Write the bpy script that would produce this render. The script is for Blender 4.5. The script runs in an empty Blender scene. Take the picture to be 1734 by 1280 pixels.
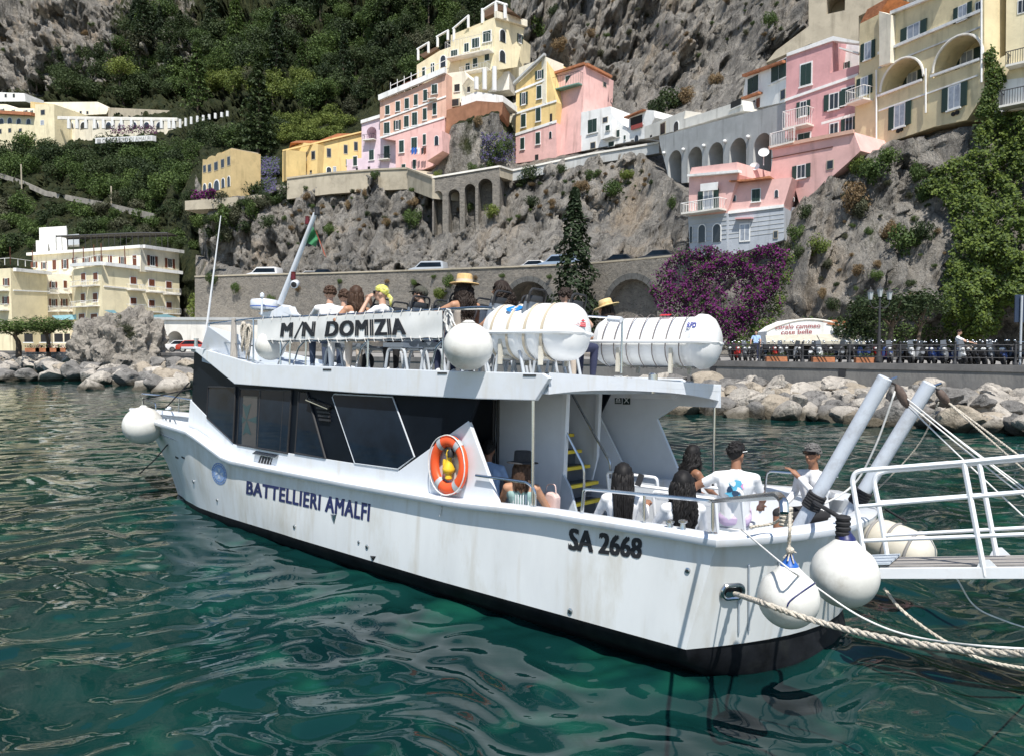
import bpy, bmesh, math, random
import numpy as np
from mathutils import Vector, Matrix, noise
from mathutils.bvhtree import BVHTree
R = math.radians
rnd = random.Random(7)
scn = bpy.context.scene
COL = scn.collection

# ------------------------------------------------------------------ camera, sky, sun, exposure
F = 1300.0; CX = 867.0; CY = 640.0; EYE = 3.2
PITCH = math.atan(58 / F)
cam_d = bpy.data.cameras.new('camera'); cam = bpy.data.objects.new('camera', cam_d); COL.objects.link(cam)
cam_d.sensor_fit = 'HORIZONTAL'; cam_d.sensor_width = 36; cam_d.lens = 36 * F / 1734
cam_d.clip_start = .1; cam_d.clip_end = 4000
cam.location = (0, 0, EYE); cam.rotation_euler = (R(90) - PITCH, 0, 0)
scn.camera = cam
SUN_EL = R(60); SUN_DIR = Vector((.14, -.99, 0)).normalized()
world = bpy.data.worlds.new("World"); scn.world = world; world.use_nodes = True
wn = world.node_tree.nodes; wl = world.node_tree.links
bg = wn['Background']; sky = wn.new('ShaderNodeTexSky'); sky.sky_type = 'NISHITA'; sky.sun_disc = False
sky.sun_elevation = SUN_EL; sky.sun_rotation = math.atan2(SUN_DIR.x, SUN_DIR.y)
sky.air_density = 1.0; sky.dust_density = .25; sky.ozone_density = 1.0
wl.new(sky.outputs[0], bg.inputs[0]); bg.inputs[1].default_value = .115
sd = bpy.data.lights.new('sun', 'SUN'); so = bpy.data.objects.new('sun', sd); COL.objects.link(so)
sd.energy = 4.8; sd.angle = R(.53); sd.color = (1, .955, .89)
so.rotation_euler = (-(SUN_DIR * math.cos(SUN_EL) + Vector((0, 0, math.sin(SUN_EL))))).to_track_quat('-Z', 'Y').to_euler()
so.location = (30, -60, 120)
scn.view_settings.view_transform = 'Standard'; scn.view_settings.look = 'None'
scn.view_settings.exposure = 0.45; scn.view_settings.gamma = 1
scn.cycles.max_bounces = 7; scn.cycles.diffuse_bounces = 3; scn.cycles.glossy_bounces = 4; scn.cycles.transparent_max_bounces = 6
scn.cycles.caustics_reflective = False; scn.cycles.caustics_refractive = False

# ------------------------------------------------------------------ pixel of the photograph -> place
def ray(px, py):
    x, z = (px - CX) / F, -(py - CY) / F
    c, s = math.cos(PITCH), math.sin(PITCH)
    return Vector((x, c + z * s, -s + z * c))
def W(px, py, Y=None, z=None):
    d = ray(px, py)
    t = (z - EYE) / d.z if z is not None else Y / d.y
    return Vector((0, 0, EYE)) + d * t
def Zat(py, Y):                      # height of a pixel row at distance Y
    return W(CX, py, Y=Y).z
EYEV = Vector((0, 0, EYE))
# boat frame: x forward, y to port, z up, origin on the centre line at the stern
TH = R(6); LIST = R(3)
_h = Vector((-1396, 1300, 0)).normalized(); _h = Matrix.Rotation(TH, 3, 'Z') @ _h
BO = W(1160, 1100, z=0) + 2.3 * Vector((_h.y, -_h.x, 0))
BM = Matrix.Translation(BO) @ Matrix.Rotation(math.atan2(_h.y, _h.x), 4, 'Z') @ Matrix.Rotation(LIST, 4, 'X')
BI = BM.inverted()
CL = BI @ EYEV
def Br(px, py): return (BI.to_3x3() @ ray(px, py))
def B(px, py, n=None, c=None, **k):  # pixel -> point of a plane in the boat's frame
    d = Br(px, py)
    for a, v in k.items():
        n = Vector([float(a == q) for q in 'xyz']); c = v
    n = Vector(n)
    return CL + d * ((c - CL.dot(n)) / d.dot(n))
SL = math.tan(TH)
PN = Vector((SL, 1, 0)).normalized()
def PS(px, py, off=0.0): return B(px, py, (SL, 1, 0), 2.25 + off)

# ------------------------------------------------------------------ materials
MATS = {}
def mat(name, col, rough=.6, metal=0, var=.12, scale=3.0, bump=0, bscale=30, spec=.5, coords='Object', dirt=None, dscale=.8, alpha=1, coat=0, stretch=(1, 1, 1), streak=None):
    if name in MATS: return MATS[name]
    m = bpy.data.materials.new(name); m.use_nodes = True
    n, l = m.node_tree.nodes, m.node_tree.links
    b = n['Principled BSDF']
    b.inputs['Roughness'].default_value = rough; b.inputs['Metallic'].default_value = metal
    b.inputs['Specular IOR Level'].default_value = spec
    if coat: b.inputs['Coat Weight'].default_value = coat; b.inputs['Coat Roughness'].default_value = .08
    tc = n.new('ShaderNodeTexCoord'); mp = n.new('ShaderNodeMapping'); mp.inputs['Scale'].default_value = stretch
    l.new(tc.outputs[coords], mp.inputs[0])
    src = None
    if var > 0:
        t = n.new('ShaderNodeTexNoise'); t.inputs['Scale'].default_value = scale; t.inputs['Detail'].default_value = 5; t.inputs['Roughness'].default_value = .62
        l.new(mp.outputs[0], t.inputs['Vector'])
        rp = n.new('ShaderNodeValToRGB'); rp.color_ramp.elements[0].position = .32; rp.color_ramp.elements[1].position = .68
        lo = [max(0, c * (1 - var)) for c in col]; hi = [min(1, c * (1 + var)) for c in col]
        rp.color_ramp.elements[0].color = (*lo, 1); rp.color_ramp.elements[1].color = (*hi, 1)
        l.new(t.outputs[0], rp.inputs[0]); src = rp.outputs[0]
    if dirt:
        t2 = n.new('ShaderNodeTexNoise'); t2.inputs['Scale'].default_value = dscale; t2.inputs['Detail'].default_value = 8; t2.inputs['Roughness'].default_value = .7
        l.new(mp.outputs[0], t2.inputs['Vector'])
        r2 = n.new('ShaderNodeValToRGB'); r2.color_ramp.elements[0].position = .5; r2.color_ramp.elements[1].position = .72
        r2.color_ramp.elements[0].color = (0, 0, 0, 1); r2.color_ramp.elements[1].color = (dirt[3],) * 3 + (1,)
        l.new(t2.outputs[0], r2.inputs[0])
        mx = n.new('ShaderNodeMixRGB'); l.new(r2.outputs[0], mx.inputs[0]); mx.inputs[2].default_value = (*dirt[:3], 1)
        if src: l.new(src, mx.inputs[1])
        else: mx.inputs[1].default_value = (*col, 1)
        src = mx.outputs[0]
    if streak:   # runs of rust and grime
        ms = n.new('ShaderNodeMapping'); ms.inputs['Scale'].default_value = (1, 1, streak[5]); l.new(tc.outputs[coords], ms.inputs[0])
        t4 = n.new('ShaderNodeTexNoise'); t4.inputs['Scale'].default_value = streak[4]; t4.inputs['Detail'].default_value = 4; l.new(ms.outputs[0], t4.inputs['Vector'])
        r4 = n.new('ShaderNodeValToRGB'); r4.color_ramp.elements[0].position = .56; r4.color_ramp.elements[1].position = .74; r4.color_ramp.elements[0].color = (0, 0, 0, 1); r4.color_ramp.elements[1].color = (streak[3],) * 3 + (1,)
        l.new(t4.outputs[0], r4.inputs[0]); m4 = n.new('ShaderNodeMixRGB'); l.new(r4.outputs[0], m4.inputs[0]); m4.inputs[2].default_value = (*streak[:3], 1)
        if src: l.new(src, m4.inputs[1])
        else: m4.inputs[1].default_value = (*col, 1)
        src = m4.outputs[0]
    if src: l.new(src, b.inputs['Base Color'])
    else: b.inputs['Base Color'].default_value = (*col, 1)
    if bump:
        t3 = n.new('ShaderNodeTexNoise'); t3.inputs['Scale'].default_value = bscale; t3.inputs['Detail'].default_value = 6
        l.new(mp.outputs[0], t3.inputs['Vector'])
        bp = n.new('ShaderNodeBump'); bp.inputs['Strength'].default_value = min(1, bump); bp.inputs['Distance'].default_value = .02 if bump <= 1 else .02 * bump
        l.new(t3.outputs[0], bp.inputs['Height']); l.new(bp.outputs[0], b.inputs['Normal'])
    if alpha < 1: b.inputs['Alpha'].default_value = alpha
    MATS[name] = m
    return m

# ------------------------------------------------------------------ mesh builder
class MB:
    def __init__(s): s.v = []; s.f = []; s.m = []
    def add(s, vs, fs, mi=0):
        o = len(s.v); s.v += [tuple(v) for v in vs]; s.f += [tuple(i + o for i in f) for f in fs]; s.m += [mi] * len(fs); return s
    def box(s, c, size, rot=None, mi=0):
        c = Vector(c); vs = []
        for i in range(8):
            p = Vector(((i & 1) - .5, ((i >> 1) & 1) - .5, ((i >> 2) & 1) - .5)); p = Vector((p.x * size[0], p.y * size[1], p.z * size[2]))
            if rot is not None: p = rot @ p
            vs.append(c + p)
        return s.add(vs, [(0, 2, 3, 1), (4, 5, 7, 6), (0, 1, 5, 4), (2, 6, 7, 3), (0, 4, 6, 2), (1, 3, 7, 5)], mi)
    def bb(s, lo, hi, mi=0): return s.box([(a + b) / 2 for a, b in zip(lo, hi)], [b - a for a, b in zip(lo, hi)], None, mi)
    def prism(s, poly, vec, mi=0):   # 3-D polygon extruded by vec
        n = len(poly); vec = Vector(vec); a = [Vector(p) for p in poly]
        return s.add(a + [p + vec for p in a], [tuple(range(n))[::-1], tuple(range(n, 2 * n))] + [(i, (i + 1) % n, (i + 1) % n + n, i + n) for i in range(n)], mi)
    def quad(s, *p, mi=0): return s.add(p, [tuple(range(len(p)))], mi)
    def tube(s, pts, r, n=8, mi=0, cap=True, closed=False):
        pts = [Vector(p) for p in pts]; k = len(pts); rr = r if isinstance(r, (list, tuple)) else [r] * k
        vs = []; up = None
        for i, p in enumerate(pts):
            if closed: t = pts[(i + 1) % k] - pts[i - 1]
            else: t = pts[min(i + 1, k - 1)] - pts[max(i - 1, 0)]
            t = t.normalized() if t.length > 1e-9 else Vector((0, 0, 1))
            if up is None: up = t.orthogonal().normalized()
            up = (up - t * up.dot(t)); up = up.normalized() if up.length > 1e-6 else t.orthogonal().normalized()
            w = t.cross(up)
            for j in range(n):
                a = 2 * math.pi * j / n; vs.append(p + (up * math.cos(a) + w * math.sin(a)) * rr[i])
        fs = []
        for i in range(k if closed else k - 1):
            for j in range(n):
                a, b = i * n + j, i * n + (j + 1) % n; i2 = (i + 1) % k
                fs.append((a, b, i2 * n + (j + 1) % n, i2 * n + j))
        if cap and not closed: fs += [tuple(range(n))[::-1], tuple(range((k - 1) * n, k * n))]
        return s.add(vs, fs, mi)
    def lathe(s, prof, M=None, n=24, mi=0):   # profile of (r, z) round local z
        vs = []; k = len(prof)
        for r, z in prof:
            for j in range(n):
                a = 2 * math.pi * j / n; p = Vector((r * math.cos(a), r * math.sin(a), z)); vs.append(M @ p if M else p)
        fs = [(i * n + j, i * n + (j + 1) % n, (i + 1) * n + (j + 1) % n, (i + 1) * n + j) for i in range(k - 1) for j in range(n)]
        fs += [tuple(range(n))[::-1], tuple(range((k - 1) * n, k * n))]
        return s.add(vs, fs, mi)
    def ball(s, c, r, n=20, k=12, mi=0, M=None):
        r = (r, r, r) if not isinstance(r, (list, tuple)) else r; c = Vector(c); vs = []
        for i in range(k + 1):
            t = math.pi * i / k
            for j in range(n):
                a = 2 * math.pi * j / n; p = Vector((r[0] * math.sin(t) * math.cos(a), r[1] * math.sin(t) * math.sin(a), r[2] * math.cos(t)))
                vs.append(c + (M @ p if M else p))
        return s.add(vs, [(i * n + j, (i + 1) * n + j, (i + 1) * n + (j + 1) % n, i * n + (j + 1) % n) for i in range(k) for j in range(n)], mi)
    def mesh(s, name, mats, smooth=40, bevel=0, weld=True):
        me = bpy.data.meshes.new(name); me.from_pydata(s.v, [], s.f)
        for m in (mats if isinstance(mats, (list, tuple)) else [mats]): me.materials.append(m)
        me.polygons.foreach_set('material_index', s.m)
        bm = bmesh.new(); bm.from_mesh(me)
        if weld: bmesh.ops.remove_doubles(bm, verts=bm.verts, dist=1e-5)
        bmesh.ops.recalc_face_normals(bm, faces=bm.faces)
        if bevel:
            es = [e for e in bm.edges if len(e.link_faces) == 2 and e.calc_face_angle(0) > R(30)]
            bmesh.ops.bevel(bm, geom=es, offset=bevel, segments=2, profile=.6, affect='EDGES', clamp_overlap=True)
        bm.to_mesh(me); bm.free()
        if smooth:
            me.shade_smooth()
            if smooth < 180: me.set_sharp_from_angle(angle=R(smooth))
        return me
    def build(s, name, mats, parent=None, smooth=40, bevel=0, M=None, weld=True):
        return link(name, s.mesh(name, mats, smooth, bevel, weld), parent, M)
def link(name, me, parent=None, M=None):
    o = bpy.data.objects.new(name, me); COL.objects.link(o)
    if parent: o.parent = parent
    if M is not None: o.matrix_local = M
    return o
def tag(o, label, cat=None, group=None, kind=None):
    o['label'] = label
    if cat: o['category'] = cat
    if group: o['group'] = group
    if kind: o['kind'] = kind
    return o
def struct(o): o['kind'] = 'structure'; return o
def thing(name, label, cat, M=None, group=None):
    o = bpy.data.objects.new(name, None); COL.objects.link(o); o.empty_display_size = .2
    if M is not None: o.matrix_world = M
    return tag(o, label, cat, group)
T = lambda *p: Matrix.Translation(Vector(p[0]) if len(p) == 1 else Vector(p))
KIDS = {}
def dup(o, M=None, label=None, group=None, parent=None):
    c = o.copy(); COL.objects.link(c)
    if parent: c.parent = parent
    if M is not None: c.matrix_world = M
    if label: c['label'] = label
    if group: c['group'] = group
    if o.name not in KIDS: KIDS[o.name] = list(o.children)
    for k in KIDS[o.name]: dup(k, parent=c)
    return c
def polymesh(pts_holes):  # triangulated face with holes: list of loops of 3-D points
    bm = bmesh.new(); es = []
    for lp in pts_holes:
        vs = [bm.verts.new(p) for p in lp]; es += [bm.edges.new((vs[i], vs[(i + 1) % len(vs)])) for i in range(len(vs))]
    bmesh.ops.triangle_fill(bm, use_beauty=True, use_dissolve=False, edges=es)
    bm.verts.index_update(); vs = [v.co.copy() for v in bm.verts]; fs = [tuple(v.index for v in f.verts) for f in bm.faces]; bm.free()
    return vs, fs
def text2d(body, bold=.0, space=1.0, width=None):
    c = bpy.data.curves.new('txt', 'FONT'); c.body = body; c.size = 1; c.offset = bold; c.space_character = space; c.resolution_u = 3
    o = bpy.data.objects.new('txt', c); COL.objects.link(o)
    dg = bpy.context.evaluated_depsgraph_get(); dg.update(); me = bpy.data.meshes.new_from_object(o.evaluated_get(dg))
    bm = bmesh.new(); bm.from_mesh(me); bmesh.ops.triangulate(bm, faces=bm.faces); bm.verts.index_update()
    vs = [(v.co.x, v.co.y) for v in bm.verts]; fs = [tuple(v.index for v in f.verts) for f in bm.faces]; bm.free()
    bpy.data.objects.remove(o); bpy.data.curves.remove(c); bpy.data.meshes.remove(me)
    xs = [v[0] for v in vs]; ys = [v[1] for v in vs]; x0, x1, y0, y1 = min(xs), max(xs), min(ys), max(ys)
    return [((x - x0) / (x1 - x0), (y - y0) / (y1 - y0)) for x, y in vs], fs
def lerp(a, b, t): return a + (b - a) * t
def bil(q, u, v):   # q: bottom-left, bottom-right, top-right, top-left
    return [lerp(lerp(q[0][i], q[1][i], u), lerp(q[3][i], q[2][i], u), v) for i in range(len(q[0]))]
def interp(x, pts): return float(np.interp(x, [p[0] for p in pts], [p[1] for p in pts]))
def catenary(a, b, sag, n=14):
    a, b = Vector(a), Vector(b)
    return [a.lerp(b, i / n) - Vector((0, 0, sag * 4 * (i / n) * (1 - i / n))) for i in range(n + 1)]
def bezier(pts, n=8):   # Catmull-Rom through points
    p = [Vector(q) for q in pts]; p = [p[0] * 2 - p[1]] + p + [p[-1] * 2 - p[-2]]; out = []
    for i in range(1, len(p) - 2):
        for k in range(n):
            t = k / n
            out.append(.5 * ((2 * p[i]) + (p[i + 1] - p[i - 1]) * t + (2 * p[i - 1] - 5 * p[i] + 4 * p[i + 1] - p[i + 2]) * t * t + (3 * p[i] - p[i - 1] - 3 * p[i + 1] + p[i + 2]) * t ** 3))
    return out + [p[-2]]
def fillet(pts, r, n=5):  # round the corners of a polyline
    p = [Vector(q) for q in pts]; out = [p[0]]
    for i in range(1, len(p) - 1):
        a, b = (p[i - 1] - p[i]), (p[i + 1] - p[i]); d = min(r, a.length * .45, b.length * .45)
        a, b = p[i] + a.normalized() * d, p[i] + b.normalized() * d
        for k in range(n + 1):
            t = k / n; out.append(a * (1 - t) ** 2 + p[i] * 2 * t * (1 - t) + b * t * t)
    return out + [p[-1]]
# ------------------------------------------------------------------ materials of the boat
white = mat('white_gelcoat', (.66, .69, .73), .28, var=.05, scale=1.2, dirt=(.55, .52, .42, .35), dscale=1.6, coat=.3, streak=(.50, .45, .36, .35, 6, .12))
hullw = mat('white_hull_paint', (.68, .70, .70), .34, var=.07, scale=1.5, dirt=(.42, .38, .28, .6), dscale=1.1, stretch=(1, 1, .35), streak=(.42, .36, .26, .38, 4.5, .10))
boot = mat('black_antifouling', (.007, .008, .010), .6, var=.5, scale=4, dirt=(.022, .024, .022, .6), dscale=2.5, spec=.15)
blackp = mat('black_cabin_panel', (.006, .009, .014), .45, var=.2, scale=2, spec=.07)
glass = mat('tinted_glass', (.010, .018, .030), .03, var=.5, scale=.8, spec=.07)
steel = mat('stainless_steel', (.55, .56, .57), .22, 1, var=.08)
greyp = mat('grey_deck_paint', (.42, .47, .52), .6, var=.1, scale=4)
inner = mat('white_interior_panel', (.62, .65, .68), .5, var=.04)
yellow = mat('yellow_tread_edge', (.75, .56, .04), .6, var=.15)
darkg = mat('dark_grey_tread', (.09, .10, .115), .7)
rubber = mat('black_rubber', (.02, .02, .022), .6)
navy = mat('navy_lettering', (.012, .018, .085), .5, var=.15)
blackl = mat('black_lettering', (.012, .013, .016), .6, var=.15)
buoyw = mat('white_fender_vinyl', (.68, .67, .62), .42, var=.10, scale=3.5, dirt=(.36, .33, .27, .75), dscale=2.6)
canw = mat('white_canister_shell', (.78, .78, .76), .3, var=.04)
ropem = mat('pale_rope', (.52, .47, .39), .9, var=.25, scale=25, bump=1, bscale=60)
ropew = mat('white_line', (.66, .65, .62), .85, var=.15, scale=25)
ropek = mat('black_rope', (.018, .018, .02), .85)
canvas = mat('white_canvas', (.74, .74, .71), .75, var=.06, scale=3, dirt=(.5, .48, .42, .4), dscale=2)
orange = mat('orange_lifebuoy', (.78, .10, .025), .45, var=.08)
silver = mat('reflective_tape', (.40, .42, .43), .35, var=.15)
yplast = mat('yellow_plastic', (.78, .50, .03), .4)
redp = mat('red_plastic', (.55, .03, .02), .4)
bluep = mat('blue_plastic', (.02, .11, .42), .4)
bluec = mat('navy_cap', (.015, .02, .10), .4)
seatw = mat('white_seat_shell', (.76, .77, .77), .35, var=.04)
seatg = mat('grey_seat_shell', (.16, .19, .23), .5, var=.08)
greymet = mat('grey_painted_tube', (.45, .48, .51), .45, var=.08)

WATER_Z = -.38
boat = thing('passenger_boat', 'white two-deck passenger ferry boat with black window band moored stern first', 'boat', BM)

# ---- hull by stations
RAIL = [(-.3, 2.28), (4, 1.83), (9, 1.31), (10, 1.22), (11.5, 1.10), (12.6, 1.02), (13.8, .78), (14.8, .5), (15.6, .22), (16.05, .02)]
RAILZ = [(-.3, 1.05), (-.07, 1.05), (2, 1.0), (3.5, .91), (6, .87), (9, .85), (9.97, .86), (11.52, 1.28), (12.6, 1.36), (14, 1.43), (16.05, 1.5)]
BOOT = [(0, 2.28), (4, 1.85), (7.6, 1.46), (9.4, 1.18), (10.6, .98), (11.8, .74), (12.8, .42), (13.5, .14), (13.88, .01)]
BOOTZ = [(0, -.12), (4, -.2), (8, -.23), (10.5, -.29), (13.9, -.36)]
STEM = [(-1.0, 13.1), (-.37, 13.88), (.25, 14.33), (.91, 15.05), (1.5, 16.05)]
def trans_x(y, w): return lerp(-.98, -1.15, w) + lerp(.95, .87, w) * min(1, abs(y) / 2.28) ** 2
def hull_grid():
    ts = [0, .03] + [i / 44 for i in range(3, 38)] + [1 - .16 * (1 - j / 12) ** 1.4 for j in range(1, 13)]
    ws = [1, .86, .7, .55, .4, .25, .12, 0]
    rows = []
    for w in ws:
        row = []
        for t in ts:
            xr = lerp(-.3, 16.05, t); xb = lerp(0, 13.88, t)
            zr, zb = interp(xr, RAILZ), interp(xb, BOOTZ); z = lerp(zb, zr, w)
            xs = interp(z, STEM) if t > .75 else None
            x = lerp(xb, xr, w)
            if t > .6: x = lerp(x, lerp(lerp(0, -.3, w), interp(lerp(-.36, 1.5, w), STEM), t), (t - .6) / .4)
            y = lerp(interp(xb, BOOT), interp(xr, RAIL), w ** 1.25)
            row.append((x, y, z))
        rows.append(row)
    k1 = [(x - .02, y * .985, z - .14) for x, y, z in rows[-1]]
    k2 = [(x - .1, y * .80, z - .42) for x, y, z in rows[-1]]
    k3 = [(x - .2, 0.0, z - .62) for x, y, z in rows[-1]]
    return rows, [k1, k2, k3]
rows, under = hull_grid()
N = len(rows[0])
def skin(mb, grid, mi=0, flip=1):
    k = len(grid); n = len(grid[0])
    mb.add([(x, y * flip, z) for r in grid for x, y, z in r], [(i * n + j, i * n + j + 1, (i + 1) * n + j + 1, (i + 1) * n + j) for i in range(k - 1) for j in range(n - 1)], mi)
def trans_grid(rows):
    g = []
    for a, r in enumerate(rows):
        x0, y0, z0 = r[0]; w = 1 - a / (len(rows) - 1); line = []
        for j in range(17):
            y = lerp(y0, -y0, j / 16); dx = trans_x(2.28 * y / max(y0, .01), w) - trans_x(2.28, w)
            line.append((x0 + dx, y, z0 + .04 * (1 - (y / max(y0, .01)) ** 2)))
        g.append(line)
    return g
hb = MB()
for s_ in (1, -1): skin(hb, rows, 0, s_)
tg = trans_grid(rows); skin(hb, tg, 0)
hull = hb.build('hull', [hullw], boat, 50)
ub = MB()
for s_ in (1, -1): skin(ub, [rows[-1]] + under, 0, s_)
skin(ub, trans_grid([rows[-1]] + under[:2]), 0)
hb2 = ub.build('bottom_paint', boot, boat, 50)
HB = BVHTree.FromPolygons(hb.v, hb.f)
def HULL(px, py, off=0):
    d = Br(px, py).normalized(); h, n, i, di = HB.ray_cast(CL, d)
    if h is None: h, n, i, di = HB.find_nearest(PS(px, py))
    if n.dot(d) > 0: n = -n
    return h + n * off
def on_hull(mb, verts2, fs, q, off=.006, mi=0, fn=HULL):
    vs = []
    for u, v in verts2:
        px, py = bil(q, u, v); vs.append(fn(px, py, off))
    if all(v is not None for v in vs): mb.add(vs, fs, mi)
# lettering
BOLD = [(-1, -1), (1, 1), (-1, 1), (1, -1)]
def lettering(parent, body, q, m, fn=HULL, bold=.02, space=1.0, off=.006, name='lettering'):
    mb = MB(); v, f = text2d(body, 0, space)
    for k, (da, db) in enumerate(BOLD): on_hull(mb, [(a + da * bold * 3.2 / len(body), b + db * bold * 1.1) for a, b in v], f, q, off + .0006 * k, 0, fn)
    return mb.build(name, m, parent, 0)
lettering(boat, 'BATTELLIERI AMALFI', [(418, 835), (625, 881), (627, 853), (419, 814)], navy, bold=.026, space=1.1)
lettering(boat, 'SA 2668', [(964, 929), (1085, 944.5), (1087, 912), (966, 894)], blackl, bold=.03)
# round emblem near the bow: ring, scroll ring and an eight-pointed cross
em = MB(); ec = (371.5, 801.5)
def disc2(r0, r1, n=28):
    v = []; f = []
    for i in range(n):
        a = 2 * math.pi * i / n; v += [(.5 + r0 * math.cos(a), .5 + r0 * math.sin(a)), (.5 + r1 * math.cos(a), .5 + r1 * math.sin(a))]
        j = (i + 1) % n; f.append((2 * i, 2 * i + 1, 2 * j + 1, 2 * j))
    return v, f
eq = [(359, 816), (384, 823), (384, 786), (359, 780)]
lb_ = mat('pale_blue_print', (.13, .25, .55), .5); lb2 = mat('soft_blue_print', (.30, .42, .66), .5)
v, f = disc2(.0, .36); on_hull(em, v, f, eq, .004, 1)
for r0, r1 in ((.36, .40), (.46, .5)):
    v, f = disc2(r0, r1); on_hull(em, v, f, eq, .005, 0)
for k in range(22):
    a = 2 * math.pi * k / 22; c, s = math.cos(a), math.sin(a); v = [(.5 + r * c - w * s, .5 + r * s + w * c) for r, w in ((.41, -.02), (.41, .02), (.455, .02), (.455, -.02))]
    on_hull(em, v, [(0, 1, 2, 3)], eq, .005, 0)
crossw = mat('pale_print', (.62, .67, .74), .5)
for k in range(4):
    a = math.pi / 2 * k; c, s = math.cos(a), math.sin(a)
    pts = [(.02, 0), (.27, -.12), (.22, 0), (.27, .12)]
    on_hull(em, [(.5 + x * c - y * s, .5 + x * s + y * c) for x, y in pts], [(0, 1, 2), (0, 2, 3)], eq, .007, 2)
em.build('emblem', [lb_, lb2, crossw], boat, 0)
# small hull fittings
def fitting(px, py, r, m, name='hull_fitting'):
    p = HULL(px, py, .0); d = HULL(px, py, .03)
    if p is None: return
    n = (d - p).normalized(); mb = MB(); M = T(p) @ n.to_track_quat('Z', 'Y').to_matrix().to_4x4()
    mb.lathe([(r, -.01), (r, .015), (r * .6, .02)], M, 14); mb.lathe([(r * .55, .018), (r * .5, .022)], M, 12, 1)
    mb.build(name, [m, rubber], boat)
for px, py, r in ((328, 815, .04), (368, 846, .03), (499, 891, .035), (608, 917, .025), (622, 925, .035), (966, 1034, .035), (1165, 965, .03)): fitting(px, py, r, steel)
for px, py in ((565, 878), (632, 948)):
    a = HULL(px, py - 5, .0); mb = MB(); q = [HULL(px - 5, py - 8, .004), HULL(px + 5, py - 7, .004), HULL(px + 1, py + 9, .004)]
    mb.add(q + [HULL(px, py - 5, .035)], [(0, 1, 3), (1, 2, 3), (2, 0, 3)]); mb.build('water_scoop', steel if px < 600 else rubber, boat)
# anchor-light slots at the bow
for a, b in ((297, 302.5), (307.5, 313)):
    mb = MB(); mb.quad(HULL(a, 771.5, .004), HULL(b, 774, .004), HULL(b, 777, .004), HULL(a, 774.5, .004)); mb.build('bow_slot', rubber, boat, 0)
# hawse hole in the transom
hp = HULL(1239, 1000); hn = (HULL(1239, 1000, .1) - hp).normalized(); hx = Vector((0, 0, 1)).cross(hn).normalized(); hz = hn.cross(hx)
def stad(c, w, h, off, n=24):
    out = []
    for i in range(n):
        a = 2 * math.pi * i / n; x = h * math.cos(a); y = h * math.sin(a); x += (w - h) * (1 if math.cos(a) > 0 else -1)
        out.append(c + hx * x + hz * y + hn * off)
    return out
mb = MB(); mb.tube(stad(hp, .125, .075, .02), .024, 8, 0, closed=True); hw_ = mb.build('hawse_ring', steel, boat)
mb = MB(); mb.quad(*stad(hp, .12, .07, .006)); mb.build('hawse_opening', rubber, boat, 0)
mb = MB(); mb.prism(stad(hp - hz * .02, .085, .03, .008), hn * .02); mb.build('hawse_roller', steel, boat)
# vertical seam strips on the transom
mb = MB()
for px, y0, y1 in ((1267, 955, 1066), (1250, 1014, 1070), (1318, 950, 1050)):
    pts = [HULL(px, lerp(y0, y1, i / 10), .012) for i in range(11)]
    mb.tube([p for p in pts if p is not None], .012, 6)
mb.build('transom_strip', greyp, boat)

# ---- rail cap (rounded white flange) all round
def rail_line(s):
    return [(r[0], (r[1] + .0) * s, r[2]) for r in rows[0]]
def cap(line, outdir, name, wd=.125, h=.075, inw=.12):
    prof = [(-inw, -.02), (-inw, h * .7), (-inw + .02, h), (wd - .03, h), (wd, h * .65), (wd, h * .1), (wd - .02, -.03)]
    mb = MB(); k = len(prof); vs = []
    for p, o in zip(line, outdir):
        p = Vector(p); o = Vector(o)
        for a, b in prof: vs.append(p + o * a + Vector((0, 0, b)))
    n = len(line)
    mb.add(vs, [(i * k + j, i * k + (j + 1) % k, (i + 1) * k + (j + 1) % k, (i + 1) * k + j) for i in range(n - 1) for j in range(k)] + [tuple(range(k)), tuple(range((n - 1) * k, n * k))[::-1]])
    return mb.build(name, white, boat, 45)
def normals2(line, s):
    out = []
    for i in range(len(line)):
        a, b = Vector(line[max(i - 1, 0)]), Vector(line[min(i + 1, len(line) - 1)]); t = (b - a); t.z = 0; t.normalize()
        out.append(Vector((-t.y, t.x, 0)) * s)
    return out
tl = tg[0]; tl = [(x, y, z) for x, y, z in tl]
for lnp, sg in ((rail_line(1)[::-1] + tl[1:13], -1), (rail_line(-1)[::-1] + tl[::-1][1:2], 1)): cap(lnp, normals2(lnp, sg), 'gunwale', inw=.14)
# decks
mb = MB(); dk = rows[0]
def deck_strip(x0, x1, z, inset=.05, n=24):
    vs = []
    for i in range(n + 1):
        x = lerp(x0, x1, i / n); y = max(.01, interp(x, RAIL) - inset); vs += [(x, y, z(x) if callable(z) else z), (x, -y, z(x) if callable(z) else z)]
    mb.add(vs, [(2 * i, 2 * i + 1, 2 * i + 3, 2 * i + 2) for i in range(n)])
deck_strip(.25, 10.4, .38, .22); deck_strip(11.0, 15.7, lambda x: interp(x, RAILZ) - .26)
vs = [(trans_x(lerp(2.2, -2.2, i / 12), 1) + .45, lerp(1.95, -1.95, i / 12), .38) for i in range(13)]
mb.add(vs + [(.25, 2.0, .38), (.25, -2.0, .38)], [tuple(range(13)) + (14, 13)])
mb.build('main_deck', greyp, boat, 0)

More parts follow.
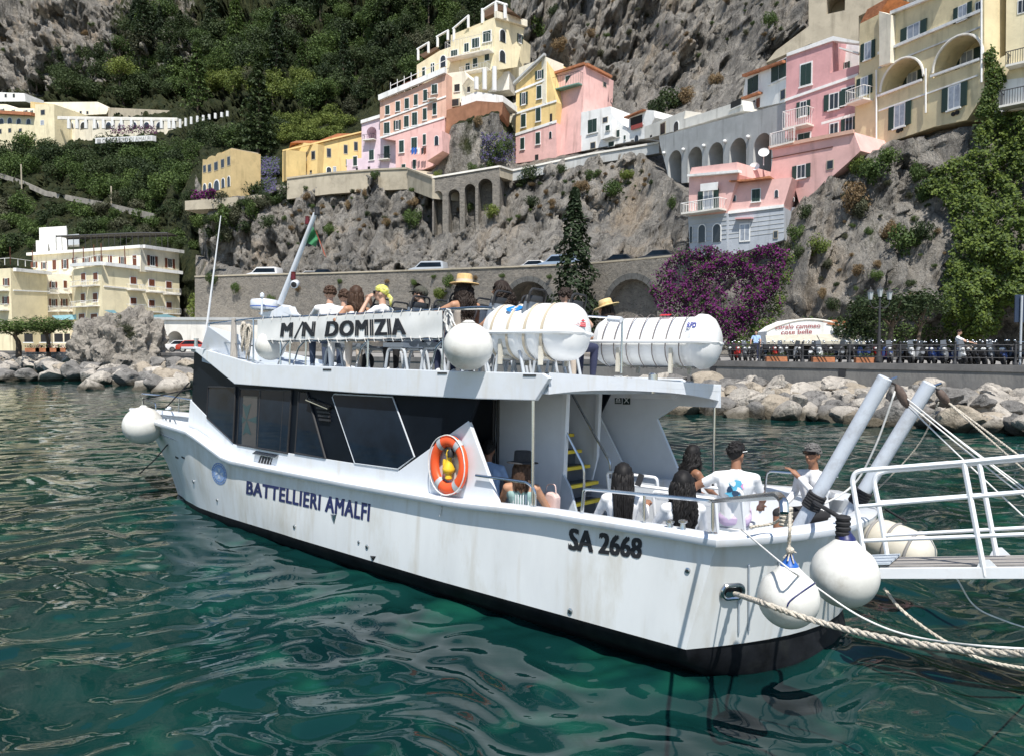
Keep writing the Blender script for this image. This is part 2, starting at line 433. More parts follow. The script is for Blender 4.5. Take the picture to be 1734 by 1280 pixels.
# ---- superstructure
CI = -.10         # how far the cabin side stands inboard of the hull side
def stbd(p): return Vector((p.x, -p.y, p.z))
def wallpoly(px, off=CI): return [PS(x, y, off) for x, y in px]
cab_px = [(322, 676), (396, 752), (676, 796), (793, 712), (857, 888), (780, 857), (590, 818), (440, 789), (391, 776), (331, 730), (318, 721)]
mb = MB(); pl = wallpoly(cab_px); mb.prism(pl, -PN * .06); mb.build('cabin_side', white, boat, 0, .008)
mb = MB(); mb.prism([stbd(p) for p in pl], stbd(PN) * -.06); mb.build('cabin_side', white, boat, 0, .008)
blk_px = [(329, 592), (325, 683), (396, 755), (676, 799), (795, 714.5), (812, 668), (600, 655), (397, 640)]
mb = MB(); pb = wallpoly(blk_px, CI - .012); mb.prism(pb, -PN * .05); bpanel = mb.build('window_band', blackp, boat, 0)
mb = MB(); mb.prism([stbd(p) for p in pb], stbd(PN) * -.05); mb.build('window_band', blackp, boat, 0)
wins = [[(353, 655), (399, 655), (395, 748), (351, 707)], [(407, 658), (494, 661), (487, 767), (402, 752)], [(507, 663), (520, 664), (551, 775), (500, 766)],
        [(566, 667), (665, 672), (702, 773), (674, 794), (601, 784), (563, 672)]]
for i, w in enumerate(wins):
    for sd_ in (1, -1):
        p = wallpoly(w, CI + .004); n = PN
        if sd_ < 0: p = [stbd(q) for q in p]; n = stbd(PN)
        fr = MB(); fr.tube(p, .022 if i != 3 else .013, 6, closed=True); fo = fr.build('window', rubber if i != 3 else greymet, boat)
        if i == 1:
            
            for u_, r_ in ((.42, .018), (.86, .01)): o = MB(); o.tube([p[0].lerp(p[1], u_), p[3].lerp(p[2], u_)], r_, 6); o.build('sash_bar', rubber, fo)
        g = MB(); g.prism(p, n * .006); g.build('pane', glass, fo, 0)
# curtain with a teal eight-pointed cross laid on the sliding pane, dimming of the tinted glass put into its colours, louvre, vents
cq = [(409, 752), (433, 756), (436, 671), (412, 670)]
def CP(px, py, off=0): return PS(px, py, CI + .012 + off)
mb = MB(); mb.quad(*[CP(*q) for q in cq], mi=0); cc = (417.5, 710.5)
for k, (dx, dy, ln_, wd_) in enumerate(((0, -1, 28, 7), (0, 1, 26, 7))):
    mb.add([CP(cc[0], cc[1], .003), CP(cc[0] - wd_, cc[1] + dy * ln_, .003), CP(cc[0], cc[1] + dy * (ln_ - 5), .003), CP(cc[0] + wd_ + 1, cc[1] + dy * ln_, .003)], [(0, 1, 2), (0, 2, 3)], 1)
for dx in (-1, 1):
    ln_ = 8 if dx < 0 else 17
    mb.add([CP(cc[0], cc[1], .003), CP(cc[0] + dx * ln_, cc[1] - 6, .003), CP(cc[0] + dx * ln_, cc[1] + 6, .003)], [(0, 1, 2)], 1)
mb.build('curtain', [mat('curtain_dimmed_in_colour', (.045, .040, .042), .3), mat('teal_print', (.003, .035, .045), .3)], boat, 0)
mb = MB(); a, b = PS(525, 671, CI), PS(562, 686, CI); mb.prism([a, b, b + PN * .09 - Vector((0, 0, .05)), a + PN * .09 - Vector((0, 0, .05))], (0, 0, -.015)); mb.build('vent_hood', steel, boat, 0)
mb = MB()
for k in range(4):
    y = 688 + k * 6.5; mb.prism([PS(537 + k * 1.6, y, CI), PS(559 + k * .3, y + 2, CI), PS(559 + k * .3, y + 5.5, CI), PS(537 + k * 1.6, y + 3.5, CI)], PN * .025)
mb.build('louvre', rubber, boat, 0)
mb = MB(); mb.prism(wallpoly([(443, 770), (462, 773), (458, 787.5), (438, 784)], CI), PN * .02); vg = mb.build('air_vent', rubber, boat, 0)
mb = MB()
for k in range(4):
    u = (k + .5) / 4; mb.tube([PS(lerp(443, 462, u), lerp(770, 773, u), CI + .025), PS(lerp(438, 458, u), lerp(784, 787.5, u), CI + .025)], .01, 5)
mb.build('grille', steel, vg, 0)
mb = MB(); a, b = PS(433, 762.5, CI), PS(472, 769, CI); mb.prism([a, b, b + PN * .07 - Vector((0, 0, .05)), a + PN * .07 - Vector((0, 0, .05))], (0, 0, -.008)); mb.build('vent_flap', steel, boat, 0)
# cabin interior volume: dark box behind the windows, bow face and aft bulkhead
xf = 11.6
mb = MB(); xa = 4.4
ya = lambda x: 2.25 - SL * x + CI - .12
core = [(xa, ya(xa), .4), (xf, ya(xf), .4), (xf, ya(xf), 2.7), (xa, ya(xa), 2.7)]
mb.prism([(xa, ya(xa), .42), (xf, ya(xf), .42), (xf, -ya(xf), .42), (xa, -ya(xa), .42)], (0, 0, 2.05)); mb.build('cabin_core', blackp, boat, 0)
mb = MB(); mb.prism([(xf, ya(xf) + .1, 1.2), (xf + .35, ya(xf) * .7, 1.2), (xf + .35, -ya(xf) * .7, 1.2), (xf, -ya(xf) - .1, 1.2), ], (.0, 0, .75)); mb.build('cabin_front', white, boat, 0, .02)
mb = MB(); mb.prism([(xf, ya(xf) + .08, 1.95), (xf + .3, ya(xf) * .7, 1.95), (xf + .3, -ya(xf) * .7, 1.95), (xf, -ya(xf) - .08, 1.95), ], (.0, 0, .95)); mb.build('windscreen', glass, boat, 0, .01)
# upper deck slab with the sloping white fascia
fas_px = [(329, 587), (430, 616), (600, 622), (750, 627.5), (918, 632), (930, 640), (906, 678), (800, 675), (600, 665), (397, 650), (329, 594)]
fp = wallpoly(fas_px, .02)
mb = MB(); mb.prism(fp, -PN * .07); mb.build('deck_fascia', white, boat, 0, .012)
mb = MB(); mb.prism([stbd(p) for p in fp], stbd(PN) * -.07); mb.build('deck_fascia', white, boat, 0, .012)
ZT = 2.70
mb = MB()
yr_ = lambda x: 2.25 - SL * x - .05
mb.prism([(2.05, yr_(2.05), 2.48), (9.2, yr_(9.2), 2.48), (9.2, -yr_(9.2), 2.48), (2.05, -yr_(2.05), 2.48)], (0, 0, .22)); mb.build('upper_deck', greyp, boat, 0)
mb = MB(); mb.prism([(9.2, yr_(9.2), 2.70), (9.2, -yr_(9.2), 2.70), (11.4, -yr_(11.4), 2.98), (11.4, yr_(11.4), 2.98)], (0, 0, -.2))
mb.prism([(11.4, yr_(11.4), 3.0), (11.4, -yr_(11.4), 3.0), (11.9, -yr_(11.8), 3.05), (11.9, yr_(11.8), 3.05)], (0, 0, -.06)); mb.build('fore_deck', greyp, boat, 0)
# aft canopy: thin roof carried on to starboard behind the boarding gap
sc = B(1220, 652, y=-2.05); sb = B(1220, 688, y=-2.05)
pc = PS(918, 632, 0); 
mb = MB(); roofp = [Vector((2.06, yr_(2.06), 2.69)), Vector((2.06, -yr_(2.06), 2.69)), Vector((sc.x, -2.07, sc.z)), Vector((1.75, .6, 2.68))]
mb.prism([Vector((2.9, 1.9, 2.70)), Vector((2.9, -1.95, 2.70)), Vector((sc.x, -2.06, sc.z)), Vector((2.03, 1.98, 2.735))], (0, 0, -.11))
mb.build('canopy_roof', white, boat, 0, .01)
mb = MB(); n_ = 14; e0 = Vector((2.03, 2.0, 2.745)); e1 = Vector((sc.x, -2.08, sc.z + .01)); vs = []
for i in range(n_ + 1):
    t = i / n_; p = e0.lerp(e1, t); d = .17 + .10 * abs(2 * t - 1) ** 2.5; vs += [p, p - Vector((0, 0, d)), p + Vector((.09, 0, 0)), p + Vector((.09, 0, -d))]
mb.add(vs, [(4 * i, 4 * i + 1, 4 * i + 5, 4 * i + 4) for i in range(n_)] + [(4 * i + 2, 4 * i + 6, 4 * i + 7, 4 * i + 3) for i in range(n_)] + [(4 * i + 1, 4 * i + 3, 4 * i + 7, 4 * i + 5) for i in range(n_)] + [(4 * i, 4 * i + 4, 4 * i + 6, 4 * i + 2) for i in range(n_)])
mb.build('canopy_edge', white, boat, 30)
# starboard wing wall with its notched opening
ws_px = [(1022, 672), (1222, 690), (1146, 688), (1112, 708), (1150, 800), (1180, 870), (1022, 870)]
yw = -2.02
wv = [B(x, y, y=yw) for x, y in [(955, 650), (1218, 664), (1218, 690), (1146, 687), (1112, 709), (1150, 800), (1160, 850), (955, 850)]]
mb = MB(); mb.prism(wv, (0, -.07, 0)); mb.build('wing_wall', inner, boat, 0)
tri = [B(x, y, y=yw + .004) for x, y in ((1015, 722), (1031, 752), (1014, 769))]
mb = MB(); mb.quad(*tri); mb.build('corner_window', mat('sea_seen_through_glass', (.02, .03, .032), .05), boat, 0)
# pictogram plates
pg = mat('dark_green_sign', (.012, .03, .026), .4); pwh = mat('white_print', (.7, .72, .72), .5)
for x0, x1, y0, y1, kind in ((1041, 1052.5, 669, 683.5, 0), (1054.5, 1067, 670, 684.5, 1)):
    S = lambda u, v, o=.008: B(lerp(x0, x1, u), lerp(y1, y0, v), y=yw + o)
    mb = MB(); mb.prism([S(0, 0), S(1, 0), S(1, 1), S(0, 1)], (0, -.006, 0)); s = mb.build('pictogram_plate', pg, boat, 0)
    mb = MB()
    if kind == 0:
        mb.quad(*[S(u, v, .011) for u, v in ((.15, .3), (.85, .3), (.78, .55), (.6, .78), (.4, .78), (.22, .55))]); mb.quad(*[S(u, v, .011) for u, v in ((.1, .14), (.9, .14), (.85, .22), (.15, .22))])
        mb.quad(*[S(u, v, .013) for u, v in ((.38, .42), (.62, .42), (.56, .6), (.44, .6))], mi=1)
    else:
        for a in range(4):
            c, s2 = math.cos(math.pi / 4 + a * math.pi / 2), math.sin(math.pi / 4 + a * math.pi / 2)
            mb.quad(*[S(.5 + r * c - w * s2, .5 + r * s2 + w * c, .011) for r, w in ((.12, -.05), (.45, -.05), (.45, .05), (.12, .05))])
        mb.quad(*[S(.5 + .13 * math.cos(a), .5 + .13 * math.sin(a), .011) for a in [2 * math.pi * i / 10 for i in range(10)]])
    mb.build('pictogram', [pwh, pg], s, 0)
# stair box, aft bulkhead panels, stairs
def xs(px, y, py=760): return B(px, py, y=y).x
yb_ = .55
bx = [B(842, 672, y=yb_), B(957, 654, y=yb_), B(947, 872, y=yb_), B(838, 872, y=yb_)]
yb_ = .45
mb = MB(); mb.prism([B(840, 674, y=yb_), B(958, 654, y=yb_), B(950, 878, y=yb_), B(836, 872, y=yb_)], (0, -.08, 0)); mb.build('stair_enclosure', inner, boat, 0)
for px in (836, 843.5):
    mb = MB(); mb.tube([B(px, 674, y=yb_ + .05), B(px - 2, 870, y=yb_ + .05)], .024, 6); mb.build('door_frame', rubber, boat)
mb = MB(); mb.prism([B(953, 652, y=yb_ + .01), B(960, 652, y=yb_ + .01), B(951, 876, y=yb_ + .01), B(945, 876, y=yb_ + .01)], (0, -.1, 0)); mb.build('corner_post', white, boat, 0)
yst = B(985, 760, x=2.6).y
sw = [B(x, y, y=-1.25) for x, y in ((958, 650), (1018, 654), (1012, 772), (1002, 812), (958, 812))]
mb = MB(); mb.prism(sw, (0, -.05, 0)); mb.build('stair_side_wall', white, boat, 0)
mb = MB(); mb.prism([B(x, y, y=-1.2) for x, y in ((1013, 653), (1018, 653), (1013, 776), (1008, 776))], (0, .05, 0)); mb.build('wall_edge_post', white, boat, 0)
treads = [(956, 970, 734), (954, 983, 761), (953, 997, 786.5), (962, 1011, 814), (976, 1018, 843), (994, 1023, 872)]
stair = MB(); yR = -1.15
st_o = None
for i, (xa_, xb_, y_) in enumerate(treads):
    pr = B(xb_, y_, y=yR); x0 = pr.x; z0 = pr.z; yl = .36
    t = MB(); t.bb((x0 - .01, yR, z0 - .035), (x0 + .30, yl, z0), 0); to = t.build('stair_tread', darkg, boat, 0)
    e = MB(); e.bb((x0 - .03, yR, z0 - .045), (x0 + .045, yl, z0 + .006), 0); e.build('tread_edge', yellow, to, 0)
    k = MB(); k.bb((x0 + .1, yR, z0 - .24), (x0 + .12, yl, z0 - .04), 0); k.build('stair_riser', darkg, to, 0)
ssp = [B(x, y, y=.42) for x, y in ((955, 800), (968, 825), (980, 872), (948, 872))]
mb = MB(); mb.prism(ssp, (0, .05, 0)); mb.build('stair_stringer', greyp, boat, 0)
def handrail(pts, r=.019, name='handrail', parent=None, m=None, fr=.09):
    mb = MB(); mb.tube(fillet(pts, fr), r, 8); return mb.build(name, m or steel, parent or boat)
handrail([B(x, y, y=-1.05) for x, y in ((962, 654), (1013, 747), (1034, 783), (1033, 812))])
handrail([B(x, y, y=.40) for x, y in ((957, 728), (989, 790), (989, 830), (986, 877))])
# port handrails on the gunwale
h1 = [PS(806, 804, -.05), PS(893, 816, -.05), PS(906, 828, -.05), PS(906, 864, -.05)]
handrail(h1); handrail([PS(903, 676, -.05), PS(902, 862, -.05)], .02, 'awning_pole')
handrail([B(1210, 690, y=-1.95), B(1208, 790, y=-1.95), B(1208, 850, y=-1.95)], .02, 'awning_pole')
h2 = [PS(985, 875, -.05), PS(989, 828, -.05), PS(1000, 828, -.05), PS(1208, 848, -.05)]
tp = lambda px, py: B(px, py, (1, SL + .38, 0), PS(1208, 848, -.05).x + (SL + .38) * PS(1208, 848, -.05).y)
h2 += [tp(1318, 838), tp(1327, 848), tp(1328, 868)]
handrail(h2, .021)
for px, y0, y1 in ((1091, 838, 888), (1207, 850, 903)):
    a, b = PS(px, y0, -.05), PS(px, y1, -.05); mb = MB(); mb.tube([a, b], .019, 8); mb.lathe([(.05, 0), (.05, .012), (.02, .02)], T(b), 12); mb.build('rail_post', steel, boat)
handrail([B(1294, 846, y=-1.9), B(1298, 797, y=-1.9), B(1350, 801, y=-1.9), B(1420, 806, y=-1.9)], .018)
# mooring bollard pair
for px in (1134, 1156):
    p = PS(px, 897, -.02); mb = MB(); mb.lathe([(.035, 0), (.03, .02), (.025, .07), (.05, .085), (.05, .105), (.02, .115)], T(p), 14)
    mb.bb(p + Vector((-.06, -.04, -.01)), p + Vector((.06, .04, .008))); mb.build('bollard', steel, boat)
# starboard and inner bulwark faces
mb = MB()
for s_ in (1, -1):
    ln = [(max(x, -.1), (y - .13) * s_, z) for x, y, z in rows[0][:12]]; vs = []
    for p in ln: vs += [p, (max(.2, p[0]), p[1] - .1 * s_, .38)]
    mb.add(vs, [(2 * i, 2 * i + 1, 2 * i + 3, 2 * i + 2) for i in range(len(ln) - 1)])
vs = []
for p in tl[1:13]: vs += [(p[0] + .14, p[1], p[2]), (p[0] + .5, p[1] * .93, .38)]
mb.add(vs, [(2 * i, 2 * i + 1, 2 * i + 3, 2 * i + 2) for i in range(11)])
mb.build('bulwark_lining', white, boat, 30)
# bow rails and bulwark fittings
def bowp(px, py, x): return B(px, py, x=x)
for s_ in (1, -1):
    pts = [(11.8, .95 * s_, 2.05)]
    tops = [(14.9, .42 * s_, 1.5), (14.9, .42 * s_, 1.95), (15.5, .1 * s_, 1.98)]
    handrail([(13.7, .72 * s_, 1.42), (13.7, .72 * s_, 1.80), (15.2, .34 * s_, 1.92), (15.75, 0, 1.95)], .017)
    mb = MB(); mb.tube([(14.8, .46 * s_, 1.42), (14.8, .46 * s_, 1.9)], .016, 6); mb.build('rail_post', steel, boat)
for px, py in ((281, 708), (288, 709)):
    p = B(px, py + 5, z=1.32); mb = MB(); mb.lathe([(.03, 0), (.022, .06), (.04, .075), (.04, .09)], T(p), 10); mb.build('bollard', steel, boat)
mb = MB(); p = B(285, 693, z=1.25); mb.lathe([(.10, 0), (.10, .06), (.05, .1)], T(p), 14); mb.build('deck_hatch', white, boat)
# ---- upper deck: railings, seats, mast, radar (parts of the boat)
RO = -.16
def U(px, py, off=RO): return PS(px, py, off)
top = [U(350, 549), U(428, 540), U(520, 535.5), U(640, 530), U(752, 524)]
handrail(top + [U(812, 520), U(835, 522)], .017, 'deck_rail')
handrail([U(436, 579), U(545, 577), U(650, 576), U(752, 574)], .015, 'deck_rail')
handrail([U(354, 578), U(396, 582), U(428, 586)], .012, 'deck_rail')
for px, y0, y1 in ((354, 548, 592), (429, 540, 613), (493, 537, 619), (520, 535, 620), (625, 531, 625), (752, 525, 627), (475, 538, 617)):
    mb = MB(); mb.tube([U(px, y0), U(px - (3 if px > 480 else 0), y1 + 6)], .016, 7); mb.build('rail_post', steel, boat)
for px in (493, 519, 625, 752):
    pts = [U(px - 4, 579), U(px - 14, 590), U(px - 24, 620 + (px - 493) * .03 + 4)]; mb = MB(); mb.tube(fillet(pts, .05), .014, 6); mb.build('rail_brace', steel, boat)
mb = MB(); pw = mat('weathered_wood', (.36, .33, .29), .8, var=.2, scale=6, stretch=(6, 6, 1)); mb.tube([U(396, 540), U(396, 610)], [.045, .075], 8); mb.build('wooden_post', pw, boat)
# low spray wall forward
mb = MB(); q = [B(345, 588, y=.55), B(349, 549, y=.55), B(440, 578, y=.55), B(440, 600, y=.55)]
mb.prism([B(340, 590, x=11.2), B(352, 553, x=10.9), B(436, 576, y=.6), B(436, 612, y=.6)], (0, -.05, 0)); mb.build('spray_wall', white, boat, 0)
mb = MB(); p = B(331, 588, y=1.0); mb.bb(p + Vector((-.12, -.9, -.05)), p + Vector((.35, .12, .0))); mb.build('bow_visor', white, boat, 0, .01)
lp = B(332, 580, y=1.0)
mb = MB(); mb.lathe([(.045, -.09), (.045, -.05), (.035, -.05), (.035, .05), (.05, .05), (.05, .08)], T(lp), 12); mb.build('navigation_light', steel, boat)
# scuppers of the upper deck
for x0, x1, y in ((547, 561, 626), (741, 757, 632), (886, 908, 635.5)):
    mb = MB(); mb.prism(fillet([PS(x0, y - 1.6, .024), PS(x1, y - 1.4, .024), PS(x1, y + 1.4, .024), PS(x0, y + 1.4, .024)], .01), PN * .006); mb.build('scupper', rubber, boat, 0)
# passenger seats on top: shell with dark head band, hoop handle and tube legs
seatk = mat('black_seat_band', (.018, .02, .023), .6)
def bus_seat(x, y, z, faces=1):
    M = T(x, y, z)
    mb = MB(); w = .22; g = []
    prof = [(-.02, .42), (-.05, .64), (-.10, .86), (-.15, 1.03), (-.17, 1.12)]
    for a, (dx, zz) in enumerate(prof):
        for j in range(7):
            u = j / 6 * 2 - 1; ww = w * (1 - .10 * (a / 4) ** 3); g.append(M @ Vector((dx * faces + .05 * abs(u) ** 2 * faces, u * ww, zz)))
    fs = []; ms = []
    for a in range(4):
        for j in range(6): fs.append((a * 7 + j, a * 7 + j + 1, (a + 1) * 7 + j + 1, (a + 1) * 7 + j)); ms.append(1 if a >= 3 else 0)
    o = len(mb.v); mb.v += [tuple(v) for v in g]; mb.f += fs; mb.m += ms
    mb.bb(M @ Vector((-.02 if faces > 0 else -.42, -w, .40)), M @ Vector((.42 if faces > 0 else .02, w, .45)))
    s = mb.build('upper_seat', [seatg, seatk], boat, 60)
    md = s.modifiers.new('th', 'SOLIDIFY'); md.thickness = .035; md.offset = 0
    h = MB(); h.tube(fillet([M @ Vector(p) for p in ((-.14 * faces, -.20, 1.0), (-.19 * faces, -.20, 1.21), (-.19 * faces, .20, 1.21), (-.14 * faces, .20, 1.0))], .09), .016, 7); h.build('hoop_handle', rubber, s)
    l = MB()
    for yy in (-.2, .2): l.tube(fillet([M @ Vector(p) for p in ((-.12, yy, 0), (-.02, yy, .38), (.34, yy, .38), (.4, yy, 0))], .1), .024, 7)
    l.build('seat_legs', greymet, s)
    return s
UD = 2.70
seat_x = [7.15, 6.45, 5.5, 4.65, 3.75, 3.1]
for i, x in enumerate(seat_x): bus_seat(x, 1.02 - .06 * (x - 3), UD)
for x in (6.6, 5.6, 4.7, 3.8, 2.9): bus_seat(x, .25, UD)
for x in (5.6, 4.7, 3.8): bus_seat(x, -.9, UD)
# radar dome, horn, mast with lamps
rp = B(448, 515, y=.1)
mb = MB(); mb.lathe([(.02, -.10), (.27, -.10), (.29, -.06), (.29, .06), (.27, .10), (.12, .125), (.02, .13)], T(rp + Vector((0, 0, -.02))), 24); rd = mb.build('radar_dome', white, boat)
mb = MB(); mb.lathe([(.292, -.055), (.292, -.035)], T(rp + Vector((0, 0, -.02))), 24); mb.build('dome_band', mat('blue_print', (.03, .10, .4), .5), rd)
mb = MB(); p0 = B(485, 525, y=.05); mb.prism([B(x, y, y=.1) for x, y in ((436, 530), (462, 526), (478, 516), (498, 536), (500, 556), (470, 552), (448, 541))], (0, -.22, 0)); mb.build('mast_pedestal', white, boat, 0, .02)
mb = MB(); mb.prism([B(x, y, y=.3) for x, y in ((478, 521), (489, 519), (494, 531), (494, 535), (479, 529))], (0, -.16, 0)); mb.build('loudspeaker', white, boat, 0, .01)
m0, m1 = B(474, 515, y=0), B(534, 362, y=0)
mb = MB(); mb.tube([m0, m1], [.062, .045], 12); mast = mb.build('mast', white, boat)
dred = mat('dark_red_lens', (.10, .008, .01), .25)
def lamp(px, py, m, name, r=.05):
    p = B(px, py, y=0); mb = MB(); mb.lathe([(r, -.08), (r * 1.15, -.05), (r, -.03), (r, .06), (r * 1.1, .08), (.01, .09)], T(p), 12); mb.build(name, m, mast)
    return p
lamp(537, 358, rubber, 'masthead_light'); lamp(520.5, 374, dred, 'signal_light', .045); lamp(496.5, 468, dred, 'signal_light', .05)
p = B(500, 481, y=0); mb = MB(); ax = Vector((-.5, .7, -.3)).normalized(); Mh = T(p) @ ax.to_track_quat('Z', 'Y').to_matrix().to_4x4()
mb.lathe([(.05, -.1), (.07, -.08), (.085, .06), (.07, .1)], Mh, 14); mb.lathe([(.06, .1), (.05, .105)], Mh, 12, 1); mb.build('camera_housing', [white, rubber], mast)
mb = MB(); mb.lathe([(.02, 0), (.02, .35), (.045, .36), (.045, .42), (.01, .45)], T(B(443, 533, y=.4)), 10); mb.build('gps_mushroom', white, boat)
aw = mat('white_whip', (.8, .8, .8), .4, var=0); mb = MB(); mb.tube([B(346, 587, y=.9), B(374, 366, y=.9)], [.028, .009], 7); mb.build('whip_antenna', aw, boat)
# aft deck seats
def shell_seat(M, label=None):
    mb = MB(); w = .84
    # back: frame with slot, shell
    b = lambda x, y, z: M @ Vector((x, y, z))
    fr = [b(-.10, 0, .30), b(-.20, 0, .86), b(-.20, w, .86), b(-.10, w, .30)]
    mb.tube(fillet([b(-.06, 0, .34)] + fr[1:3] + [b(-.06, w, .34)], .06), .024, 8)
    mb.prism([b(-.08, .01, .33), b(-.18, .01, .76), b(-.18, w - .01, .76), b(-.08, w - .01, .33)], M.to_3x3() @ Vector((.035, 0, .0)))
    s = mb.build('deck_seat', seatw, boat, 45)
    mb = MB(); mb.prism([b(-.10, .01, .32), b(.36, .01, .38), b(.42, .01, .36), b(.40, .01, .28), b(-.06, .01, .25)], M.to_3x3() @ Vector((0, w - .02, 0))); mb.build('seat_pan', seatw, s, 0, .02)
    mb = MB()
    for y in (.12, w - .12): mb.tube(fillet([b(-.02, y, 0), b(.05, y, .26), b(.3, y, .26), b(.36, y, 0)], .06), .018, 6)
    mb.build('seat_legs', greymet, s)
DZ = .38
def place_seat(px, py, y, deg): # back-bottom corner under this pixel
    p = B(px, py, y=y); return T(p.x, p.y, DZ) @ Matrix.Rotation(R(deg), 4, 'Z')

# ------------------------------------------------------------------ things carried by the boat
BR = BM.to_3x3()
def BW(p): return BM @ Vector(p)           # boat point -> world
def boat_M(p, rot=None): return BM @ T(p) @ (rot.to_4x4() if rot is not None else Matrix.Identity(4))
def single(mb, name, mats, label, cat, M, group=None, smooth=40, bevel=0):
    o = mb.build(name, mats, None, smooth, bevel); o.matrix_world = M; return tag(o, label, cat, group)
# banner along the rail
bq = [(436, 577.5), (749, 572), (749, 526), (436, 541)]
def BAN(px, py, off=0):
    u = (px - 436) / 313; w = .009 * math.sin(u * 41 + 1 + .03 * py) * (.4 + .6 * math.sin(u * 17) ** 2) + .006 * math.sin(py * .12 + u * 13)
    return PS(px, py, RO + .035 + w + off)
b0 = PS(592, 580, RO)
ban = thing('banner', 'long white canvas banner with black boat name laced to the upper railing', 'banner', boat_M(b0))
mb = MB(); nx, nz = 120, 8; vs = []
for i in range(nx + 1):
    for j in range(nz + 1):
        px, py = bil(bq, i / nx, j / nz); sc_ = 2.2 * math.sin(i / nx * 60) * (1 if j in (0, nz) else .0) ; vs.append(BAN(px, py + sc_ * .35) - b0)
mb.add(vs, [(i * (nz + 1) + j, (i + 1) * (nz + 1) + j, (i + 1) * (nz + 1) + j + 1, i * (nz + 1) + j + 1) for i in range(nx) for j in range(nz)])
mb.build('canvas', canvas, ban, 180)
for body, q in (('M', [(475.5, 570), (493.5, 570), (495, 547), (478, 548)]), ('/', [(498, 573), (503, 573), (513, 545.5), (508, 545.5)]), ('N', [(512, 569.5), (530.5, 569.5), (533, 545.5), (514.5, 546.5)]), ('DOMIZIA', [(551, 570), (686, 566.5), (682, 539.5), (555, 545)])):
    mb = MB(); v, f = text2d(body, .0, 1.1)
    for k, (da, db) in enumerate(BOLD): mb.add([BAN(*bil(q, a + da * (.09 if len(body) == 1 else .013), b + db * .03), .012 + .0006 * k) - b0 for a, b in v], f)
    mb.build('lettering', blackl, ban, 0)
for k in range(20):
    u = (k + .5) / 20
    for v_, dy in ((1.0, -5), (0.0, 5)):
        px, py = bil(bq, u, v_); mb = MB(); a = BAN(px, py - dy * .6, .012); b = PS(px + 3, py + dy, RO + .03); c = PS(px + 6, py + dy * .3, RO - .03)
        mb.tube([a - b0, b - b0, c - b0], .007, 5); mb.build('lacing', ropew, ban)
# inflatable-raft canisters in their cradles
tape = mat('tan_strap', (.50, .43, .32), .8); wire = mat('dark_strap', (.16, .13, .12), .7)
def raft(cpx, cpy, y, rad, ln, name, label, strapm, nstr, ribs, logo, tilt=0):
    c = B(cpx, cpy, y=y); M = boat_M(c, Matrix.Rotation(R(tilt), 3, 'Z'))
    t = thing(name, label, 'raft canister', M @ T(0, 0, -rad))
    C = T(0, 0, rad) @ Matrix.Rotation(R(-90), 4, 'Y')      # lathe z -> aft (-x)
    h = ln / 2
    prof = [(.02, -h), (rad * .55, -h + .02), (rad * .82, -h + .09), (rad * .95, -h + .2)]
    n = 40
    for i in range(n + 1):
        z = lerp(-h + .24, h - .3, i / n); w = 0
        for r0 in ribs:
            d = abs(z - r0 * h); w = max(w, .035 * max(0, 1 - (d / .1) ** 4))
        prof.append((rad * (1 if ribs else .97) - .03 + w, z))
    prof += [(rad * 1.0, h - .22), (rad * .97, h - .12), (rad * .86, h - .05), (rad * .55, h + .03), (.02, h + .05)]
    mb = MB(); mb.lathe(prof, C, 40); mb.build('shell', canw, t, 30)
    mb = MB(); pts = []   # flange along the split
    for i in range(26):
        a = 2 * math.pi * i / 26; x, y_ = (h - .1) * (1 if math.cos(a) > 0 else -1) + math.cos(a) * .13, math.sin(a) * (rad + .005)
        pts.append(Vector((-x, y_, rad - .02)))
    mb.tube(pts, .03, 6, closed=True); mb.build('flange', canw, t)
    for k in range(nstr):
        z = lerp(-h + .3, h - .38, k / max(1, nstr - 1)); mb = MB()
        wv = [T(0, 0, rad) @ Vector((-z - .03 * math.sin(a * 2), (rad + .012) * math.cos(a), (rad + .012) * math.sin(a))) for a in [2 * math.pi * i / 24 for i in range(24)]]
        vs = []
        sw_ = .022 if strapm is tape else .009
        for p in wv: vs += [p + Vector((sw_, 0, 0)), p - Vector((sw_, 0, 0))]
        mb.add(vs, [(2 * i, 2 * i + 1, (2 * i + 3) % 48, (2 * i + 2) % 48) for i in range(24)]); mb.build('strap', strapm, t)
    logo(t, rad, h)
    # cradle belongs to the boat
    for z in (-.45 * h, .45 * h):
        mb = MB(); p = lambda x, yy, zz: BI @ (M @ Vector((x, yy, zz - .0)))
        for yy in (rad * .82, -rad * .82):
            mb.box(p(-z, yy, -rad * .72), (.05, .05, rad * .9), None)
        mb.tube([p(-z, rad * .82, -rad * .9), p(-z, -rad * .82, -rad * .9)], .025, 6)
        mb.build('raft_cradle', mat('beige_cradle_bar', (.55, .52, .44), .6), boat)
    return t, M
def onshell(t, rad, h, x, ang, w, hh, shapes, m):
    mb = MB()
    for vs, fs in shapes:
        pts = []
        for u, v in vs:
            a = ang + (v - .5) * hh / rad; pts.append(Vector((x + (u - .5) * w, (rad + .012) * math.cos(a), rad + (rad + .012) * math.sin(a))))
        mb.add(pts, fs)
    mb.build('print', m, t, 0)
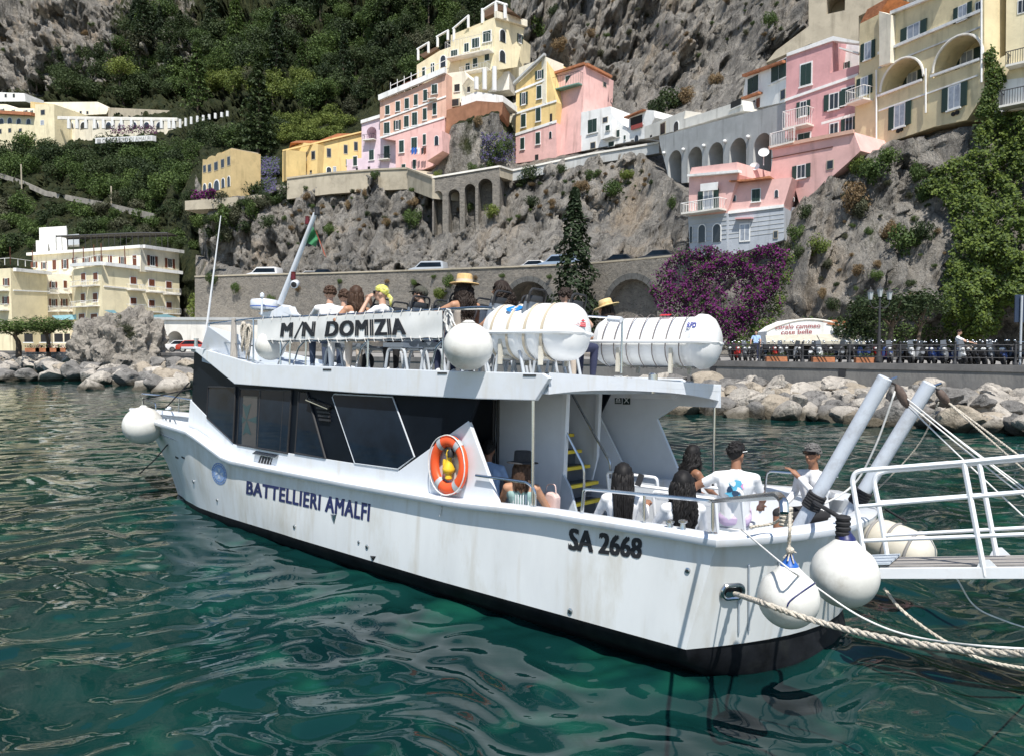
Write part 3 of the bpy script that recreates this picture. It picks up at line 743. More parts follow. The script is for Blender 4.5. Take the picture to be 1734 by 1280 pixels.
def logo1(t, rad, h):
    blue = mat('bright_blue_print', (.02, .20, .55), .4); red = mat('red_print', (.60, .03, .04), .4)
    v = []; n = 20
    el = [(.5 + .5 * math.cos(2 * math.pi * i / n), .5 + .5 * math.sin(2 * math.pi * i / n)) for i in range(n)]
    s1 = ([(x * .42, y) for x, y in el[:0]] + [(.0, .5), (.12, .78), (.34, .95), (.46, .95), (.36, .6), (.46, .45), (.40, .08), (.16, .18)], [tuple(range(8))])
    s2 = ([(.60, .92), (.86, .80), (1, .5), (.88, .22), (.62, .05), (.54, .05), (.66, .42), (.54, .55)], [tuple(range(8))])
    onshell(t, rad, h, .18, R(52), .30, .17, [s1, s2], blue)
    # red warning triangle with print lines on the aft dome
    mb = MB()
    P = lambda u, v: Vector((-h + .02 - .045 * (1 - u) , .30 * rad + (u - .5) * .22 + .16, rad + .30 * rad + (v) * .2))
    def dome(u, v):
        y_ = rad * .30 + (.5 - u) * .26; z_ = rad * .12 + v * .30; rr = math.hypot(y_, z_); x = -(h + .05 - .26 * (rr / rad) ** 3.2) - .02
        return Vector((x, y_, rad + z_))
    mb.add([dome(0, .32), dome(1, .32), dome(.5, 1)], [(0, 1, 2)]); mb.add([dome(0, .26), dome(1, .26), dome(1, .05), dome(0, .05)], [(0, 1, 2, 3)])
    for q in (.2, .12): mb.add([dome(.1, q + .015) + Vector((-.004, 0, 0)), dome(.9, q + .015) + Vector((-.004, 0, 0)), dome(.9, q - .015) + Vector((-.004, 0, 0)), dome(.1, q - .015) + Vector((-.004, 0, 0))], [(0, 1, 2, 3)], 1)
    mb.build('warning_label', [red, mat('pink_print', (.7, .4, .4), .5)], t, 0)
def logo2(t, rad, h):
    v, f = text2d('RFD', .04); onshell(t, rad, h, -h * .78, R(32), -.15, .09, [(v, f)], mat('navy_print', (.03, .04, .25), .4))
    v, f = text2d('RFD', .04)
    onshell(t, rad, h, -h * .25, R(70), -.18, .07, [([(0, 0), (1, 0), (1, 1), (0, 1)], [(0, 1, 2, 3)])], mat('red_print', (.60, .03, .04), .4))
tape = mat('tan_strap', (.50, .43, .32), .8); wire = mat('dark_strap', (.16, .13, .12), .7)
raft(905, 563, .95, .40, 1.55, 'life_raft_canister', 'white ribbed raft canister with tan straps and red triangle label', tape, 4, (-.62, -.18, .25, .62), logo1)
raft(1108, 579, -1.15, .42, 2.0, 'life_raft_canister', 'white raft canister with thin dark straps behind the steel pole', wire, 7, (), logo2)
# fenders
def sphere_fender(px, py, y, r, label, name='round_fender', squash=1.0):
    c = B(px, py, y=y); mb = MB(); mb.ball((0, 0, r), (r, r * squash, r * .97), 32, 20)
    mb.tube([(0, 0, 1.96 * r), (0, 0, 2.05 * r)], [.09, .05], 12)
    return single(mb, name, buoyw, label, 'fender', boat_M(c - Vector((0, 0, r))), 'white ball fenders hung on the boat', 60)
sphere_fender(793, 587, 2.06, .33, 'scuffed white ball fender outside the railing beside the ribbed raft canister')
sphere_fender(458, 586, 1.0, .28, 'white ball fender on the upper deck under the banner end')
bf = sphere_fender(242, 720, 1.05, .43, 'large white ball fender hanging at the bow')
def tear_fender(px, py, x, r, label, capm, lines=True):
    c = B(px, py, x=x); t = thing('teardrop_fender', label, 'fender', boat_M(c - Vector((0, 0, r))), 'teardrop fenders at the stern')
    prof = [(.01, 0)] + [(r * math.sin(math.pi * a), r - r * math.cos(math.pi * a)) for a in [i / 22 for i in range(1, 17)]]
    r0, z0 = prof[-1]; prof += [(lerp(r0, r * .26, q) - .03 * r * math.sin(q * math.pi), lerp(z0, r * 2.12, q)) for q in (.25, .5, .75, 1)]
    mb = MB(); mb.lathe(prof, None, 36); mb.build('float', buoyw, t, 60)
    mb = MB(); mb.lathe([(r * .30, r * 2.08), (r * .27, r * 2.15), (r * .14, r * 2.32), (r * .10, r * 2.5), (r * .04, r * 2.52)], None, 20); mb.build('neck_cap', capm, t)
    if lines:
        mb = MB(); pts = [Vector((0, r * 1.004 * math.cos(a), r + r * 1.004 * math.sin(a) * .6 + .25 * r)) for a in [math.pi * i / 16 for i in range(17)]]
        pts = []
        for i in range(25):
            a = math.pi * i / 24; y_ = .97 * r * math.cos(a); z_ = .62 * r * math.sin(a) - .0 * r; x_ = -math.sqrt(max(0, (1.006 * r) ** 2 - y_ * y_ - z_ * z_)); pts.append(Vector((x_, y_, r + z_)))
        mb.tube(pts, .007, 5); mb.build('seam_line', bluec, t)
    return t, c
t1, c1 = tear_fender(1335, 1012, -1.38, .245, 'smaller yellowed teardrop fender with blue neck at the transom', bluep)
t2, c2 = tear_fender(1430, 972, -1.62, .29, 'large clean teardrop fender with navy neck below the stern corner', bluec, False)
c3 = B(1518, 925, y=-1.45)
sf = thing('cylinder_fender', 'beige cylindrical fender behind the gangway rails on the far stern quarter', 'fender', boat_M(c3 - Vector((0, 0, .35))))
mb = MB(); beige = mat('beige_fender_vinyl', (.60, .56, .47), .5, var=.1, dirt=(.35, .31, .25, .5)); Mq = T(0, 0, .35) @ Matrix.Scale(.86, 4) @ Matrix.Rotation(R(78), 4, 'Y') @ Matrix.Rotation(R(15), 4, 'X')
mb.lathe([(.05, -.56), (.2, -.52), (.30, -.42), (.34, -.25), (.35, 0), (.34, .25), (.28, .42), (.16, .5), (.04, .53)], Mq, 28); mb.build('float', beige, sf, 60)
for z in (-.28, .05, .34):
    mb = MB(); r_ = .352 if abs(z) < .3 else .325; mb.tube([Mq @ Vector((r_ * math.cos(a), r_ * math.sin(a), z)) for a in [2 * math.pi * i / 24 for i in range(24)]], .02, 6, closed=True); mb.build('band', mat('grey_band', (.25, .24, .23), .7), sf)
# lifebuoy on the cabin side
lc = PS(760, 786.5, CI + .075)
Ml = boat_M(lc, Matrix((Vector((1, -SL, 0)).normalized(), PN, Vector((0, 0, 1)))).transposed())
lbuoy = thing('lifebuoy', 'orange ring lifebuoy with silver tape hung on the white cabin side', 'lifebuoy', Ml)
mb = MB(); Rr, rt = .318, .074; vs = []; n, k = 48, 14
for i in range(n):
    a = 2 * math.pi * i / n
    for j in range(k):
        b = 2 * math.pi * j / k; q = Rr + rt * math.cos(b) * 1.1; vs.append((q * math.cos(a) * .93, rt * .8 * math.sin(b), q * math.sin(a) * 1.05))
mb.add(vs, [(i * k + j, i * k + (j + 1) % k, ((i + 1) % n) * k + (j + 1) % k, ((i + 1) % n) * k + j) for i in range(n) for j in range(k)], 0)
mb.build('ring', orange, lbuoy, 180)
for a0 in (58, 128, 232, 305):
    mb = MB(); vs = []
    for i in range(5):
        a = R(a0 + (i - 2) * 3.8)
        for j in range(k):
            b = 2 * math.pi * j / k; q = Rr + (rt * 1.1 + .006) * math.cos(b); vs.append((q * math.cos(a) * .93, (rt * .8 + .006) * math.sin(b), q * math.sin(a) * 1.05))
    mb.add(vs, [(i * k + j, i * k + (j + 1) % k, (i + 1) * k + (j + 1) % k, (i + 1) * k + j) for i in range(4) for j in range(k)]); mb.build('reflective_band', silver, lbuoy, 180)
pts = []
for i in range(49):
    a = 2 * math.pi * i / 48; s_ = abs(math.sin(a * 2 + R(30))); q = Rr + .068 + .012 * s_; pts.append(Vector((q * math.cos(a) * .95, .05, q * math.sin(a) * 1.06)))
mb = MB(); mb.tube(pts, .009, 6); mb.tube([(.1, .03, -.42), (.11, .05, -.52), (.08, .04, -.6), (.09, .06, -.72)], .01, 5); mb.build('grab_line', ropew, lbuoy)
# smoke-light signal in its bracket inside the ring
sig = thing('signal_light_float', 'yellow emergency light float hanging inside the orange lifebuoy', 'signal light', Ml @ T(0, 0, -.19))
mb = MB(); mb.lathe([(.02, -.02), (.05, 0), (.05, .05), (.045, .06), (.085, .10), (.09, .14), (.05, .21), (.035, .27), (.04, .30), (.05, .34), (.03, .4)], None, 16); mb.build('float', yplast, sig)
mb = MB(); mb.lathe([(.03, .04), (.035, .2), (.03, .24)], T(.08, 0, .02), 10); mb.build('battery_tube', yplast, sig)
mb = MB(); mb.lathe([(.045, .3), (.05, .37), (.02, .42)], T(-.04, .01, .0), 10); mb.lathe([(.03, .32), (.035, .39)], T(.05, 0, .02), 10); mb.build('lamp_head', rubber, sig)
# flag on the mast
fm = [mat('green_flag', (.05, .22, .09), .8), mat('white_flag', (.62, .62, .58), .8), mat('red_flag', (.45, .12, .07), .8)]
f0 = B(531, 384, y=-.02); fl = thing('flag', 'faded green white and red flag drooping from the mast', 'flag', boat_M(f0))
cols = [(0, [(530, 384), (519, 411), (535, 419), (538, 404)]), (1, [(531, 385), (538, 404), (543, 415), (547, 428)]), (2, [(533, 387), (541, 405), (553, 437), (548, 430)])]
for mi, q in cols:
    mb = MB(); n = 8; vs = []
    for i in range(n + 1):
        for j in range(n + 1):
            px, py = bil([q[0], q[1], q[2], q[3]], i / n, j / n); p = B(px, py, y=-.02 - .03 * mi + .05 * math.sin(j * .9 + i * .5)) - f0; vs.append(p)
    mb.add(vs, [(i * (n + 1) + j, (i + 1) * (n + 1) + j, (i + 1) * (n + 1) + j + 1, i * (n + 1) + j + 1) for i in range(n) for j in range(n)])
    mb.build('stripe', fm[mi], fl, 180)

# ------------------------------------------------------------------ davit poles, gangway, ropes
pole_m = mat('grey_davit_paint', (.55, .59, .64), .4, var=.06, dirt=(.25, .24, .24, .5), dscale=5)
def davit(b_px, t_px, y, label, by):
    a = B(*b_px, z=1.05); b = B(*t_px, y=a.y + .0)
    mb = MB(); d = (b - a).normalized(); mb.tube([a - d * .25, b], .085, 20); mb.tube([b, b + d * .012], [.083, .07], 20)
    o = mb.build('davit_pole', pole_m, boat, 40)
    e = MB(); e.tube([b + d * -.06 + Vector((-.05, 0, .02)), b + d * -.02 + Vector((-.14, 0, .03))], .018, 6); e.build('eye_bolt', steel, o)
    w = MB()
    for k in range(6): w.tube([a + d * (.16 + .035 * k) + (d.orthogonal().normalized() * math.cos(q) + d.cross(d.orthogonal().normalized()) * math.sin(q)) * (.098) for q in [2 * math.pi * i / 16 for i in range(16)]], .02, 6, closed=True)
    w.build('rope_wrap', ropek, o)
    return a, b, d
a1, b1, d1 = davit((1362, 876), (1499, 640), 0, '', 0)
a2, b2, d2 = davit((1440, 868), (1574, 650), 0, '', 0)
gp = mat('white_gangway_paint', (.76, .78, .80), .4, var=.05, dirt=(.4, .36, .3, .3), dscale=3)
wood = mat('grey_plank', (.30, .28, .26), .8, var=.25, scale=4, stretch=(1, 8, 1))
yn = B(1495, 978, x=-1.75).y + .0
ga = B(1492, 979, x=-1.62); yA = ga.y; gb = B(1734, 979, y=yA)
gd = (gb - ga).normalized(); gup = Vector((-gd.z, 0, gd.x)) * -1
gup = Vector((gd.z, 0, -gd.x)); gup = gup if gup.z > 0 else -gup
GL = 3.4; GW = .62
gang = thing('gangway', 'white tubular gangway with plank deck leading off the stern', 'gangway', boat_M(ga))
pt = lambda s, w, h: gd * s + Vector((0, -w, 0)) + gup * h
mb = MB()
for w in (0, GW): mb.prism([pt(0, w - .02, 0), pt(GL, w - .02, 0), pt(GL, w - .02, .11), pt(0, w - .02, .11)], (0, -.04, 0))
mb.build('side_beam', gp, gang, 0, .005)
mb = MB()
for k in range(5): mb.prism([pt(.0, .05 + k * .11, .10), pt(GL, .05 + k * .11, .10), pt(GL, .05 + k * .11, .125), pt(0, .05 + k * .11, .125)], (0, -.095, 0))
mb.build('plank_deck', wood, gang, 0)
mb = MB(); mb.prism([pt(-.28, .02, .13), pt(.1, .02, .14), pt(.1, .02, .16), pt(-.28, .02, .15)], (0, -GW + .04, 0)); mb.build('ramp_flap', greyp, gang, 0)
def gpx(px, py, w): # pixel on the vertical plane of one rail
    return B(px, py, y=yA - w) - ga
for w, P in ((0, [(1465, 950), (1450, 855), (1443, 812), (1448, 800), (1460, 796), (1632, 782.5), (1734, 773), (1800, 768)]), (GW, [(1505, 956), (1487, 850), (1480, 815), (1485, 803), (1500, 797), (1655, 784), (1734, 777), (1800, 771)])):
    mb = MB(); mb.tube(fillet([gpx(x, y, w) for x, y in P], .05), .026, 8); mb.build('hand_rail', gp, gang)
for w, rails in ((0, [((1453, 857), (1734, 833)), ((1463, 915), (1734, 904))]), (GW, [((1488, 850), (1734, 832)), ((1498, 906), (1734, 893))])):
    for a, b in rails:
        mb = MB(); A, Bp = gpx(*a, w), gpx(*b, w); mb.tube([A, A + (Bp - A) * 1.5], .02, 8); mb.build('mid_rail', gp, gang)
for w, px0, px1, y0, y1 in ((0, 1632, 1668, 783, 975), (GW, 1658, 1690, 784, 953)):
    A, Bp = gpx(px0, y0, w), gpx(px1, y1, w); mb = MB(); mb.tube([A, Bp], .026, 8); mb.build('rail_post', gp, gang)
    c = Bp; mb = MB(); mb.prism([c + gd * -.13 - gup * .02, c + gd * .20 - gup * .02, c + gd * .06 + gup * .16, c + gd * -.01 + gup * .16], (0, .012, 0)); mb.build('gusset_plate', gp, gang, 0)
# ropes: each a thing
def rope(name, pts, r, m, label, group=None, twist=False, n=8):
    """pts in world"""
    o = Vector(pts[0]); P = [Vector(p) - o for p in pts]; mb = MB()
    if twist:
        L = [0]
        for i in range(1, len(P)): L.append(L[-1] + (P[i] - P[i - 1]).length)
        steps = int(L[-1] / .03)
        Q = []
        j = 0
        for s in range(steps + 1):
            d = L[-1] * s / steps
            while j < len(L) - 2 and L[j + 1] < d: j += 1
            Q.append(P[j].lerp(P[j + 1], (d - L[j]) / max(1e-6, L[j + 1] - L[j])))
        for k in range(3):
            S = []
            for i, q in enumerate(Q):
                t = (Q[min(i + 1, len(Q) - 1)] - Q[max(i - 1, 0)]).normalized(); u = t.orthogonal().normalized(); w_ = t.cross(Vector((0, 0, 1))).normalized(); u = w_.cross(t)
                a = i * .03 / (r * 9) * 2 * math.pi + 2 * math.pi * k / 3; S.append(q + (u * math.cos(a) + w_ * math.sin(a)) * r * .52)
            mb.tube(S, r * .56, 6)
    else: mb.tube(P, r, n)
    out = mb.build(name, m, None, 180); out.location = o
    return tag(out, label, 'rope', group)
hawse_w = BW(hp + hn * .06)
rope('mooring_rope', bezier([hawse_w, W(1285, 1018, Y=BW(c1).y - .24), W(1335, 1036, Y=BW(c1).y - .36), W(1400, 1056, Y=BW(c1).y - .55), W(1500, 1080, Y=BW(c1).y - .95), W(1640, 1101, Y=BW(c1).y - 1.4), W(1740, 1106, Y=BW(c1).y - 1.7), W(1850, 1104, Y=BW(c1).y - 2)], 12), .024, ropem, 'thick twisted mooring rope leading from the stern hawse hole', twist=True)
k0 = BW(HULL(1250, 905, .1))
rope('heaving_line', bezier([BW(B(1256, 896, x=-.6)), W(1290, 925, Y=lerp(BW(B(1256, 896, x=-.6)).y, BW(c1).y - .3, .5)), W(1335, 962, Y=BW(c1).y - .3), W(1370, 985, Y=BW(c2).y - .42), W(1460, 1045, Y=BW(c2).y - .5), W(1560, 1080, Y=BW(c2).y - .9), W(1740, 1098, Y=BW(c2).y - 1.4), W(1830, 1095, Y=k0.y - 2.5)], 8), .0085, ropew, 'thin pale line from the stern rail hanging across both teardrop fenders')
rope('stern_line', bezier([W(1497, 995, Y=8.1), W(1530, 1035, Y=7.9), W(1600, 1085, Y=7.7), W(1670, 1118, Y=7.5), W(1760, 1135, Y=7.4)], 10), .018, ropem, 'dark wet rope sagging toward the water below the gangway', twist=True)
rope('heaving_line', bezier([BW(ga + pt(.7, 0, 0)), W(1650, 1025, Y=7.6), W(1700, 1050, Y=7.5), W(1780, 1075, Y=7.4)], 8), .008, ropew, 'thin pale line drooping from the gangway beam over open water')
# suspension tackle from the davit heads to the gangway
tk = 'suspension lines of the gangway'
bh1, bh2 = BW(b1 - d1 * .06 + Vector((-.09, -.02, 0))), BW(b2 - d2 * .06 + Vector((-.09, -.02, 0)))
for bhp, o, nm in ((bh1, [(1518, 652), (1537, 690)], 'near'), (bh2, [(1588, 660), (1606, 684)], 'far')):
    mb = MB(); A = Vector((0, 0, 0)); Yd = bhp.y; p1 = W(*o[0], Y=Yd) - bhp; p2 = W(*o[1], Y=Yd) - bhp
    mb.tube([A, p1 * .5, p1], .012, 6); d = (p2 - p1); mb.tube([p1, p1.lerp(p2, .2), p1.lerp(p2, .5), p1.lerp(p2, .8), p2], [.02, .05, .055, .045, .02], 10)
    single(mb, 'pulley_block', mat('rusty_block', (.10, .07, .055), .7, var=.4, scale=20), 'rusty pulley block at the head of the davit closer to the fenders' if nm == 'near' else 'rusty pulley block at the head of the far davit', 'pulley', T(bhp))
lines = [((1535, 685), (1740, 880), 0), ((1538, 683), (1740, 845), 0), ((1540, 680), (1740, 830), 0), ((1530, 670), (1740, 836), 0)]
for (p, q, w) in lines:
    a = W(*p, Y=bh1.y); b = W(*q, Y=bh1.y - 1.1); rope('tackle_line', [a, a.lerp(b, .5) - Vector((0, 0, .01)), b, a.lerp(b, 1.15)], .0085, ropew, 'white tackle line running from the near pulley block to the gangway', tk)
for (p, q) in (((1604, 680), (1740, 800)), ((1607, 682), (1740, 782))):
    a = W(*p, Y=bh2.y); b = W(*q, Y=bh2.y - .9); rope('tackle_line', [a, b, a.lerp(b, 1.2)], .013, ropem, 'braided tackle line running from the far pulley block to the gangway', tk + ' far side', twist=True)
rope('tackle_line', bezier([W(1516, 662, Y=bh1.y), W(1480, 760, Y=bh1.y + .2), W(1440, 825, Y=bh1.y + .4), BW(a1 + Vector((0, .05, .05)))], 8), .012, ropew, 'pale fall line from the near davit head down to its foot')
rope('tackle_line', bezier([W(1590, 680, Y=bh2.y), W(1550, 760, Y=bh2.y + .3), BW(a2 + Vector((.0, -.35, .0)))], 8), .01, ropem, 'braided fall line from the far davit head down to the rail', twist=True)
# ropes of the fenders
f1 = BW(c1 + Vector((0, 0, .245 * 1.5))); rail1 = BW(B(1334, 868, x=-1.05))
rope('fender_rope', bezier([f1, W(1336, 920, Y=f1.y), W(1338, 885, Y=f1.y + .05), rail1, BW(B(1310, 885, x=-.75)), BW(B(1270, 892, x=-.6))], 8), .016, ropem, 'knotted pale rope holding the blue-necked fender to the stern rail', twist=True)
for k, (x, y) in enumerate(((1330, 872), (1333, 879), (1335, 886))):
    pass
mb = MB(); kp = Vector((0, 0, 0))
for k in range(5):
    mb.tube([Vector((.05 * math.cos(a), .035 * math.sin(a), k * .036 - .07)) for a in [2 * math.pi * i / 12 for i in range(12)]], .018, 6, closed=True)
single(mb, 'rope_hitch', ropem, 'coiled rope hitch on the bent end of the stern handrail', 'rope', T(BW(B(1331, 874, x=-1.08))))
mb = MB(); mb.ball((0, 0, 0), (.035, .035, .03), 10, 6)
for a in range(6): mb.tube([(0, 0, 0), (.05 * math.cos(a), .05 * math.sin(a), -.02 - .015 * a)], .007, 5)
single(mb, 'rope_knot', ropem, 'frayed stopper knot above the blue-necked fender', 'rope', T(W(1338, 931, Y=f1.y - .02)))
f2 = BW(c2 + Vector((0, 0, .29 * 1.48)))
rope('fender_rope', bezier([f2, W(1428, 900, Y=f2.y + .1), W(1423, 878, Y=f2.y + .4), W(1400, 862, Y=f2.y + .75), BW(a1 + d1 * .25 + Vector((-.02, .09, 0)))], 8), .022, ropek, 'black rope holding the navy-necked fender to the near davit foot')
mb = MB()
for k in range(6): mb.tube([Vector((.045 * math.cos(a), .045 * math.sin(a), k * .045)) for a in [2 * math.pi * i / 10 for i in range(10)]], .024, 6, closed=True)
mb.tube([(.03, 0, .1), (.1, -.03, -.02), (.12, -.04, -.08)], .016, 6)
single(mb, 'rope_hitch', ropek, 'black rope seizing above the navy-necked fender', 'rope', T(W(1427, 919, Y=f2.y)))
f3 = BW(c3 + Vector((-.1, 0, .36))); rope('fender_rope', [f3, BW(B(1500, 862, x=-.75))], .018, ropek, 'black rope holding the beige cylindrical fender')
f0_ = B(242, 720, y=1.05) + Vector((0, 0, .5))
rope('fender_rope', [BW(f0_), BW((14.8, .46, 1.85)), BW((11.95, .9, 2.2))], .014, ropek, 'black line from the bow rail post back to the cabin corner')
rope('fender_rope', [BW(f0_ + Vector((0, 0, -.1))), BW(B(281, 690, z=1.6)), BW(B(320, 648, y=.95))], .016, ropek, 'black line from the large bow fender up to the cabin corner')
p_ = B(281, 757, y=.4); rope('bow_line', [BW(HULL(285, 752, .02)), W(262, 778, Y=BW(p_).y), W(236, 802, Y=BW(p_).y - .3)], .014, ropek, 'dark line hanging from the bow into the water')
# rope coils on the upper railing
for px, py, s, lab in ((421, 560, 1.0, 'pale rope hank hung in loops on the upper rail by the banner'), (412, 556, .8, 'knotted pale rope hank further forward on the upper rail')):
    c = PS(px, py, RO + .05); mb = MB(); rr = random.Random(int(px))
    for k in range(7):
        w = rr.uniform(.03, .08) * s; h = rr.uniform(.22, .34) * s; o = Vector((rr.uniform(-.05, .05), rr.uniform(-.04, .04), 0))
        mb.tube([o + Vector((w * math.cos(a), .02 * math.sin(2 * a), -h + h * math.sin(a) + .08)) for a in [2 * math.pi * i / 16 for i in range(16)]], .012, 6, closed=True)
    mb.ball((0, 0, .08), (.06, .05, .05), 10, 6)
    single(mb, 'rope_hank', ropem, lab, 'rope', boat_M(c))
mb = MB(); rr = random.Random(5)
for k in range(4): mb.tube([Vector((rr.uniform(-.03, .03) + .06 * math.cos(a), rr.uniform(-.02, .02), -.1 + .16 * math.sin(a))) for a in [2 * math.pi * i / 12 for i in range(12)]], .011, 6, closed=True)
mb.tube([(0, 0, 0), (-.3, .05, -.35)], .01, 6); mb.tube([(0, 0, .05), (-.9, 0, .04)], .009, 6)
single(mb, 'rope_knot', ropew, 'pale knotted lashing at the banner corner beside the ball fender', 'rope', boat_M(PS(760, 531, RO)))
# guard wires and small gear on the canopy edge
mb = MB(); p = lambda x, y: B(x, y, y=.4)
hr_ = [B(1003, 632, y=.15), B(1005, 545, y=.15), B(1050, 540, y=-.1), B(1055, 634, y=-.1)]
mb = MB(); mb.tube([B(1052, 632, y=-.1), B(1054, 540, y=-.1)], .018, 8); mb.tube([B(996, 536, y=.2), B(1054, 540, y=-.1)], .016, 8); mb.build('canopy_post', steel, boat)
mb = MB(); mb.tube([B(1030, 540, y=0), B(1052, 542, y=0)], .045, 12); mb.build('camera_housing', white, boat)
for px, py in ((1040, 636), (1161, 646)):
    mb = MB(); mb.tube([B(px, py, y=-.0 if px < 1100 else -1.3), B(px + 14, py + .5, y=0 if px < 1100 else -1.3)], .01, 6); mb.build('guard_wire', steel, boat)
lp = B(1106, 634, y=-.6); mb = MB(); mb.lathe([(.05, -.14), (.07, -.12), (.07, 0), (.05, .02)], T(lp), 14); mb.tube([lp, lp - Vector((0, 0, .28))], .03, 8); mb.build('flood_light', steel, boat)
cp = B(1075, 660, y=-1.2); mb = MB(); mb.ball(cp, (.12, .08, .05), 14, 8); mb.build('ceiling_lamp', mat('frosted_lamp', (.5, .5, .46), .4), boat)
# ------------------------------------------------------------------ sea: one sheet of real waves, finer near the camera
rs = np.random.RandomState(11)
nr, na = 1050, 760
rad_ = np.exp(np.linspace(math.log(2.2), math.log(320), nr)); az = np.radians(np.linspace(-64, 64, na))
RR, AA = np.meshgrid(rad_, az, indexing='ij'); X = RR * np.sin(AA); Y = RR * np.cos(AA)
wx = X + .35 * np.sin(Y * .9 + 1.1) + .2 * np.sin(Y * 2.3 + X * 1.1); wy = Y + .3 * np.sin(X * 1.1 + .4) + .18 * np.sin(X * 2.7 - Y * .8)
Zw = np.zeros_like(X); gap = RR * .0048
for i in range(70):
    lam = .34 * (5.2 ** rs.rand()); th = rs.normal(1.45, .85); ph = rs.rand() * 6.28; k = 2 * math.pi / lam
    slope = .0245 * (lam / 1.0) ** -.1
    fade = np.clip((lam / np.maximum(gap, .01) - 2.5) / 3, 0, 1)
    Zw += slope / k * np.sin(k * (wx * math.cos(th) + wy * math.sin(th)) + ph) * fade
Zw *= .75 + .35 * np.sin(X * .13 + 1) * np.sin(Y * .11) 
co = np.stack([X, Y, Zw + WATER_Z], -1).reshape(-1, 3)
idx = np.arange(nr * na).reshape(nr, na); q = np.stack([idx[:-1, :-1], idx[:-1, 1:], idx[1:, 1:], idx[1:, :-1]], -1).reshape(-1, 4)
def npmesh(name, co, quads, m, smooth=True):
    me = bpy.data.meshes.new(name); me.vertices.add(len(co)); me.vertices.foreach_set('co', co.astype(np.float32).ravel())
    me.loops.add(quads.size); me.loops.foreach_set('vertex_index', quads.astype(np.int32).ravel())
    me.polygons.add(len(quads)); me.polygons.foreach_set('loop_start', np.arange(0, quads.size, quads.shape[1], dtype=np.int32))
    me.update(calc_edges=True); me.validate()
    for mm in (m if isinstance(m, list) else [m]): me.materials.append(mm)
    if smooth: me.shade_smooth()
    return me
wm = bpy.data.materials.new('sea_water'); wm.use_nodes = True; n_, l_ = wm.node_tree.nodes, wm.node_tree.links
pb_ = n_['Principled BSDF']; pb_.inputs['Roughness'].default_value = .015; pb_.inputs['IOR'].default_value = 1.34; pb_.inputs['Specular IOR Level'].default_value = .5
tc = n_.new('ShaderNodeTexCoord')
def nz_(scale, det, vec=None):
    t = n_.new('ShaderNodeTexNoise'); t.inputs['Scale'].default_value = scale; t.inputs['Detail'].default_value = det; l_.new(vec or tc.outputs['Object'], t.inputs['Vector']); return t
t1_ = nz_(.35, 3); rp_ = n_.new('ShaderNodeValToRGB'); e_ = rp_.color_ramp.elements; e_[0].position = .35; e_[0].color = (.0017, .014, .015, 1); e_[1].position = .7; e_[1].color = (.0038, .034, .029, 1)
l_.new(t1_.outputs[0], rp_.inputs[0]); t2_ = nz_(1.3, 2)
mx_ = n_.new('ShaderNodeMixRGB'); r2_ = n_.new('ShaderNodeValToRGB'); r2_.color_ramp.elements[0].position = .55; r2_.color_ramp.elements[1].position = .75
l_.new(t2_.outputs[0], r2_.inputs[0]); l_.new(r2_.outputs[0], mx_.inputs[0]); l_.new(rp_.outputs[0], mx_.inputs[1]); mx_.inputs[2].default_value = (.006, .058, .039, 1); l_.new(mx_.outputs[0], pb_.inputs['Base Color'])
mpw = n_.new('ShaderNodeMapping'); mpw.inputs['Scale'].default_value = (.6, 1.3, 1); l_.new(tc.outputs['Object'], mpw.inputs[0])
t3_ = nz_(2.6, 3, mpw.outputs[0]); bp_ = n_.new('ShaderNodeBump'); bp_.inputs['Strength'].default_value = .14; bp_.inputs['Distance'].default_value = .05; l_.new(t3_.outputs[0], bp_.inputs['Height']); l_.new(bp_.outputs[0], pb_.inputs['Normal'])
struct(link('sea', npmesh('sea', co, q, wm)))

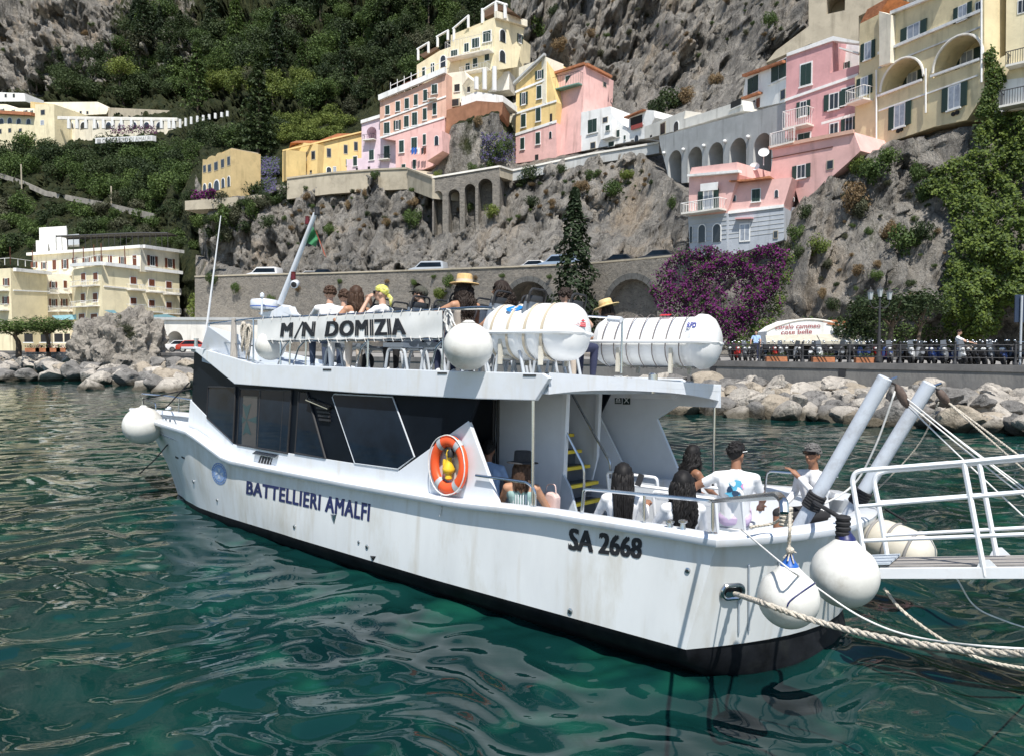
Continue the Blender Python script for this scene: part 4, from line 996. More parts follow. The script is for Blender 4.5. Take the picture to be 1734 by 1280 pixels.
# ------------------------------------------------------------------ rocks and ground materials
def rock_mat(name, c0, c1, cd, scale=.25, bd=.5, veg=None, stretch=(1, 1, .55)):
    m = bpy.data.materials.new(name); m.use_nodes = True; n, l = m.node_tree.nodes, m.node_tree.links
    b = n['Principled BSDF']; b.inputs['Roughness'].default_value = .9; b.inputs['Specular IOR Level'].default_value = .2
    tc = n.new('ShaderNodeTexCoord'); mp = n.new('ShaderNodeMapping'); mp.inputs['Scale'].default_value = stretch; l.new(tc.outputs['Object'], mp.inputs[0])
    def nz(s, d, r=.6):
        t = n.new('ShaderNodeTexNoise'); t.inputs['Scale'].default_value = s; t.inputs['Detail'].default_value = d; t.inputs['Roughness'].default_value = r; l.new(mp.outputs[0], t.inputs['Vector']); return t.outputs[0]
    def ramp(src, stops):
        r = n.new('ShaderNodeValToRGB'); e = r.color_ramp.elements
        while len(e) < len(stops): e.new(.5)
        for q, (p, c) in zip(e, stops): q.position = p; q.color = (*c, 1)
        l.new(src, r.inputs[0]); return r.outputs[0]
    def mix(f, a, c, mode='MIX'):
        x = n.new('ShaderNodeMixRGB'); x.blend_type = mode
        for s_, v in zip((0, 1, 2), (f, a, c)):
            if isinstance(v, (int, float)): x.inputs[s_].default_value = v
            elif isinstance(v, tuple): x.inputs[s_].default_value = (*v, 1)
            else: l.new(v, x.inputs[s_])
        return x.outputs[0]
    base = ramp(nz(scale, 12, .74), [(.36, c0), (.5, tuple(a * .55 + c * .45 for a, c in zip(c0, c1))), (.62, c1)])
    big = ramp(nz(scale * .22, 4), [(.42, (0, 0, 0)), (.62, (1, 1, 1))])
    base = mix(big, base, mix(.5, base, c1))
    st = ramp(nz(scale * 2.6, 12, .8), [(.51, (0, 0, 0)), (.62, (.85,) * 3)])
    base = mix(st, base, cd)
    if veg:
        mq = n.new('ShaderNodeMapping'); mq.inputs['Scale'].default_value = (1, 1, .11); l.new(tc.outputs['Object'], mq.inputs[0]); tq = n.new('ShaderNodeTexNoise'); tq.inputs['Scale'].default_value = .55; tq.inputs['Detail'].default_value = 7; tq.inputs['Roughness'].default_value = .65; l.new(mq.outputs[0], tq.inputs['Vector'])
        base = mix(ramp(tq.outputs[0], [(.52, (0, 0, 0)), (.68, (.6,) * 3)]), base, (.085, .082, .078)); base = mix(ramp(nz(scale * .5, 7, .65), [(.54, (0, 0, 0)), (.68, (.5,) * 3)]), base, (.46, .335, .21))
    v = n.new('ShaderNodeTexVoronoi'); v.feature = 'DISTANCE_TO_EDGE'; v.inputs['Scale'].default_value = scale * 1.7
    w = n.new('ShaderNodeMixRGB'); w.inputs[0].default_value = .12; l.new(mp.outputs[0], w.inputs[1]); nn = n.new('ShaderNodeTexNoise'); nn.inputs['Scale'].default_value = scale * 2; nn.inputs['Detail'].default_value = 6; l.new(mp.outputs[0], nn.inputs['Vector']); l.new(nn.outputs['Color'], w.inputs[2]); l.new(w.outputs[0], v.inputs['Vector'])
    crack = ramp(v.outputs['Distance'], [(0, (.35,) * 3), (.025, (0, 0, 0))]); base = mix(crack, base, cd)
    if veg:
        at = n.new('ShaderNodeAttribute'); at.attribute_name = 'veg'
        g = ramp(nz(scale * 3, 8, .7), [(.35, veg[0]), (.65, veg[1])])
        ad = n.new('ShaderNodeMath'); ad.operation = 'MULTIPLY_ADD'; l.new(nz(scale * 1.2, 8, .75), ad.inputs[0]); ad.inputs[1].default_value = 1.6; l.new(at.outputs['Fac'], ad.inputs[2])
        f = ramp(ad.outputs[0], [(.0, (0, 0, 0)), (.98, (0, 0, 0)), (1.0, (0, 0, 0))]); 
        sb = n.new('ShaderNodeMapRange'); sb.inputs[1].default_value = 1.02; sb.inputs[2].default_value = 1.2; l.new(ad.outputs[0], sb.inputs[0])
        base = mix(sb.outputs[0], base, g)
    if 'boulder' in name or 'stack' in name:
        gp_ = n.new('ShaderNodeNewGeometry'); sx = n.new('ShaderNodeSeparateXYZ'); l.new(gp_.outputs['Position'], sx.inputs[0]); az_ = n.new('ShaderNodeMath'); az_.operation = 'MULTIPLY_ADD'; l.new(nz(1.2, 4), az_.inputs[0]); az_.inputs[1].default_value = -.5; l.new(sx.outputs[2], az_.inputs[2])
        wt = n.new('ShaderNodeMapRange'); wt.inputs[1].default_value = -.42; wt.inputs[2].default_value = .02; wt.inputs[3].default_value = .85; wt.inputs[4].default_value = 0; l.new(az_.outputs[0], wt.inputs[0]); base = mix(wt.outputs[0], base, (.050, .042, .026))
    l.new(base, b.inputs['Base Color'])
    h = n.new('ShaderNodeMath'); h.operation = 'ADD'; l.new(nz(scale * 2.2, 12, .72), h.inputs[0]); hm = n.new('ShaderNodeMath'); hm.operation = 'MULTIPLY'; hm.inputs[1].default_value = .6; l.new(nz(scale * 9, 8, .7), hm.inputs[0]); l.new(hm.outputs[0], h.inputs[1])
    bp = n.new('ShaderNodeBump'); bp.inputs['Strength'].default_value = 1; bp.inputs['Distance'].default_value = bd; l.new(h.outputs[0], bp.inputs['Height']); l.new(bp.outputs[0], b.inputs['Normal'])
    return m
cliffm = rock_mat('limestone_cliff', (.175, .17, .16), (.55, .51, .45), (.045, .043, .04), .22, 2.6, veg=((.018, .032, .012), (.07, .075, .03)))
bouldm = [rock_mat('pale_boulder', (.31, .285, .25), (.54, .49, .42), (.11, .10, .09), .9, .12), rock_mat('grey_boulder', (.13, .125, .118), (.27, .255, .235), (.05, .048, .045), .9, .12), rock_mat('tan_boulder', (.27, .23, .18), (.44, .38, .30), (.09, .075, .055), .9, .12)]
islem = rock_mat('grey_sea_stack', (.19, .175, .155), (.42, .38, .325), (.06, .055, .05), .5, .5)
wallstone = rock_mat('rubble_masonry', (.16, .15, .135), (.27, .245, .21), (.07, .065, .055), 1.2, .12, stretch=(1, 1, 1.6))
darkwall = mat('grey_concrete_wall', (.17, .165, .155), .9, var=.2, scale=.5, dirt=(.06, .06, .06, .8), dscale=.5, bump=1.5, bscale=8, stretch=(1, 1, .4))
asphalt = mat('asphalt', (.055, .055, .056), .95, var=.15, scale=1)
paving = mat('promenade_paving', (.24, .23, .215), .9, var=.1, scale=.5)

# ------------------------------------------------------------------ hills and cliffs: one terrain sheet
TC = [
 (-900, [(589, 175), (500, 190), (400, 210), (330, 230), (250, 255), (215, 270), (170, 295), (0, 335), (-700, 460)]),
 (0,    [(591, 150), (450, 165), (385, 180), (300, 205), (240, 228), (205, 243), (160, 285), (20, 296), (-700, 350)]),
 (150,  [(591, 140), (455, 150), (380, 168), (300, 192), (240, 215), (200, 235), (130, 285), (0, 297), (-700, 360)]),
 (300,  [(592, 125), (478, 128), (400, 140), (330, 152), (240, 190), (180, 215), (100, 258), (10, 292), (-700, 380)]),
 (345,  [(592, 119), (472, 117), (440, 120), (338, 118), (327, 128), (220, 185), (110, 245), (5, 290), (-700, 380)]),
 (440,  [(593, 109), (466, 106), (462, 111), (330, 116.5), (322, 128), (230, 160), (120, 220), (0, 285), (-700, 380)]),
 (500,  [(593, 106), (464, 103), (461, 109), (306, 120), (296, 128), (230, 150), (110, 215), (0, 275), (-700, 370)]),
 (600,  [(593, 103), (462, 100), (459, 106), (296, 119), (288, 134), (190, 158), (100, 205), (0, 262), (-700, 350)]),
 (700,  [(594, 99), (459, 97), (456, 102), (294, 116), (284, 132), (160, 152), (80, 190), (-20, 240), (-700, 330)]),
 (742,  [(594, 96), (458, 94), (454, 100), (300, 112.8), (272, 114.6), (165, 146), (75, 180), (-30, 225), (-700, 315)]),
 (765,  [(594, 95), (457, 93), (453, 99), (302, 111), (212, 112), (170, 126), (65, 170), (-40, 210), (-700, 305)]),
 (845,  [(594, 91), (455, 90), (451, 95), (288, 110), (190, 111), (165, 124), (40, 148), (-70, 180), (-700, 270)]),
 (875,  [(595, 90), (453, 88), (449, 94), (288, 109), (272, 119), (150, 126), (30, 140), (-100, 160), (-700, 240)]),
 (950,  [(596, 87), (450, 86), (446, 91), (274, 106), (258, 119), (130, 125), (20, 134), (-150, 150), (-700, 210)]),
 (1080, [(598, 80), (441, 79), (437, 84), (256, 101), (236, 110), (160, 119), (0, 127), (-200, 142), (-700, 185)]),
 (1145, [(600, 74), (433, 74), (429, 79), (322, 86), (300, 96), (165, 113), (0, 121), (-200, 136), (-700, 175)]),
 (1175, [(600, 69), (445, 69.5), (436, 71.5), (345, 77), (318, 91), (160, 111), (0, 120), (-200, 135), (-700, 173)]),
 (1250, [(602, 65), (470, 65.5), (436, 68), (345, 72), (312, 82), (130, 106), (0, 116), (-200, 130), (-700, 170)]),
 (1330, [(602, 62), (500, 62.5), (420, 65), (375, 67), (300, 76), (120, 100), (0, 111), (-200, 125), (-700, 166)]),
 (1370, [(602, 61), (500, 61), (400, 62.5), (338, 64.5), (245, 73), (110, 98), (0, 109), (-200, 123), (-700, 165)]),
 (1435, [(603, 59), (505, 58), (400, 59.5), (272, 62.5), (243, 68), (90, 94), (-20, 104), (-250, 118), (-700, 160)]),
 (1500, [(604, 57), (510, 55.5), (400, 57.5), (248, 61.5), (232, 68), (60, 90), (-50, 100), (-250, 114), (-700, 155)]),
 (1620, [(605, 55), (520, 52.5), (400, 55), (218, 58.4), (205, 65), (20, 86), (-100, 96), (-300, 108), (-700, 150)]),
 (1680, [(605, 53), (520, 51), (400, 53.5), (205, 56.6), (192, 62), (10, 84), (-130, 94), (-300, 106), (-700, 148)]),
 (1760, [(606, 52), (500, 50), (380, 52), (195, 54.8), (182, 60), (0, 82), (-150, 92), (-300, 105), (-700, 145)]),
 (2500, [(608, 47), (500, 45), (380, 46), (220, 49), (200, 56), (0, 75), (-150, 85), (-300, 98), (-700, 138)])]
tpx = np.array([c[0] for c in TC], float); NL = 9
cols = np.concatenate([np.linspace(-900, -60, 60)[:-1], np.linspace(-60, 1800, 640)[:-1], np.linspace(1800, 2500, 50)])
segs = [34, 10, 52, 12, 30, 34, 38, 24]
lv = [(j + k / segs[j]) for j in range(8) for k in range(segs[j])] + [8.0]
lv = np.array(lv); nc, nv = len(cols), len(lv)
PYg = np.zeros((nc, nv)); Yg = np.zeros((nc, nv))
for j in range(nv):
    a = min(int(lv[j]), 7); t = lv[j] - a
    for arr, ix in ((PYg, 0), (Yg, 1)):
        A = np.interp(cols, tpx, [c[1][a][ix] for c in TC]); Bv = np.interp(cols, tpx, [c[1][a + 1][ix] for c in TC]); arr[:, j] = A + (Bv - A) * t
cP, sP = math.cos(PITCH), math.sin(PITCH)
xx = (cols[:, None] - CX) / F * np.ones_like(PYg); zz = -(PYg - CY) / F
dy_ = cP + zz * sP; dz_ = -sP + zz * cP
Xg = xx / dy_ * Yg; Zg = EYE + dz_ / dy_ * Yg
def vegmask(px, py, l):
    wood = (px < 880 - (py > 0) * py * .55) * (py < 400) * (l > 3.6)
    if px < 330 and l > 0.6: return .62 if l < 5.9 else (.0 if px < 190 and py < 150 else .35)
    if l < 3.4 and px > 380: return -.02 if px < 1380 else .10
    if px < 870 and l > 4.0: return .66
    if l > 3.4 and px > 870: return -.10
    return .2
verts = np.zeros((nc * nv, 3)); veg = np.zeros(nc * nv, np.float32); k = 0
for i in range(nc):
    for j in range(nv):
        p = Vector((Xg[i, j], Yg[i, j], Zg[i, j])); l = lv[j]
        steep = 1.0 if (2 <= l <= 3.05 or l > 4.9 or (cols[i] > 1200 and l < 3.2)) else (.25 if 1 <= l <= 2 else .6)
        if l < .02: steep = 0
        sc = p.y / 100
        q = Vector((p.x, p.y * .6, p.z * .75))
        n1 = noise.ridged_multi_fractal(q / (11 * sc ** .5), .9, 2.1, 5, 1.0, 2.0) - 1.0
        qq = Vector((p.x + 1.2 * noise.noise(q / 5), p.y * .7, p.z * .42))
        n2 = noise.turbulence(qq / (4.2 * sc ** .5), 5, True) - .5
        n3 = noise.noise(q / (18 * sc ** .5))
        n2b = noise.noise(q / .9)
        vd, vp = noise.voronoi(qq / (2.6 * sc ** .5)); fc = .9 * (noise.cell(vp[0] * 7.3) - .5) + .9 * min(.45, vd[1] - vd[0])
        vd2, vp2 = noise.voronoi(q / 1.15); fc += .35 * (noise.cell(vp2[0] * 5.1) - .5)
        d = (1.5 * fc + 1.9 * n1 + 2.6 * n2 + 2.0 * n3 * (l > 2) + .35 * n2b) * sc ** .5 * steep * (1.0 if cols[i] < 1200 or l > 3.4 else .85)
        if 2.8 < l < 4.2: d *= .35 + .65 * abs(l - 3.5) / .7
        if l > 5.2: d *= 1.9
        verts[k] = (p.x + .15 * d, p.y - d + 1.0 * steep, p.z + .5 * n2b * steep); veg[k] = vegmask(cols[i], PYg[i, j], l); k += 1
idx = np.arange(nc * nv).reshape(nc, nv); q = np.stack([idx[:-1, :-1], idx[1:, :-1], idx[1:, 1:], idx[:-1, 1:]], -1).reshape(-1, 4)
tme = npmesh('hillside', verts, q, cliffm); at = tme.attributes.new('veg', 'FLOAT', 'POINT'); at.data.foreach_set('value', veg)
hills = struct(link('hillside', tme))
tb = BVHTree.FromPolygons([tuple(v) for v in verts], [tuple(f) for f in q])
def ground(px, py):
    h = tb.ray_cast(EYEV, ray(px, py).normalized()); return h[0], h[1]
def down(x, y, z=200):
    h = tb.ray_cast(Vector((x, y, z)), Vector((0, 0, -1))); return h[0]
# promenade and sea wall
PZ = 2.15
SWL = [W(px, 0, Y=Y) for px, Y in ((-900, 150), (-200, 118), (20, 107), (140, 98), (300, 82), (420, 72), (600, 60), (900, 51.5), (1220, 45.5), (1734, 36), (2400, 27.5))]
SWL = [Vector((p.x, p.y, 0)) for p in SWL]
BK = [Vector((Xg[int(np.argmin(abs(cols - px))), 0], Yg[int(np.argmin(abs(cols - px))), 0] + 6, 0)) for px in (-900, -200, 20, 140, 300, 420, 600, 900, 1220, 1734, 2400)]
mb = MB()
for i in range(len(SWL) - 1): mb.quad(*[Vector((p.x, p.y, PZ)) for p in (SWL[i], SWL[i + 1], BK[i + 1], BK[i])])
struct(mb.build('promenade', paving, None, 0))
wallo = thing('sea_wall', 'long grey concrete sea wall under the promenade railing', 'sea wall', T(SWL[8]))
mb = MB(); cp_ = MB()
for i in range(len(SWL) - 1):
    a, b = SWL[i] - SWL[8], SWL[i + 1] - SWL[8]; n = Vector((-(b - a).y, (b - a).x, 0)).normalized()
    mb.prism([a + Vector((0, 0, -.6)), b + Vector((0, 0, -.6)), b + Vector((0, 0, PZ - .28)), a + Vector((0, 0, PZ - .28))], n * .9)
    cp_.prism([a - n * .06 + Vector((0, 0, PZ - .28)), b - n * .06 + Vector((0, 0, PZ - .28)), b - n * .06 + Vector((0, 0, PZ + .03)), a - n * .06 + Vector((0, 0, PZ + .03))], n * .7)
mb.build('wall_face', darkwall, wallo, 0)
cp_.build('coping', mat('dark_coping_stone', (.13, .125, .12), .85, var=.3, scale=.8, dirt=(.05, .05, .05, .7), dscale=.7), wallo, 0)
def on_wall(px, z): # point of the sea wall face at a pixel column
    d = ray(px, 600)
    for i in range(len(SWL) - 1):
        a, b = SWL[i], SWL[i + 1]; det = d.x * (b - a).y - d.y * (b - a).x
        if abs(det) < 1e-9: continue
        t = (a.x * (b - a).y - a.y * (b - a).x) / det; u = (d.x * a.y - d.y * a.x) / -det if det else 0
        p = Vector((d.x * t, d.y * t, z)); s = (p - a).dot(b - a) / (b - a).length_squared
        if t > 0 and -1e-6 <= s <= 1 + 1e-6: return p, (b - a).normalized()
    return None, None
for px in (1208, 1427):
    p, t = on_wall(px, PZ - .42); n = Vector((t.y, -t.x, 0)); mb = MB(); mb.prism([p + n * .02 - SWL[8] + t * s + Vector((0, 0, z)) for s, z in ((-.18, -.28), (.18, -.28), (.18, .24), (-.18, .24))], n * .02); mb.build('drain_opening', rubber, wallo, 0)
# boulders of the breakwater
def boulder(seed):
    rr = random.Random(seed); bm = bmesh.new(); bmesh.ops.create_icosphere(bm, subdivisions=4, radius=1)
    pl = [(Vector((rr.gauss(0, 1), rr.gauss(0, 1), rr.gauss(0, 1))).normalized(), rr.uniform(.58, .88)) for _ in range(15)]; o = Vector((rr.uniform(0, 50),) * 3)
    for v in bm.verts:
        p = v.co.copy()
        for n, d in pl:
            e = p.dot(n) - d
            if e > 0: p -= n * e * .92
        p += v.co * (.07 * noise.fractal(v.co * 1.6 + o, .8, 2, 4) + .025 * noise.noise(v.co * 6 + o)); v.co = p
    me = bpy.data.meshes.new('boulder'); bm.to_mesh(me); bm.free(); me.shade_smooth(); me.set_sharp_from_angle(angle=R(34)); return me
BO_M = []
for s in range(8):
    row = []
    base = boulder(s + 3)
    for m in bouldm: c = base.copy(); c.materials.append(m); row.append(c)
    BO_M.append(row)
rr = random.Random(21); nb = 0
names = ['pale grey', 'dark grey', 'tan']
def place_boulder(p, s, where, mi=None):
    k = rr.randrange(8); mi = rr.choices((0, 1, 2), (.46, .36, .18))[0] if mi is None else mi
    o = bpy.data.objects.new('boulder', BO_M[k][mi]); COL.objects.link(o)
    o.location = p; o.rotation_euler = (rr.uniform(-.5, .5), rr.uniform(-.5, .5), rr.uniform(0, 6.3)); o.scale = (s * rr.uniform(.9, 1.5), s * rr.uniform(.8, 1.15), s * rr.uniform(.6, .85))
    tag(o, '%s angular boulder of the breakwater %s' % (names[mi], where), 'boulder', '%s boulders %s' % (names[mi], where)); return o
def on_line(px): return on_wall(px, 0)
for row, (off, zc, sz, step) in enumerate(((1.0, .75, .8, 18), (2.6, .45, .92, 20), (4.4, .12, .98, 22), (6.2, -.2, .9, 25))):
    px = 1040 + row * 9
    while px < 1850:
        p, t = on_wall(px, 0)
        n = Vector((t.y, -t.x, 0)); s = sz * rr.uniform(.5, 1.4); p = p + n * (off + rr.uniform(-.7, .7)); p.z = zc + rr.uniform(-.2, .25)
        place_boulder(p, s * .8, 'under the sea wall', None); px += step * s * rr.uniform(.75, 1.1)
for i in range(46):   # small infill stones
    p, t = on_wall(rr.uniform(1110, 1790), 0); n = Vector((t.y, -t.x, 0)); p = p + n * rr.uniform(.6, 6.5); p.z = rr.uniform(.2, .9) - .12 * 0; place_boulder(p, rr.uniform(.3, .5), 'under the sea wall')
for row, (off, zc, sz, step) in enumerate(((1.2, .9, 1.1, 9), (3.2, .4, 1.2, 11), (5.4, .05, 1.2, 12))):
    px = -40
    while px < 345:
        p, t = on_wall(px, 0); n = Vector((t.y, -t.x, 0)); s = sz * rr.uniform(.6, 1.25)
        extra = 11 * math.exp(-((px - 240) / 90) ** 2) * (row / 2.0) if row else 0
        p = p + n * (off + extra + rr.uniform(-.7, .7)); p.z = zc + rr.uniform(-.2, .3); place_boulder(p, s, 'by the hotel shore'); px += step * s * rr.uniform(.7, 1.1)
for i in range(26):
    px = rr.uniform(130, 345); Y = rr.uniform(57, 78); p = W(px, 0, Y=Y); p.z = rr.uniform(-.35, .45); place_boulder(p, rr.uniform(.8, 1.5), 'by the hotel shore')
# the big rock standing in front of the hotel
bm = bmesh.new(); bmesh.ops.create_icosphere(bm, subdivisions=6, radius=1)
for v in bm.verts:
    p = v.co.copy(); o = p * 1.3 + Vector((7, 3, 1)); d = 1 + .28 * noise.fractal(o, .8, 2, 3) + .16 * noise.ridged_multi_fractal(p * 2.3, .9, 2, 5, 1, 2) - .16 + .05 * noise.fractal(p * 9, .7, 2, 3)
    v.co = Vector((p.x * 4.5 * d, p.y * 3.6 * d, p.z * 4.7 * d))
me = bpy.data.meshes.new('sea_stack'); bm.to_mesh(me); bm.free(); me.materials.append(islem); me.shade_smooth(); me.set_sharp_from_angle(angle=R(40))
st = link('sea_stack', me); st.location = W(198, 0, Y=86); st.location.z = 2.0; st.rotation_euler = (0, .1, .5); tag(st, 'big jagged grey rock with a tuft of shrubs standing before the hotel', 'rock')
STB = (st.location.x, st.location.y)
# ------------------------------------------------------------------ buildings
def plaster(name, col, dirt=.25, var=.1):
    return mat(name, col, .92, var=var, scale=.5, dirt=(col[0] * .55, col[1] * .55, col[2] * .56, min(1, dirt * 1.5)), dscale=.35, spec=.2, bump=.6, bscale=4, streak=(col[0] * .5, col[1] * .49, col[2] * .47, .55, 1.4, .14))
P_cream = plaster('cream_plaster', (.78, .69, .47)); P_pale = plaster('pale_cream_plaster', (.80, .74, .60)); P_yel = plaster('yellow_plaster', (.74, .55, .25)); P_och = plaster('weathered_ochre_plaster', (.60, .46, .24), .5)
P_pink = plaster('pink_plaster', (.64, .36, .36)); P_rose = plaster('rose_plaster', (.76, .47, .43)); P_salm = plaster('salmon_plaster', (.68, .43, .33), .35); P_lil = plaster('lilac_plaster', (.72, .58, .64)); P_white = plaster('white_plaster', (.80, .80, .78), .15)
P_grey = plaster('pale_grey_plaster', (.46, .47, .46), .2); P_blue = plaster('blue_grey_plaster', (.40, .43, .47), .2); P_loggia = plaster('weathered_straw_plaster', (.70, .60, .38), .4); P_stone = plaster('weathered_stone_plaster', (.44, .39, .30), .6)
P_offw = plaster('off_white_plaster', (.76, .73, .66), .25); P_brick = plaster('red_brick_masonry', (.30, .15, .09), .5, .25)
shut = mat('dark_green_shutter', (.012, .035, .028), .6, var=.1); shutb = mat('brown_shutter', (.13, .04, .02), .6, var=.15)
pane_m = mat('window_glass', (.03, .035, .04), .08, var=.4, scale=.8); frame_w = mat('white_window_frame', (.72, .72, .70), .6, var=0); hole = mat('dark_opening', (.02, .02, .02), .9, var=0)
curt = mat('pale_curtain_glass', (.30, .33, .38), .2, var=.3, scale=2)
tile = mat('terracotta_tile', (.38, .15, .07), .85, var=.3, scale=2.0, bump=2, bscale=5); ironw = mat('white_railing', (.70, .70, .68), .6, var=0); irond = mat('dark_railing', (.03, .03, .032), .6, var=0)
flatroof = mat('terrace_roof', (.42, .38, .33), .9)
class Bld:
    def __init__(s, name, label, A, cat='house', group=None):
        p = W(A[0], 0, Y=A[1]); p.z = A[2] if len(A) > 2 else PZ; s.o = p; s.t = thing(name, label, cat, T(p), group); s.z = (0, 0, 1)
    def cv(s, z): s.z = z; return s                       # zoom (ox, oy, scale) of the notes
    def px(s, x, y): return s.z[0] + x / s.z[2], s.z[1] + y / s.z[2]
    def face(s, A, Bp):   # facade plane through two columns (px, distance)
        a, b = W(A[0], 600, Y=A[1]), W(Bp[0], 600, Y=Bp[1]); a.z = b.z = 0; s.a = a; s.u = (b - a).normalized(); s.n = Vector((s.u.y, -s.u.x, 0))
        if s.n.dot(a) > 0: s.n = -s.n
        s.len = (b - a).length; return s
    def at(s, px, py, off=0):
        d = ray(px, py); t = (s.a + s.n * off - EYEV).dot(s.n) / d.dot(s.n); return EYEV + d * t - s.o
    def Z(s, x, y): return s.at(*s.px(x, y))
    def poly(s, pts, m, depth, name='wall', cuts=None, off=0):
        P = [s.at(*s.px(*p), off) for p in pts]; mb = MB(); mb.prism(P, -s.n * depth); o = mb.build(name, m, s.t, 0)
        if cuts: s.cut(o, cuts)
        return o
    def cut(s, o, cuts):
        for c in cuts:
            vs, dep = c; mb = MB(); mb.prism([v + s.n * .5 for v in vs], -s.n * (dep + .5)); co = mb.build('cutter', hole, s.t, 0)
            md = o.modifiers.new('b', 'BOOLEAN'); md.operation = 'DIFFERENCE'; md.object = co; md.solver = 'EXACT'
            dg = bpy.context.evaluated_depsgraph_get(); dg.update(); me = bpy.data.meshes.new_from_object(o.evaluated_get(dg)); o.modifiers.clear(); o.data = me
            mats = [x for x in me.materials]
            bpy.data.objects.remove(co)
    def arch(s, cx, top, bot, w, raw=False, n=14):  # opening outline in notes coordinates -> points on the facade
        c = s.Z(cx, top + 0); l = s.Z(cx - w / 2, bot); r = s.Z(cx + w / 2, bot); half = (r - l).dot(s.u) / 2; m_ = (l + r) / 2; ht = c.z - m_.z
        hz = s.u * half; z0 = m_.z; sp = max(.05, ht - abs(half)); P = [m_ - hz + Vector((0, 0, 0)), ]
        mz = Vector((m_.x, m_.y, 0)); P = [Vector((mz - hz).to_tuple()) + Vector((0, 0, z0))]
        for i in range(n + 1):
            a = math.pi * (1 - i / n); P.append(mz + hz * math.cos(a) + Vector((0, 0, z0 + sp + min(abs(half), ht) * math.sin(a))))
        P.append(mz + hz + Vector((0, 0, z0))); return P
    def win(s, x, y, w, h, k='sh', base=0.0):
        P_ = lambda X, Y_: s.at(*s.px(X, Y_), base); c = P_(x, y); a, b = P_(x - w / 2, y), P_(x + w / 2, y); wm_ = abs((b - a).dot(s.u)); hm = abs((P_(x, y - h / 2) - P_(x, y + h / 2)).z)
        u, n = s.u, s.n; zv = Vector((0, 0, 1))
        def slab(m, u0, u1, z0, z1, d0, d1, name, par):
            mb = MB(); p = [c + u * (wm_ * q) + zv * (hm * r_) + n * d0 for q, r_ in ((u0, z0), (u1, z0), (u1, z1), (u0, z1))]; mb.prism(p, n * (d1 - d0)); return mb.build(name, m, par, 0)
        if k in ('sh', 'shb', 'wsh'):
            sm = shutb if k == 'shb' else shut
            o = slab(frame_w, -.26, .26, -.5, .52, .0, .05, 'window', s.t); slab(pane_m if k != 'wsh' else curt, -.2, -.015, -.44, .46, .05, .056, 'pane', o); slab(pane_m if k != 'wsh' else curt, .015, .2, -.44, .46, .05, .056, 'pane', o)
            slab(sm, -.5, -.27, -.5, .5, .01, .09, 'shutter', o); slab(sm, .27, .5, -.5, .5, .01, .09, 'shutter', o); slab(P_white, -.3, .3, -.56, -.5, 0, .16, 'sill', o)
        elif k in ('c', 'cb'):
            sm = shutb if k == 'cb' else shut
            o = slab(P_white, -.62, .62, -.56, .58, 0, .04, 'window', s.t); slab(sm, -.5, -.02, -.5, .5, .04, .085, 'shutter', o); slab(sm, .02, .5, -.5, .5, .04, .085, 'shutter', o); slab(P_white, -.68, .68, -.62, -.56, 0, .16, 'sill', o)
        elif k in ('d', 'w', 'cu'):
            o = slab(frame_w if k != 'd' else P_stone, -.58, .58, -.56, .57, 0, .04, 'window', s.t); slab(pane_m if k != 'cu' else curt, -.46, .46, -.47, .48, .04, .046, 'pane', o)
            if k != 'd': slab(frame_w, -.03, .03, -.47, .48, .046, .06, 'mullion', o)
        elif k == 'h':
            o = slab(hole, -.5, .5, -.5, .5, 0, .012, 'opening', s.t); slab(P_white, -.6, .6, -.6, -.5, 0, .12, 'sill', o)
        elif k == 'a':  # arched window
            for nm, g, m, d in (('window', 1.25, P_white, .04), ('pane', 1.0, pane_m, .05)):
                mb = MB(); half = wm_ / 2 * g; P = [c + u * -half - zv * hm / 2]
                for i in range(11): a_ = math.pi * (1 - i / 10); P.append(c + u * half * math.cos(a_) + zv * (hm / 2 - half / g + half * math.sin(a_)))
                P.append(c + u * half - zv * hm / 2); mb.prism(P, n * d); o2 = mb.build(nm, m, s.t if nm == 'window' else o, 0); o = o2 if nm == 'window' else o
    def wins(s, L, base=0.0):
        for l in L: s.win(*l, base=base)
    def balcony(s, x0, x1, ytop, ybot, dep=.9, m=None, slabm=None, bars=10, base=0.0):
        m = m or ironw; a, b = s.Z(x0, ybot) + s.n * base, s.Z(x1, ybot) + s.n * base; b = a + s.u * (b - a).dot(s.u); h = abs((s.Z(x0, ytop) - s.Z(x0, ybot)).z); zv = Vector((0, 0, 1))
        mb = MB(); mb.prism([a, b, b - zv * .16, a - zv * .16], s.n * dep); o = mb.build('balcony', slabm or P_offw, s.t, 0)
        r = MB(); c0, c1 = a + s.n * dep, b + s.n * dep
        for z in (h,): r.tube([a + zv * z, c0 + zv * z, c1 + zv * z, b + zv * z], .035, 4)
        for i in range(bars + 1): p = c0.lerp(c1, i / bars); r.tube([p, p + zv * h], .018, 4)
        for i in range(1, 3):
            for e, f in ((a, c0), (b, c1)): p = e.lerp(f, i / 3); r.tube([p, p + zv * h], .018, 4)
        r.build('railing', m, o)
    def band(s, x0, y0, x1, y1, h, m, out=.12, name='cornice'):
        a, b = s.Z(x0, y0), s.Z(x1, y1); mb = MB(); zv = Vector((0, 0, h)); mb.prism([a, b, b + zv, a + zv], s.n * out); return mb.build(name, m, s.t, 0)
    def block(s, foot, z0, z1, m, name='wall'):
        P = [Vector((W(px, 600, Y=Y).x, W(px, 600, Y=Y).y, z0)) - s.o for px, Y in foot]; mb = MB(); mb.prism(P, (0, 0, z1 - z0)); return mb.build(name, m, s.t, 0)
Z0 = (0, 0, 1); Z1 = Z2_ = None
V1 = (0, 0, 2.89); V2 = (440, 0, 2.89); V3 = (840, 0, 3.46); V4 = (1134, 0, 2.89); V6 = (0, 380, 4.13); V45 = (1450, 0, 4.267)
